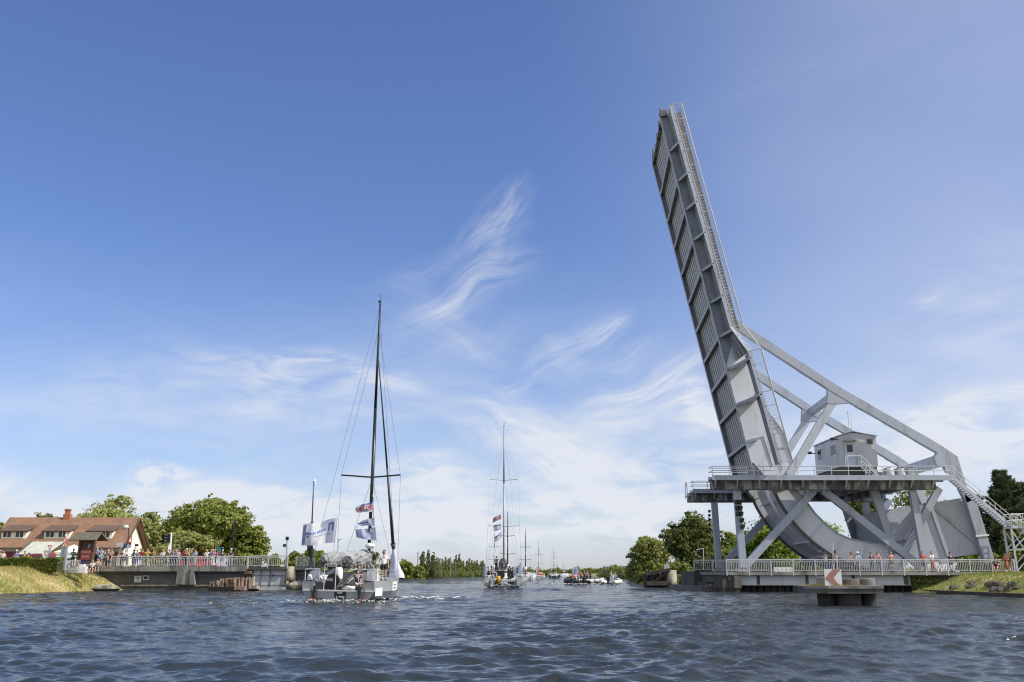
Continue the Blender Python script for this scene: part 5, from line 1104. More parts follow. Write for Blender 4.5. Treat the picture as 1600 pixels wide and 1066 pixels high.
def posemesh(pose,sit,bottom,sleeve):
    key=(pose,sit)
    if key not in PM: PM[key]=(skinmesh('body',*skeleton(pose,sit)[:2]),{})
    body,cl=PM[key]; V,E,I=skeleton(pose,sit)
    def sub(names,edges,grow,over={}):
        ix={n:i for i,n in enumerate(names)}; vs=[]
        for n in names:
            v=over.get(n) or V[I[n]]; vs.append((v[0],v[1],v[2],v[3]+grow,v[4]+grow))
        return vs,[(ix[a_],ix[b_]) for a_,b_ in edges]
    if ('t',sleeve) not in cl:
        nm=['sp','pel','ch','nb']; ed=[('sp','pel'),('sp','ch'),('ch','nb')]; ov={'nb':(0,0,1.425,.062,.058),'pel':(0,0,.93,.13,.105)}
        for S in 'RL':
            nm+=['sh'+S,'el'+S]; ed+=[('ch','sh'+S),('sh'+S,'el'+S)]
            if sleeve=='short': a_,b_=V[I['sh'+S]],V[I['el'+S]]; ov['el'+S]=tuple(a_[k]*.3+b_[k]*.7 for k in range(3))+(.050,.050)
            if sleeve=='none': a_,b_=V[I['sh'+S]],V[I['el'+S]]; ov['el'+S]=tuple(a_[k]*.85+b_[k]*.15 for k in range(3))+(.05,.05)
            if sleeve=='long': nm.append('wr'+S); ed.append(('el'+S,'wr'+S))
        cl[('t',sleeve)]=skinmesh('shirt',*sub(nm,ed,.016,ov))
    if bottom and ('b',bottom) not in cl:
        nm=['pel']; ed=[]; ov={}
        if bottom=='skirt': 
            cl[('b',bottom)]=skinmesh('skirt',[(0,0,.99,.14,.115),(0,0,.75,.19,.16),(0,0,.50,.23,.19)],[(0,1),(1,2)])
        else:
            for S in 'RL':
                nm+=['hip'+S,'kn'+S]; ed+=[('pel','hip'+S),('hip'+S,'kn'+S)]
                if bottom=='trousers': nm.append('an'+S); ed.append(('kn'+S,'an'+S))
                else: a_,b_=V[I['hip'+S]],V[I['kn'+S]]; ov['kn'+S]=tuple(a_[k]*.12+b_[k]*.88 for k in range(3))+(.075,.075)
            cl[('b',bottom)]=skinmesh('trousers',*sub(nm,ed,.016,ov))
    if 's' not in cl:
        m=MB()
        for S in 'RL':
            a_,b_=Vector(V[I['an'+S]][:3]),Vector(V[I['to'+S]][:3]); m.box((a_+b_)/2-Vector((0,0,.01)),(.10,.28,.085))
        cl['s']=m.mesh('shoes',black)
    return body,cl
HAIR={}
def hairmesh(kind):
    if kind in HAIR: return HAIR[kind]
    if kind=='short': me=skinmesh('hair',[(0,.025,1.66,.088,.088),(0,.012,1.715,.068,.078),(0,.05,1.58,.06,.05)],[(0,1),(0,2)])
    elif kind=='long': me=skinmesh('hair',[(0,.03,1.665,.094,.09),(0,.012,1.72,.068,.078),(0,.06,1.55,.088,.05),(0,.075,1.42,.085,.035)],[(0,1),(0,2),(2,3)])
    elif kind=='cap': m=MB(); m.lathe([(.106,1.66),(.108,1.69),(.09,1.745),(.04,1.775)],(0,.005,0),12); m.box((0,-.14,1.672),(.13,.13,.014)); me=m.mesh('cap',white,True)
    elif kind=='hat': m=MB(); m.lathe([(.19,1.685),(.19,1.695),(.108,1.70),(.10,1.79),(.06,1.81)],(0,.005,0),14); me=m.mesh('hat',white,True)
    elif kind=='tallhat': m=MB(); m.lathe([(.14,1.685),(.14,1.70),(.105,1.71),(.12,1.93),(.05,1.935)],(0,.005,0),12); me=m.mesh('hat',white,True)
    HAIR[kind]=me; return me
CM={}
def cmat(c,tag_='cloth'):
    k=tuple(round(x,3) for x in c)
    if k not in CM: CM[k]=mat('%s %d'%(tag_,len(CM)),c,.8,tuple(x*.72 for x in c),7,.6)
    return CM[k]
def put(me,name,m,parent):
    o=link(name,me,parent)
    if not me.materials: me.materials.append(m)
    o.material_slots[0].link='OBJECT'; o.material_slots[0].material=m; return o
CL=dict(white=(.72,.72,.72),black=(.02,.02,.024),navy=(.025,.035,.08),blue=(.06,.17,.50),lblue=(.30,.40,.62),grey=(.26,.27,.29),dgrey=(.07,.07,.08),red=(.52,.03,.04),pink=(.62,.28,.30),yellow=(.75,.78,.05),teal=(.05,.48,.50),cyan=(.35,.70,.70),tan=(.40,.27,.17),rust=(.36,.13,.05),salmon=(.66,.30,.22),jeans=(.08,.13,.26),khaki=(.28,.24,.16),hairb=(.04,.025,.015),hairl=(.26,.17,.08),hairg=(.42,.41,.39),green=(.08,.2,.06),orange=(.75,.18,.03))
def person(label,loc,pose='lean',top='white',bot=('trousers','jeans'),hair=('short','hairb'),rz=0.,sleeve='short',sit=False,sk=None,scale=1.,group=None,hat=None,dz=0.):
    o=thing('person',label,'person',loc,rz,group); o.scale=(scale,)*3
    bt,bc=bot if bot else (None,None); body,cl=posemesh(pose,sit,bt,sleeve); b=put(body,'body',sk or skin,o); kids=[b]
    if top: kids.append(put(cl[('t',sleeve)],'shirt',cmat(CL[top]),o))
    if bt: kids.append(put(cl[('b',bt)],bt if bt!='shorts' else 'shorts',cmat(CL[bc]),o))
    kids.append(put(cl['s'],'shoes',black,o))
    if hair: kids.append(put(hairmesh(hair[0]),'hair',cmat(CL[hair[1]],'hair'),o))
    if hat: kids.append(put(hairmesh(hat[0]),'cap' if hat[0]=='cap' else 'hat',cmat(CL[hat[1]]),o))
    if dz:
        for k in kids: k.location.z=dz
    return o
RP=random.Random(4)
# right deck: spectators behind the railing, from the near tower column to the stair
RZ=1.80
for (u,y,pose,top,bot,hair,sl,hat,rz,lab) in (
 (1290,92.6,'point','white',('trousers','navy'),('short','hairb'),'none',('cap','dgrey'),-1.1,'person in a dark cap and white vest leaning left along the right railing'),
 (1306,92.8,'stand','white',('trousers','black'),None,'none',('tallhat','black'),2.4,'person in a tall black hat and white vest with back to the right railing'),
 (1331,92.5,'handhead','salmon',('shorts','navy'),('long','hairl'),'none',None,.2,'woman in a salmon top and dark shorts shading her eyes at the right railing'),
 (1341,92.45,'lean','lblue',('trousers','khaki'),None,'long',('hat','white'),.1,'man in a white brimmed hat and pale blue shirt at the right railing'),
 (1362,92.45,'cross','black',('trousers','black'),('short','hairl'),'short',None,.2,'man in black t-shirt and black trousers at the right railing below the counterweight'),
 (1372.5,92.45,'lean','pink',('trousers','jeans'),('short','hairl'),'long',None,-.2,'person in a pink shirt and blue jeans at the right railing'),
 (1393,92.5,'hold','salmon',('shorts','dgrey'),('long','hairl'),'none',None,.1,'woman in a salmon vest and grey shorts standing alone at the right railing'),
 (1443,92.5,'cross','red',('skirt','navy'),('short','hairg'),'short',None,.0,'white haired woman in a red top and navy skirt at the right railing'),
 (1457,92.5,'hold','white',('trousers','red'),('short','hairg'),'long',None,.2,'man in a white jacket and red trousers at the right railing'),
 (1486,92.45,'stand','black',('shorts','dgrey'),('short','hairb'),'short',None,.1,'man in a black t-shirt and shorts at the right railing near the tail leg'),
 (1533,95.5,'stand','white',('trousers','lblue'),('short','hairb'),'short',None,.4,'person in a white shirt farther back behind the railing beside the tail leg')):
    person(lab,(GX(u,y,2.5),y,RZ),pose,top,bot,hair,rz,sl,hat=hat,scale=RP.uniform(.98,1.05))
def gp(u,y): x=GX(u,y,2.5); return (x,y,gz1(x,y))
person('seated person in a dark top and red shorts on the right grass bank',tuple(Vector(gp(1555.5,90))+Vector((0,0,-.32))),'hold','navy',('shorts','red'),('short','hairb'),-.5,sit=True)
person('person in a long rust brown coat standing on the right grass bank',gp(1571.5,90.3),'hold','rust',('skirt','rust'),('short','hairb'),-.7,'long',sk=skin2,scale=1.06)
person('person in a grey top and brown shorts behind the rust brown coat on the grass',gp(1577.5,91),'stand','dgrey',('shorts','tan'),('short','hairl'),-.7,sk=skin2,scale=1.04)
# left deck
LZ=2.35
for (u,y,pose,top,bot,hair,sl,hat,rz,lab) in (
 (190,104.6,'lean','navy',('trousers','jeans'),('short','hairb'),'short',None,-.5,'person in a navy t-shirt at the left end of the long left railing'),
 (195.5,104.65,'lean','white',('shorts','khaki'),('short','hairg'),'short',None,.3,'stooping person in a white top at the left railing, before the street lamp'),
 (208.5,104.7,'hold','black',('trousers','dgrey'),('short','hairb'),'long',('cap','black'),-.6,'person in a black jacket and cap holding a camera boom at the left railing'),
 (213.5,104.6,'lean','blue',('trousers','blue'),('short','hairl'),'none',('cap','lblue'),.2,'person dressed in bright blue with a pale cap at the left railing'),
 (219.5,104.75,'stand','black',('shorts','grey'),('short','hairb'),'short',None,.8,'person in a black top between the blue and the red and white spectators'),
 (222.5,104.6,'lean','red',('trousers','white'),('short','hairb'),'short',None,-.2,'person in a red top and white trousers left of the yellow spectator'),
 (230,104.55,'camera','yellow',('shorts','black'),('short','hairl'),'short',None,.1,'person in a bright yellow t-shirt holding a camera at the left railing'),
 (239,104.55,'hold',None,('shorts','tan'),('short','hairl'),'short',None,.1,'bare chested person right of the yellow spectator'),
 (254,104.55,'lean','white',('trousers','jeans'),('short','hairg'),'short',('cap','tan'),.0,'person in white with a straw cap left of the traffic light'),
 (264,104.55,'cross','black',('trousers','black'),('short','hairb'),'short',('cap','grey'),.2,'person in a black t-shirt and grey cap under the traffic light'),
 (269.5,104.9,'stand','grey',('trousers','jeans'),('long','hairl'),'short',None,-.4,'fair haired person standing behind two spectators under the traffic light'),
 (274.5,104.55,'lean','grey',('trousers','navy'),('short','hairg'),'long',None,-.3,'grey haired person in a grey sweater right of the traffic light'),
 (286.5,104.7,'cross','black',('shorts','dgrey'),('short','hairb'),'long',('cap','black'),.1,'tall person in a black top and cap, left of the red and white group'),
 (291,104.55,'hold','red',('trousers','black'),None,'none',('cap','white'),-.1,'person in a red vest and white cap in the middle of the left railing'),
 (294.5,105.0,'stand','navy',('trousers','grey'),('short','hairb'),'short',('cap','pink'),.2,'person in navy with a pale pink cap behind the red vest'),
 (299.5,104.6,'lean','green',('trousers','khaki'),None,'short',('hat','tan'),.1,'person in a dark green shirt and straw hat at the left railing'),
 (304.5,104.55,'hold','lblue',('trousers','white'),('short','hairb'),'long',('cap','dgrey'),-.3,'person in a pale blue jacket, last of the dense group on the left railing'),
 (323,104.6,'point','white',('shorts','khaki'),('short','hairl'),'short',None,.1,'person in a white t-shirt stretching an arm to the right on the left deck'),
 (332,104.6,'cross','blue',('trousers','white'),None,'short',('cap','white'),.0,'person in a white cap and blue top right of the stretched arm'),
 (335.5,104.9,'stand','red',('trousers','navy'),('short','hairb'),'short',('cap','pink'),.0,'person in a red top and pink cap beside the blue and green sign'),
 (347,105.2,'stand','black',('trousers','grey'),None,'short',('cap','white'),.3,'person in black with a white cap right of the blue and green sign'),
 (360.5,104.7,'lean','navy',('trousers','grey'),None,'short',('cap','white'),.0,'person in navy with a white cap at the foot of the tall lamp post'),
 (329,105.5,'stand','grey',('trousers','dgrey'),('long','hairb'),'short',None,.1,'dark haired person half hidden behind the blue top and white cap'),
 (278,105.8,'stand','pink',('trousers','grey'),('long','hairb'),'short',None,.4,'person in a pink top farther back right of the traffic light'),
 (163.5,105.5,'stand','navy',('trousers','dgrey'),('short','hairb'),'short',None,.2,'person in navy standing back between the kiosk and the deck end'),
 (168,105.9,'stand','grey',('trousers','black'),('short','hairg'),'short',None,-.3,'grey haired person standing behind the woman in the dark dress'),
 (173,107.5,'hold','tan',('trousers','dgrey'),('short','hairl'),'short',None,.1,'tall person in a tan top behind the woman in the dark dress')):
    big=1.12 if u==173 else RP.uniform(.96,1.04)
    person(lab,(GX(u,y,3),y,LZ+(0 if y>104.5 else 0)),pose,top,bot,hair,rz,sl,hat=hat,scale=big,sk=skin2 if u in (239,222.5,173) else None)
# camera boom held over the rail
m=MB(); a=P(205,871,104.5); b=P(213.5,852,104.2); m.tube(a,b,.035); bo=thing('camera_boom','black camera boom pole slanting up in front of the cream gable','boom',a.to_tuple()); part('pole',m,black,bo); m=MB(); m.box(b,(.3,.25,.22)); part('camera',m,black,bo)
# bank and kiosk group
for (u,y,v,pose,top,bot,hair,sl,sit,rz,lab) in (
 (113,98.5,886.5,'hold','teal',('trousers','dgrey'),('short','hairl'),'none',False,.5,'person in a teal vest and dark trousers left of the kiosk'),
 (121.5,98.5,887,'hold','red',('trousers','white'),('long','hairb'),'none',False,-.6,'person in a red vest and white trousers left of the kiosk post'),
 (149.5,99.3,883.5,'cross','lblue',('trousers','navy'),('short','hairg'),'short',False,-.2,'grey haired man in a pale blue shirt right of the kiosk'),
 (156.5,99.5,884,'stand','lblue',('shorts','cyan'),('short','hairb'),'short',False,.1,'man in a blue t-shirt and cyan shorts right of the kiosk'),
 (145,96.2,897,'hold','white',('shorts','dgrey'),('short','hairl'),'short',True,.2,'person in a white top sitting on the grass below the kiosk'),
 (152.5,96.4,895,'hold','grey',('shorts','black'),('short','hairb'),'none',True,.3,'person in a grey top sitting on the wall edge beside the kiosk'),
 (171,103.3,888.5,'reach','dgrey',('skirt','dgrey'),('short','hairl'),'none',False,-.4,'woman in a dark grey dress standing outside the end of the left railing'),
 (3.5,97,889,'hold','white',('trousers','grey'),('long','hairl'),'none',False,.3,'woman in a white top behind the hedge at the left edge'),
 (-1,97.3,889,'stand','pink',('trousers','grey'),None,'short',False,.3,'person in pink half cut by the left edge behind the hedge'),
 (24,97,889.5,'cross','blue',('trousers','navy'),('short','hairb'),'short',False,.1,'man in a blue t-shirt and white cap behind the hedge'),
 (37,98,890,'hold','black',('trousers','dgrey'),('short','hairb'),'short',False,.3,'person in a black top in front of the grey green marquee'),
 (43,99,892,'stand','red',('trousers','navy'),('short','hairb'),'short',False,-.3,'short person in a red top next to the dark red car'),
 (68.5,99,890,'stand','white',('trousers','grey'),('short','hairl'),'short',False,.4,'person in a white top behind the give way signpost')):
    z=GZ(v,y); 
    if sit: z-=.42
    person(lab,(GX(u,y,2.5),y,z),pose,top,bot,hair,rz,sl,sit=sit,hat=('cap','white') if u==24 else (('cap','pink') if u==-1 else None),scale=RP.uniform(.97,1.04))
# ================================================================ boats
def yacht(label,loc,heading,hull_m,mast_m,Ln=12.2,B=4.5,H=19.,fb=1.2,spread=(.42,),group=None,deck_m=None,detail=1,boot=None,sprw=.42,roll=0.,my=.44,stern=.7,prof=None,rh=.75,wire=None):
    o=thing('sailing_yacht',label,'yacht',loc,0,group); o.rotation_euler=(0,roll,-heading)
    st=prof or [(0,.94,.0),(.25,1,.0),(.5,.93,.02),(.72,.68,.08),(.88,.36,.2),(1,.03,.32)]; hb=B/2; V=[]; k=7
    for f,w_,kz in st:
        y=f*Ln; h=hb*w_; sh=fb*(1+.14*f*f)+ (0 if f>.0 else 0); zb=-.12+kz
        V+= [(-h,y,sh),(-h*1.0,y,sh*.5),(-h*.84,y,.16+kz*.6),(0,y,zb),(h*.84,y,.16+kz*.6),(h*1.0,y,sh*.5),(h,y,sh)]
    n=len(st); m=MB(); m.add(V,[(j*k+i,j*k+i+1,(j+1)*k+i+1,(j+1)*k+i) for j in range(n-1) for i in range(k-1)])
    # low transom: open cockpit above it
    zt=stern; w0=hb*st[0][1]
    for s in (-1,1): m.add([(s*w0,.02,min(fb,zt)),(s*w0,.02,fb),(s*hb*.72,.02,fb*.93),(s*hb*.62,.02,min(fb,zt))],[(0,1,2,3)])
    m.add([(-w0,0,min(fb,zt)),(-w0*1.,0,fb*.5),(-w0*.84,0,.16),(0,0,-.12),(w0*.84,0,.16),(w0,0,fb*.5),(w0,0,min(fb,zt))],[tuple(range(7))])
    part('hull',m,hull_m,o,False,False)
    if boot:
        m=MB(); 
        for s in (-1,1): m.add([(s*w0*.845,-.01,.15),(s*w0*1.005,-.01,.45),(s*hb*1.008,Ln*.25,.45),(s*hb*.935,Ln*.5,.45),(s*hb*.80,Ln*.5,.16),(s*hb*.846,Ln*.25,.16)],[(0,1,2,5),(5,2,3,4)])
        m.add([(-w0*.8,-.012,.05),(w0*.8,-.012,.05),(w0*.84,-.012,.24),(-w0*.84,-.012,.24)],[(0,1,2,3)]); part('boot_stripe',m,boot,o,False,False)
    cy=Ln*.30; wi=hb*.72; m=MB(); dm=deck_m or white
    ring=[(f*Ln,hb*w_,fb*(1+.14*f*f)) for f,w_,_ in st]
    fy=[(y,h,z) for y,h,z in ring if y>cy+.01]; h0=np.interp(cy,[q[0] for q in ring],[q[1] for q in ring]); fy=[(cy,h0,fb*1.015)]+fy
    m.add([(-h,y,z) for y,h,z in fy]+[(h,y,z) for y,h,z in fy],[(i,i+1,len(fy)+i+1,len(fy)+i) for i in range(len(fy)-1)])
    for s in (-1,1): m.add([(s*w0,0,fb),(s*h0,cy,fb*1.015),(s*wi,cy,fb*1.015),(s*wi,0,fb),(s*wi,0,zt-.15),(s*wi,cy,zt-.15)],[(0,1,2,3),(3,2,5,4)])
    m.add([(-wi,0,zt-.1),(wi,0,zt-.1),(wi,cy,zt-.1),(-wi,cy,zt-.1)],[(0,1,2,3)]); m.add([(-wi,cy,zt-.1),(wi,cy,zt-.1),(wi,cy,fb),(-wi,cy,fb)],[(0,1,2,3)]); part('deck',m,dm,o,False,False)
    c0,c1=cy,Ln*.62; a,b=hb*.58,hb*.30; zc=fb+rh
    m=MB(); m.add([(-a,c0,fb),(a,c0,fb),(b*1.1,c1,fb*1.05),(-b*1.1,c1,fb*1.05),(-a*.85,c0+.15,zc),(a*.85,c0+.15,zc),(b*.8,c1-.8,zc-.25),(-b*.8,c1-.8,zc-.25)],[(0,1,5,4),(1,2,6,5),(2,3,7,6),(3,0,4,7),(4,5,6,7)]); rfm=part('coachroof',m,dm,o,False,False)
    m=MB(); m.add([(-a*.62,c0-.01,fb-.35),(a*.62,c0-.01,fb-.35),(a*.6,c0+.1,zc-.16),(-a*.6,c0+.1,zc-.16)],[(0,1,2,3)]); part('companionway',m,black,rfm,False,False)
    ym=Ln*my; zd=zc-.15; m=MB(); m.tube((0,ym,zd),(0,ym,zd+(H-zd)*.6),.115 if detail else .14,.105,8); m.tube((0,ym,zd+(H-zd)*.6),(0,ym,H),.105,.06,8); mo_=part('mast',m,mast_m,o,True,False)
    m=MB(); m.tube((0,ym,H),(.05,ym-.1,H+.75),.012,n=4); m.tube((-.18,ym-.1,H+.5),(.18,ym-.1,H+.5),.012,n=4); m.box((0,ym-.1,H+.1),(.16,.16,.12)); part('masthead_instruments',m,black,mo_,False,False)
    rig=MB(); w_=wire or (.012 if detail else .008)
    for f in spread:
        z=zd+(H-zd)*f; sw=B*sprw*(1-.25*f)
        for s in (-1,1):
            m=MB(); m.beam((0,ym,z),(s*sw,ym-.35,z+.12),.10 if not wire else .06,.05); part('spreader',m,mast_m,mo_,False,False)
            rig.tube((s*hb*.93,ym-.3,fb),(s*sw,ym-.35,z+.12),w_,n=3); rig.tube((s*sw,ym-.35,z+.12),(0,ym,min(H-.3,z+(H-z)*.85)),w_,n=3); rig.tube((s*hb*.9,ym-.3,fb),(0,ym,z-.1),w_,n=3)
    for s in (-1,1): rig.tube((s*w0*.9,.1,fb),(0,ym,H-.1),w_,n=3)
    rig.tube((0,Ln*.98,fb*1.15),(0,ym,H*.97),w_,n=3); part('rigging',rig,mat('wire',(.16,.17,.19),.4),o,False,False)
    z0=zc+.45; 
    m=MB()
    for s in (-1,1):
        for y in np.linspace(.15,Ln*.9,7): h=np.interp(y,[q[0] for q in ring],[q[1] for q in ring])*.97; m.tube((s*h,y,fb),(s*h,y,fb+.62),.016,n=4)
        pts=[(s*np.interp(y,[q[0] for q in ring],[q[1] for q in ring])*.97,y,fb+.62+.10*(y/Ln)) for y in np.linspace(.15,Ln*.98,8)]
        m.path(pts,.012,4); m.path([(x,y,z-.3) for x,y,z in pts],.010,4)
        m.path([(s*w0*.95,.1,fb),(s*w0*.95,.05,fb+.65),(s*w0*.55,.05,fb+.65),(s*w0*.55,.05,fb)],.022,5)
    part('guard_rail',m,rail,o,False,False)
    for s in (-1,1):
        m=MB(); m.beam((s*hb*.62,-.12,.9),(s*hb*.68,-.28,-.5),.10,.34,up=(0,1,0)); r_=part('rudder',m,carbon,o,False,False)
    return o,dict(ym=ym,zd=zd,fb=fb,hb=hb,cy=cy,zc=zc,z0=z0,w0=w0,zt=zt,Ln=Ln,B=B,H=H)
def crumple(m,c,sx_,sy_,sz,seed=0,n=16,amp=.28):
    """a heap of folded cloth: a closed lump with sharp radial folds"""
    r=np.random.default_rng(seed); fr=[(r.normal(0,3.2,3),r.uniform(0,6.28)) for _ in range(7)]; k=n//2+1; vs=[]
    for a in range(k+1):
        th=math.pi*a/k
        for b in range(n):
            ph=2*math.pi*b/n; d=np.array([math.sin(th)*math.cos(ph),math.sin(th)*math.sin(ph),math.cos(th)]); q=1+amp*sum(abs(math.sin(float(f@d)+p))-.6 for f,p in fr)/2.6
            vs.append((c[0]+d[0]*sx_*q,c[1]+d[1]*sy_*q,c[2]+d[2]*sz*q))
    m.add(vs,[(a*n+b,a*n+(b+1)%n,(a+1)*n+(b+1)%n,(a+1)*n+b) for a in range(k) for b in range(n)])
def sailbag(o,g,ang,Lb,m1,m2,seed=0,r0=.3,zb=None,m3=None):
    r=np.random.default_rng(seed); zb=zb or g['z0']; ym=g['ym']-.25; e=Vector((math.sin(ang)*Lb,-math.cos(ang)*Lb,.10)); a=Vector((0,ym,zb)); m=MB(); m.beam(a,a+e,.22,.20,up=(0,0,1)); bo=part('boom',m,carbon,o,False,False)
    n=26; vs=[]; k=18; d=e.normalized(); sd=d.cross(Vector((0,0,1))); F_=[(r.uniform(3,9),r.uniform(1,5),r.uniform(0,6)) for _ in range(5)]
    for i in range(n+1):
        f=i/n; c_=a+e*f+Vector((0,0,.22+.24*(1-f))); rr=(r0*(1.35-.5*f))*(.5 if i in (0,n) else 1)
        for j in range(k):
            t=2*math.pi*j/k; q=1+.13*sum(abs(math.sin(A*t*.5+B_*f*4+p))-.6 for A,B_,p in F_); vs.append(c_+sd*math.cos(t)*rr*.95*q+Vector((0,0,math.sin(t)*rr*1.1*q)))
    m=MB(); m.add(vs,[(i*k+j,i*k+(j+1)%k,(i+1)*k+(j+1)%k,(i+1)*k+j) for i in range(n) for j in range(k)]+[tuple(range(k)),tuple(range(n*k,(n+1)*k))]); s=part('sail_bundle',m,m1,o,False,False)
    if m3:
        m=MB(); m.beam(a+Vector((0,0,-.02))+sd*r0*.2,a+e+Vector((0,0,-.05)),.62,.34,up=(0,0,1)); part('sail_cover',m,m3,s,False,False)
    if m2:
        m=MB()
        for i in range(2,n-1,2):
            c_=a+e*(i/n)+Vector((0,0,-.02)); 
            for sg in (-1,1): m.box(c_+sd*.32*sg,(.05,.20,.13),-ang)
        part('sail_lettering',m,m2,s,False,False)
    return bo
def flag(name,label,cat,a,b,vec,m,seed=0,n=12,k=7,droop=.15,amp=.16,group=None,droplead=0.,taper=1.,prints=None):
    """a cloth between hoist points a (top) and b (bottom), flying along vec, with folds; sides get a thin thickness"""
    a=Vector(a); b=Vector(b); vec=Vector(vec); nrm=vec.cross(b-a).normalized(); r=random.Random(seed); p1=r.uniform(0,6); vs=[]
    def at(i,j): f=i/n; q=j/k; h=a.lerp(b,q*taper**f if taper!=1 else q); return h+vec*f+Vector((0,0,-droop*f*f*vec.length))+Vector((0,0,droplead*math.sin(f*3.1)))+nrm*amp*(f**.6)*(math.sin(f*8+p1+q*1.7)+.45*math.sin(f*17+p1*2-q*2.6))+Vector((0,0,amp*.25*math.sin(f*6+p1)*f))
    for j in range(k+1):
        for i in range(n+1): vs.append(at(i,j))
    fs=[(j*(n+1)+i,j*(n+1)+i+1,(j+1)*(n+1)+i+1,(j+1)*(n+1)+i) for j in range(k) for i in range(n)]
    o=thing(name,label,cat,a.to_tuple(),group=group); m_=MB(); m_.add(vs,fs); part('cloth',m_,m,o,True)
    for (i0,i1,j0,j1,pm,nm) in (prints or []):
        for s in (1,-1):
            mb=MB(); N_=6
            vv=[]
            for jj in (j0,j1):
                for t in range(N_+1): vv.append(at(i0+(i1-i0)*t/N_,jj)+nrm*s*.012)
            mb.add(vv,[(t,t+1,N_+2+t,N_+1+t) for t in range(N_)]); part(nm,mb,pm,o)
    return o,at,nrm
flagblue=mat('blue print',(.12,.18,.50),.8); flagred=mat('red print',(.50,.06,.09),.8); flagwhite=mat('white flag cloth',(.93,.93,.94),.8,(.84,.85,.92),1.1,.5,trans=.5); flaglil=mat('pale blue flag cloth',(.50,.53,.78),.8,(.68,.70,.86),1.2,.6,trans=.45)
def letters(at,nrm,txt,i0,i1,j0,j1,m,o,th=.014):
    """letter strokes laid on the cloth: a tiny stroke font on a 0..1 cell"""
    FT={'C':[((1,.1),(.3,0)),((.3,0),(0,.35)),((0,.35),(0,.65)),((0,.65),(.3,1)),((.3,1),(1,.9))],'I':[((.5,0),(.5,1))],'A':[((0,1),(.5,0)),((.5,0),(1,1)),((.2,.65),(.8,.65))]}
    for s in (1,-1):
        mb=MB(); n=len(txt); wd=(i1-i0)/n
        for q,chh in enumerate(txt):
            for p0,p1 in FT.get(chh,[]):
                f=lambda p: at(i1-(q+1)*wd+wd*(.15+.7*p[0]),j0+(j1-j0)*p[1])+nrm*s*th if False else at(i0+wd*(n-1-q)+wd*(.85-.7*p[0]),j0+(j1-j0)*p[1])+nrm*s*th
                mb.tube(f(p0),f(p1),.03,n=4)
        part('lettering',mb,m,o)
def toworld(o,p):
    return Matrix.LocRotScale(o.location,o.rotation_euler,o.scale)@Vector(p)
# ---- near yacht
ghull=mat('grey yacht hull',(.36,.38,.40),.3,(.28,.30,.32),.5,.5,coat=.3); gdeck=mat('yacht deck grey',(.22,.23,.24),.6,(.34,.35,.36),1.5,.5)
YB=60.; xs0=P(527,940,YB).x; HD=math.radians(10)
y1,g1=yacht('grey racing yacht with a black mast and bundled grey sail, nearest boat',(xs0,YB,0.),HD,ghull,carbon,12.2,4.4,P(584,475,65.5).z,1.22,(.345,),deck_m=gdeck,sprw=.50,roll=math.radians(.8),my=.45,stern=.66,prof=[(0,1.,.0),(.25,.98,.0),(.5,.80,.02),(.72,.50,.08),(.88,.24,.2),(1,.03,.32)],rh=.48)
y1['category']='yacht'
sailbag(y1,g1,math.radians(-12),5.2,greycloth,mat('pinkish lettering',(.50,.36,.37),.7),2,.36,2.12,darkgrey)
m=MB(); m.box((-.35,3.6,2.62),(.34,.05,.26),.5); part('orange_patch',m,orange,y1,False,False)
# furled headsail on the forestay, white bag at its foot
m=MB(); top=Vector((0,g1['ym']+.25,g1['H']*.80)); ft=Vector((0,11.6,1.7)); m.tube(top,top.lerp(ft,.5),.04,.07,7); m.tube(top.lerp(ft,.5),top.lerp(ft,.86),.07,.12,7); m.tube(top.lerp(ft,.86),top.lerp(ft,.89),.19,.10,7); part('furled_headsail',m,mat('dark furled sail',(.03,.03,.034),.6,(.12,.11,.12),6,.6),y1,True,False)
m=MB(); c0=top.lerp(ft,.87)
vs=[]; N_=9
for i in range(N_+1):
    f=i/N_; c_=c0+(Vector((0,11.4,1.35))-c0)*f
    for j in range(9): t=2*math.pi*j/9; rr=(.06+.62*f**1.2)*(1+.22*math.sin(j*2.1+i)); vs.append(c_+Vector((math.cos(t)*rr*.85+.12*f,math.sin(t)*rr*.6,0)))
m.add(vs,[(i*9+j,i*9+(j+1)%9,(i+1)*9+(j+1)%9,(i+1)*9+j) for i in range(N_) for j in range(9)]); part('headsail_bag',m,mat('pale lilac sailcloth',(.62,.62,.74),.8,(.45,.46,.66),1.6,.6),y1,True,False)
# cockpit gear
fbm=g1['fb']; zt=g1['zt']
m=MB(); m.tube((-.55,.55,zt+.55),(-.55,.63,zt+.55),.42,.42,18); m.tube((-.55,.6,zt),(-.55,.6,zt+.55),.06); part('steering_wheel',m,carbon,y1,False,False)
m=MB(); m.lathe([(.2,0),(.24,.1),(.24,.6),(.15,.72)],(-.28,.8,zt+.6),12); part('white_canister',m,white,y1,True,False)
m=MB(); r=np.random.default_rng(8); crumple(m,(-1.55,.55,fbm+.28),.42,.35,.36,4); crumple(m,(-1.15,.8,fbm+.12),.40,.35,.26,5); crumple(m,(-1.85,.4,fbm+.1),.22,.3,.28,6)
part('white_sail_bag',m,mat('white crumpled cloth',(.72,.73,.75),.8,(.55,.56,.58),4,.6,bump=.5),y1,False,False)
m=MB(); m.prism([Vector(p) for p in ((-1.45,.5,fbm+.02),(-.55,.5,fbm-.05),(-.42,.75,fbm+.75),(-1.3,.75,fbm+.50))],(0,.05,0)); part('solar_panel',m,mat('slate panel',(.17,.18,.20),.4),y1,False,False)
m=MB(); crumple(m,(-.72,1.5,fbm+.75),.42,.4,.55,7,18,.4); crumple(m,(-.35,1.9,fbm+1.05),.5,.4,.36,8,18,.4)
part('folded_sail_end',m,darkgrey,y1,False,False)
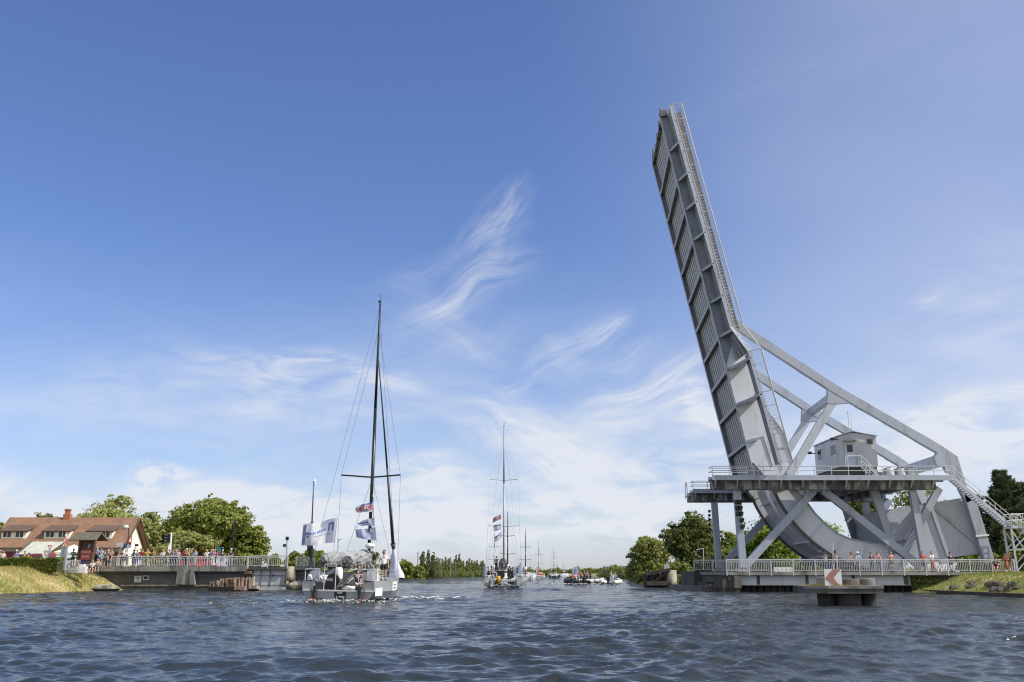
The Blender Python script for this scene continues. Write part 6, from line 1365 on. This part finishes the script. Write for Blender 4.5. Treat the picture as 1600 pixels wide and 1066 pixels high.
m=MB(); m.tube((-1.9,.4,fbm+.1),(-.3,1.6,fbm+1.85),.05,.04); part('spinnaker_pole',m,mat('silver pole',(.6,.61,.62),.4),y1,False,False)
m=MB(); m.ball((.35,4.6,3.35),.34,10,(1,1,.55)); part('radar_dome',m,white,y1,True,False)
m=MB(); m.tube((.25,.5,zt+.12),(.85,.5,zt+.14),.14,.12,9); part('white_fender',m,white,y1,True,False)
m=MB(); m.add([(-.20,-.02,.08),(.52,-.02,.08),(.52,-.02,.70),(-.20,-.02,.70)],[(0,1,2,3)]); hb_=part('transom_hatch',m,black,y1,False,False); m=MB()
for q in ((-.02,.52,.3),(.1,.3,.36)): m.box((q[0]+.15,-.03,q[1]),(q[2],.015,.06))
m.box((-.05,-.03,.2),(.06,.015,.24)); m.box((.36,-.03,.2),(.05,.015,.24)); part('hatch_print',m,white,hb_,False,False)
for x in (-1.35,1.05):
    m=MB(); m.add([(x,-.018,.04),(x+.5,-.018,.04),(x+.5,-.018,.2),(x,-.018,.2)],[(0,1,2,3)]); part('vent_slot',m,black,y1,False,False)
for s in (-1.42,1.42):
    m=MB(); m.beam((s,-.08,.75),(s*1.02,-.2,.12),.10,.06); m.beam((s-.25,-.03,.75),(s*1.02,-.2,.2),.05,.05); m.beam((s+.25,-.03,.75),(s*1.02,-.2,.2),.05,.05); part('rudder_bracket',m,darkgrey,y1,False,False)
    m=MB(); m.box((s*1.03,-.22,.10),(.30,.16,.16)); part('rudder_tip',m,orange,y1,False,False)
m=MB(); z_=lambda y: np.interp(y,[0,3.05,6.1,8.784,10.736,12.2],[g1['hb']*q for q in (1.,.98,.80,.50,.24,.03)])+.012
m.add([(z_(.25),.25,.35),(z_(1.7),1.7,.38),(z_(1.7),1.7,.85),(z_(.25),.25,.80)],[(0,1,2,3)]); m.add([(z_(4.4),4.4,.6),(z_(6.1),6.1,.64),(z_(6.1),6.1,1.18),(z_(4.4),4.4,1.14)],[(0,1,2,3)]); hp=each('hull_panel',m,white,y1,world=False)
m=MB(); m.add([(z_(4.8)+.012,4.8,.72),(z_(5.7)+.012,5.7,.75),(z_(5.7)+.012,5.7,.82),(z_(4.8)+.012,4.8,.79)],[(0,1,2,3)]); m.add([(z_(4.8)+.012,4.8,.92),(z_(5.7)+.012,5.7,.95),(z_(5.7)+.012,5.7,1.02),(z_(4.8)+.012,4.8,.99)],[(0,1,2,3)]); part('panel_print',m,darkgrey,hp,False,False)
m=MB(); m.add([(z_(8.8),8.8,.55),(z_(10.736),10.736,.6),(.1,12.22,.75),(.08,12.22,1.4),(z_(10.736),10.736,1.38),(z_(8.8),8.8,1.34)],[(0,1,4,5),(1,2,3,4)]); part('pink_bow_panel',m,mat('pink bow paint',(.62,.06,.14),.4),y1,False,False)
m=MB(); m.span(1.35,1.62,1.2,1.35,fbm-.1,fbm+.62); m.span(1.8,2.02,1.1,1.25,fbm-.1,fbm+.72); m.span(1.5,1.9,1.7,1.85,fbm-.1,fbm+.5); part('white_locker',m,white,y1,False,False)
m=MB()
for q in ((-.3,1.2),(.2,1.5),(.8,1.1),(1.2,1.9),(-1.1,2.0)): m.tube((q[0],q[1],zt-.05),(q[0],q[1],zt+.2),.12,.1,10)
part('winch',m,carbon,y1,False,False)
m=MB(); r=np.random.default_rng(21)
for i in range(16):
    x0_,y0_=r.uniform(-1.6,1.6),r.uniform(.1,2.6); p0=Vector((x0_,y0_,zt+.02+r.uniform(0,.4))); pts=[p0]
    for q in range(7): pts.append(pts[-1]+Vector((r.normal(0,.16),r.normal(.02,.16),r.normal(-.01,.08))))
    m.path(pts,.016,4)
part('loose_rope',m,mat('pale rope',(.55,.5,.45),.8,(.3,.12,.10),3,.7),y1,False,False)
m=MB()
for q in ((-1.2,1.1,.28,.24,.3),(1.0,1.0,.3,.22,.2),(-.1,1.9,.35,.3,.35),(1.1,2.3,.3,.3,.5),(-1.3,2.4,.3,.4,.5)): m.box((q[0],q[1],zt+q[4]/2),(q[2],q[3],q[4]),.3)
part('gear_bag',m,mat('black gear bag',(.035,.035,.04),.7,(.10,.10,.11),4,.5),y1,False,False)
m=MB(); m.span(-2.15,2.15,-.05,.06,zt-.06,zt+.03); part('transom_lip',m,white,y1,False,False)
m=MB(); m.path([(-2.1,.08,fbm),(-2.1,.06,fbm+.62),(-1.2,.04,fbm+.66)],.03,6); m.path([(2.1,.08,fbm),(2.1,.06,fbm+.62),(1.2,.04,fbm+.66)],.03,6); m.path([(-.9,.05,zt),(-.9,.05,fbm+.9),(-.2,.05,fbm+.95),(-.2,.05,zt)],.028,6); part('stern_rail',m,rail,y1,False,False)
pm_=toworld(y1,(1.72,3.3,fbm))
person('blond man in a white t-shirt and black shorts standing on the near yacht',pm_.to_tuple(),'stand','white',('shorts','black'),('short','hairl'),.25,scale=1.05)
m=MB(); m.box((pm_.x-.02,pm_.y-.115,pm_.z+1.70),(.15,.03,.04)); solo('sunglasses',m,black,'dark sunglasses worn by the blond man on the near yacht','sunglasses')
pc_=toworld(y1,(.55,1.9,zt-.55)); person('person in a navy shirt and white shorts crouching in the cockpit of the near yacht',(pc_.x,pc_.y,pc_.z),'reach','navy',('shorts','white'),('short','hairb'),.3,sit=True)
pc_=toworld(y1,(.15,3.3,zt-.25)); person('fair person in dark clothes sitting inside the hatch of the near yacht',(pc_.x,pc_.y,pc_.z),'cross','dgrey',('shorts','white'),('short','hairl'),.1,sit=True)
# flags of the near yacht
ya_=YB+.3
fl,at,nr=flag('race_flag','big white flag with blue lettering flying left from the backstay of the near yacht','flag',P(527.5,809,ya_),P(522.5,848,ya_),P(475,826,ya_)-P(527,811,ya_)+Vector((0,-.25,.2)),flagwhite,3,24,10,.05,.30,taper=.85,
   prints=[(2,3.2,1.5,5.,flagblue,'blue_print'),(3.2,5.4,1.5,2.3,flagblue,'blue_print'),(5,5.9,1.6,4.8,flagblue,'blue_print')]+[(q,q+.75+.3*(i_%2),2.4+.11*q+.5*(i_%3)*.4,3.7+.11*q-.3*(i_%2),flagblue,'blue_print') for i_,q in enumerate((7.5,8.8,10.1,11.6,12.8,14.2,15.6,17.))]+[(18.4,21.6,4.2,5.0,flagblue,'blue_print'),(19,20.5,5.4,6.6,flagblue,'blue_print'),(21.5,24,.6,9.6,flaglil,'edge_print'),(4,16,5.8,6.3,flaglil,'pale_print')])
m=MB(); m.tube(P(527.8,806,ya_),P(519,880,ya_),.02,n=5); part('flag_line',m,rail,fl)
yq=YB+5.2
fa,at,nr=flag('signal_pennant','uppermost pennant of the near yacht, white with a red lettered oval','flag',P(582.5,784,yq),P(583.5,800,yq),P(553,802,yq)-P(582,784,yq)+Vector((0,.1,.45)),flagwhite,5,12,6,.05,.12,taper=.62,prints=[(1.2,11.,1.5,4.6,flagred,'red_oval'),(.2,8.,.0,1.0,flagblue,'blue_edge')])
letters(at,nr,'CIAC',1.8,10.4,2.0,4.1,white,fa,.035)
m=MB(); m.tube(P(582.3,773,yq),P(584,785,yq),.022,n=5); m.tube(P(583.3,800,yq),P(585.5,812,yq),.02,n=5); part('halyard',m,rail,fa)
fb_,at,nr=flag('signal_pennant','middle pale blue pennant on the near yacht mast','flag',P(584.5,809,yq),P(586,823,yq),P(554.5,826,yq)-P(584.5,810,yq)+Vector((0,.1,.4)),flaglil,6,12,6,.10,.16,taper=.40,prints=[(4,10,2.2,3.4,flagblue,'blue_print'),(5,11,3.8,4.6,white,'white_print')])
fc_,at,nr=flag('signal_pennant','lowest pale blue flag on the near yacht mast, with white patches','flag',P(586.5,824,yq),P(588.5,845,yq),P(554,842,yq)-P(586.5,830,yq)+Vector((0,.1,.35)),flaglil,7,12,6,.02,.2,taper=.62,prints=[(1,3.5,.6,2.2,white,'white_print'),(8.5,11,1,2.2,white,'white_print'),(9,10.5,4.2,5.6,white,'white_print')])
# ---- second yacht
navyb=mat('black boot paint',(.03,.035,.045),.4); h2=mat('pale grey yacht hull',(.46,.48,.50),.35,(.36,.38,.41),.6,.5,coat=.2); alu=mat('anodised mast',(.34,.35,.37),.4)
Y2=118.; y2,g2=yacht('pale grey yacht with tall silver mast and several crew, second from the camera',(P(786,918,Y2).x,Y2,0.),math.radians(.3),h2,alu,12.6,4.75,P(787.5,667,Y2+5.5).z,1.35,(.30,.62),boot=navyb,sprw=.43,wire=.007,my=.44,stern=.95)
m=MB(); crumple(m,(-.05,3.6,2.75),.48,1.2,.70,12,18,.35)
part('dark_sail_bundle',m,darkgrey,y2,False,False)
m=MB(); m.beam((0,5.3,2.6),(.1,1.4,2.55),.2,.2,up=(0,0,1)); part('boom',m,alu,y2,False,False)
m=MB(); m.box((-.52,-.06,.95),(.42,.12,.85)); part('yellow_lifebuoy',m,mat('amber yellow',(.62,.33,.02),.7),y2,True,False)
m=MB(); m.add([(-1.1,-.02,.35),(-.75,-.02,1.0),(-.2,-.02,1.0),(-.2,-.02,.35)],[(0,1,2,3)]); m.add([(.55,-.02,.4),(1.25,-.02,.4),(1.25,-.02,.75),(.55,-.02,.75)],[(0,1,2,3)]); part('transom_hatch',m,black,y2,False,False)
m=MB()
for s in (-1,1): m.beam((s*1.4,-.03,.2),(s*.1,-.03,.62),.09,.04); m.beam((s*1.4,-.03,.2),(s*1.9,-.03,.75),.09,.04)
part('transom_stripe',m,white,y2,False,False)
m=MB(); m.tube((-.25,.9,1.5),(-.25,.98,1.5),.45,.45,16); m.tube((.9,.9,1.5),(.9,.98,1.5),.45,.45,16); part('steering_wheel',m,carbon,y2,False,False)
for (q,pose,top,bot,hair,sit,rz,lab) in (((-.85,3.4,1.9),'hold','black',('trousers','black'),('short','hairb'),False,-.6,'person in black standing tall on the roof of the second yacht'),
    ((-1.35,1.1,.75),'hold','black',('trousers','black'),('long','hairb'),True,1.2,'dark haired person in black sitting at the left of the second yacht'),
    ((-1.75,1.4,.7),'reach','dgrey',('trousers','black'),('short','hairb'),True,1.4,'person in dark grey bending at the left rail of the second yacht'),
    ((.72,1.6,.75),'cross','black',('trousers','black'),('short','hairb'),False,3.0,'person in black with back turned at the wheel of the second yacht'),
    ((1.15,1.2,.65),'hold','dgrey',('trousers','dgrey'),('short','hairb'),True,-1.2,'crouching person in dark clothes beside the wheel of the second yacht'),
    ((1.75,.9,.75),'hold','lblue',('trousers','navy'),('short','hairb'),True,2.6,'person in a pale blue shirt sitting at the right of the second yacht')):
    person(lab,toworld(y2,q).to_tuple(),pose,top,bot,hair,rz,'short' if top!='dgrey' else 'long',sit=sit)
def mini(label,u,vt,vb,Y,du,m,seed,prints=None,name='race_flag'):
    a=P(u,vt,Y); b=P(u-.2,vb,Y); o,at,nr=flag(name,label,'flag',a,b,P(u+du,vt+3,Y)-a+Vector((0,.2,0)),m,seed,7,5,.15,.10,prints=prints)
    q=MB(); q.tube(b+Vector((0,0,-.7)),a+Vector((0,0,.15)),.02,n=5); part('flag_staff',q,rail,o); return o,at,nr
fz,at,nr=flag('signal_pennant','uppermost pennant of the second yacht, red lettered oval on white','flag',P(782.8,804,Y2+2),P(782.8,812,Y2+2),P(770,811,Y2+2)-P(782.8,804,Y2+2)+Vector((0,.1,.3)),flagwhite,9,12,6,.2,.06,prints=[(.5,12,.8,4.6,flagred,'red_oval')]); letters(at,nr,'CIAC',1.5,11,1.6,3.8,white,fz,.035)
flag('signal_pennant','middle pennant of the second yacht, white with faint blue print','flag',P(783,818,Y2+2),P(783.2,827.5,Y2+2),P(770.5,821,Y2+2)-P(783,818,Y2+2),flagwhite,10,8,6,.02,.07,prints=[(1,7,.5,1.6,flagblue,'blue_print'),(1,7,4.3,5.4,flaglil,'blue_print')])
flag('signal_pennant','lowest pennant of the second yacht, white with a blue slash','flag',P(783.5,831,Y2+2),P(783.8,840,Y2+2),P(772,841,Y2+2)-P(783.5,832,Y2+2),flagwhite,11,8,6,.02,.07,prints=[(2.5,7,.3,2.0,flagblue,'blue_print')])
mini('tall lilac feather flag at the left stern of the second yacht',759.5,882,902,Y2-.1,-3.2,flaglil,1)
mini('small white flag beside the lilac feather flag of the second yacht',764.5,894,903,Y2+2,-3.,flagwhite,2)
mini('large blue marked white flag at the right stern of the second yacht',812.5,882,899,Y2+.2,-8.5,flagwhite,3,[(2,5,1,3.5,flagblue,'blue_print')])
mini('taller white feather flag at the far right stern of the second yacht',815.5,877.5,900,Y2+.1,-3.,flagwhite,4)
# ---- far yachts
def fary(label,u,vt,Y,hull,mastm,boot=None,rolls=0,spread=(.3,.6),hd=0.,orange_=False):
    o,g=yacht(label,(GX(u,Y,0),Y,0),hd,hull,mastm,11.5,4.3,P(u,vt,Y+5).z,1.3,spread,detail=0,boot=boot,sprw=.36,stern=.9)
    sailbag(o,g,.05,4.3,orange if orange_ else (white if hull is not navyb else darkgrey),None,int(u),.28); return o,g
f1,_=fary('far yacht with a grey mast hidden behind the left of the second yacht',771.5,829,205,white,alu)
f2,_=fary('far yacht with a dark mast showing right of the second yacht mast',793,801,190,h2,carbon)
f3,_=fary('white far yacht with a dark mast just right of the second yacht',820,829,250,white,carbon,hd=.05)
f4,_=fary('white far yacht with bright orange sail cover',841,848.5,335,white,alu,orange_=True,hd=.05)
f5,_=fary('far yacht with a dark hull and slim mast in the middle of the canal',866.5,857,375,navyb,alu)
f6,_=fary('tiny farthest yacht near the end of the canal',881.5,880,560,white,alu)
mini('pale blue flag left of the mast of the far yacht right of the second yacht',819,882,895,249,-1.2,flaglil,31); mini('white feather flag astern of the far yacht with the dark mast',828.7,893,903,252,-1.6,flagwhite,32); mini('white feather flag before the yacht with orange sail cover',835,895,902,334,-1.6,flagwhite,33)
mini('white flag above the orange sail cover',840.3,885,895,333,-2.5,flagwhite,34); mini('white feather flag right of the orange sail cover',847,895,903,336,-1.6,flagwhite,35); mini('small white feather flag astern of the dark hulled far yacht',871,895.5,902,374,-1.0,flagwhite,36); mini('small pale blue feather flag left of the dark hulled far yacht',862.3,896,902,374,-1.,flaglil,37)
q=MB(); q.ball((0,0,0),.5,8,(2.4,1,.7)); solo('orange_bag',q,orange,'orange bag on the stern of the yacht with the orange sail cover','bag',(GX(844.5,335,1.),335,1.5))
for u,yy_,q_,c_ in ((821.5,250.5,1.2,'dgrey'),(818.5,251,1.2,'red'),(839.5,337,1.2,'navy'),(867.5,377,1.2,'orange'),(864.5,377.5,1.2,'orange')):
    person({821.5:'dark clothed person on the far yacht right of the second yacht',818.5:'person in red on the far yacht right of the second yacht',839.5:'person in navy on the yacht with the orange sail cover',867.5:'person in orange at the right of the dark hulled far yacht',864.5:'person in orange at the left of the dark hulled far yacht'}[u],(GX(u,yy_,1.5),yy_,.9),'hold',c_,('trousers','navy'),('short','hairb'),.2,sit=False,scale=.95)
# ---- inflatable boats
def rib(label,loc,rz,Ln=6.2,tubem=None):
    o=thing('inflatable_boat',label,'boat',loc,rz); t=tubem or mat('light grey rubber',(.46,.47,.47),.5); w_=1.05; m=MB(); rr=.30
    pts=[(-w_,-Ln*.5,.38),(-w_,Ln*.15,.40),(-w_*.82,Ln*.32,.50),(-w_*.4,Ln*.45,.66),(0,Ln*.5,.74),(w_*.4,Ln*.45,.66),(w_*.82,Ln*.32,.50),(w_,Ln*.15,.40),(w_,-Ln*.5,.38)]
    for i,(a,b) in enumerate(zip(pts,pts[1:])): m.tube(a,b,rr,rr,10)
    for a in (pts[0],pts[-1]): m.tube(a,(a[0],a[1]-.35,a[2]),rr,.06,10)
    part('tube',m,t,o,True,False)
    m=MB(); m.add([(-w_*1.1,-Ln*.48,.25),(w_*1.1,-Ln*.48,.25),(w_*1.1,Ln*.15,.28),(w_*.85,Ln*.34,.36),(0,Ln*.5,.6),(-w_*.85,Ln*.34,.36),(-w_*1.1,Ln*.15,.28),(0,-Ln*.48,-.25),(0,Ln*.3,-.15)],[(0,7,8,6),(1,2,8,7),(2,3,8),(3,4,8),(4,5,8),(5,6,8),(0,1,7),(0,1,2,6),(2,3,4,5,6)]); part('hull',m,mat('dark rib hull',(.06,.063,.07),.5),o,False,False)
    m=MB(); m.box((0,-Ln*.08,.75),(.7,.6,.9)); m.add([(-.3,.05-Ln*.05,1.2),(.3,.05-Ln*.05,1.2),(.28,-.2-Ln*.05,1.55),(-.28,-.2-Ln*.05,1.55)],[(0,1,2,3)]); part('console',m,white,o,False,False)
    m=MB(); m.box((0,-Ln*.52,.85),(.42,.5,.6)); m.box((0,-Ln*.53,.3),(.2,.25,.9)); part('outboard_motor',m,black,o,False,False); return o
r1=rib('grey inflatable boat with dark clothed crew and white flags heading right',(GX(916,172,.3),172,-.02),-math.pi/2+.12,6.0); r1.rotation_euler=(0,-.06,-math.pi/2+.25)
r1b=rib('black inflatable boat seen from astern in front of the longer grey one',(GX(899,165,.3),165,-.05),.55,4.8,blackrubber)
for (u,y,pose,top,hair,sit,rz,lab) in ((893.,163.5,'hold','black','hairb',True,.4,'person in black at the motor of the black inflatable'),(897.5,163.8,'hold','orange','hairb',True,.2,'person in an orange jacket in the black inflatable'),(903.5,164,'hold','grey','hairb',True,-.3,'person in grey in the black inflatable'),(907.5,171,'cross','red','hairb',False,.3,'person in a red top standing in the grey inflatable'),(913.5,171.5,'hold','navy','hairb',False,.2,'person in navy standing in the middle of the grey inflatable'),(917.5,172,'hold','grey','hairg',False,.1,'grey haired person in the middle of the grey inflatable'),(922.5,172,'hold','black','hairb',False,-.8,'person in black standing at the bow of the grey inflatable')):
    person(lab,(GX(u,y,.5),y,-.05 if sit else .35),pose,top,('trousers','black'),('short',hair),rz,'long',sit=sit,scale=1.)
mini('large white flag with a blue mark over the black inflatable',901.,886,897,168,-7.,flagwhite,41,[(2,4,1,3.5,flagblue,'blue_print')]); mini('tall white feather flag over the grey inflatable',903,882.5,900,170,-3.,flagwhite,42); mini('short white feather flag over the grey inflatable',905,889.5,900,171,-1.6,flagwhite,43)
r2=rib('pale inflatable boat seen from astern, right of the pair',(GX(957.5,160,.3),160,-.03),-.35,5.2,mat('pale rubber',(.62,.62,.60),.5))
for (u,top,hair,lab) in ((957.8,'white','hairl','person in white at the helm of the pale inflatable'),(961.5,'lblue','hairg','person in pale blue in the pale inflatable')): person(lab,(GX(u,159.5,.5),159.5,-.02),'hold',top,('trousers','navy'),('short',hair),3.0,'short',sit=True,scale=1.05)
mini('white feather flag on the pale inflatable',955.8,892.5,903,160.5,-2.2,flagwhite,44)
# small motor boats far away
for i,(u,Y) in enumerate(((832,290),(886,520),(893,600))):
    o=thing('motor_boat',('small white motor boat between the two far yachts','tiny white motor boat right of the farthest yacht','white speck of a motor boat near the end of the canal')[i],'boat',(GX(u,Y,0),Y,0)); m=MB(); m.add([(-1,-2.2,.9),(1,-2.2,.9),(1,.8,1.),(0,2.6,1.2),(-1,.8,1.),(-.8,-2.2,-.1),(.8,-2.2,-.1),(.8,.6,-.1),(0,2,0),(-.8,.6,-.1)],[(0,1,6,5),(1,2,7,6),(2,3,8,7),(3,4,9,8),(4,0,5,9),(0,1,2,3,4)]); part('hull',m,white,o,False,False)
    m=MB(); m.add([(-.8,-.8,.95),(.8,-.8,.95),(.7,1,1.),(-.7,1,1.),(-.7,-.8,1.9),(.7,-.8,1.9),(.6,.3,1.8),(-.6,.3,1.8)],[(0,1,5,4),(1,2,6,5),(2,3,7,6),(3,0,4,7),(4,5,6,7)]); part('cabin',m,whitecloth if False else white,o,False,False)
# foam of the wakes
foamm=mat('foam',(.50,.52,.50),.8,(.40,.43,.40),5,.7)
def foam(spots,seed):
    r=np.random.default_rng(seed); V=[]
    for (x,y,sx_,sy_,n,s) in spots:
        for _ in range(n):
            px_,py_=x+r.normal(0,sx_),y+r.normal(0,sy_); a=r.uniform(0,3.14); l=s*r.uniform(.4,1.6); w2=l*r.uniform(.2,.5); d=np.array([math.cos(a),math.sin(a)*.6]); e=np.array([-d[1],d[0]]); z=r.uniform(.03,.16)
            for q in ((d*l),(e*w2),(-d*l),(-e*w2)): V.append((px_+q[0],py_+q[1],z+r.normal(0,.03)))
    q=link('foam',npmesh('foam',V,np.arange(len(V)).reshape(-1,4),foamm)); q['kind']='stuff'
xs1=toworld(y1,(0,-.6,0))
foam([(xs1.x+.1,xs1.y-.1,1.0,.45,420,.075),(xs1.x+.8,xs1.y-1.0,1.6,.9,160,.07),(toworld(y1,(3.6,7.5,0)).x,toworld(y1,(3.6,7.5,0)).y,.7,.7,120,.2),(toworld(y1,(2.6,3.5,0)).x,toworld(y1,(2.6,3.5,0)).y,.3,1.2,50,.12),(xs1.x-4.5,xs1.y-3,1.6,.7,22,.1)],1)
foam([(GX(905,163,0),162,2.6,.5,240,.25),(GX(935,166,0),166,2.,.6,70,.22),(GX(884,163,0),163,1.6,.5,60,.22),(GX(957,157,0),157,1.0,.5,40,.2)],2)
foam([(GX(787,116.5,0),116.5,2.2,.4,40,.15)],3)
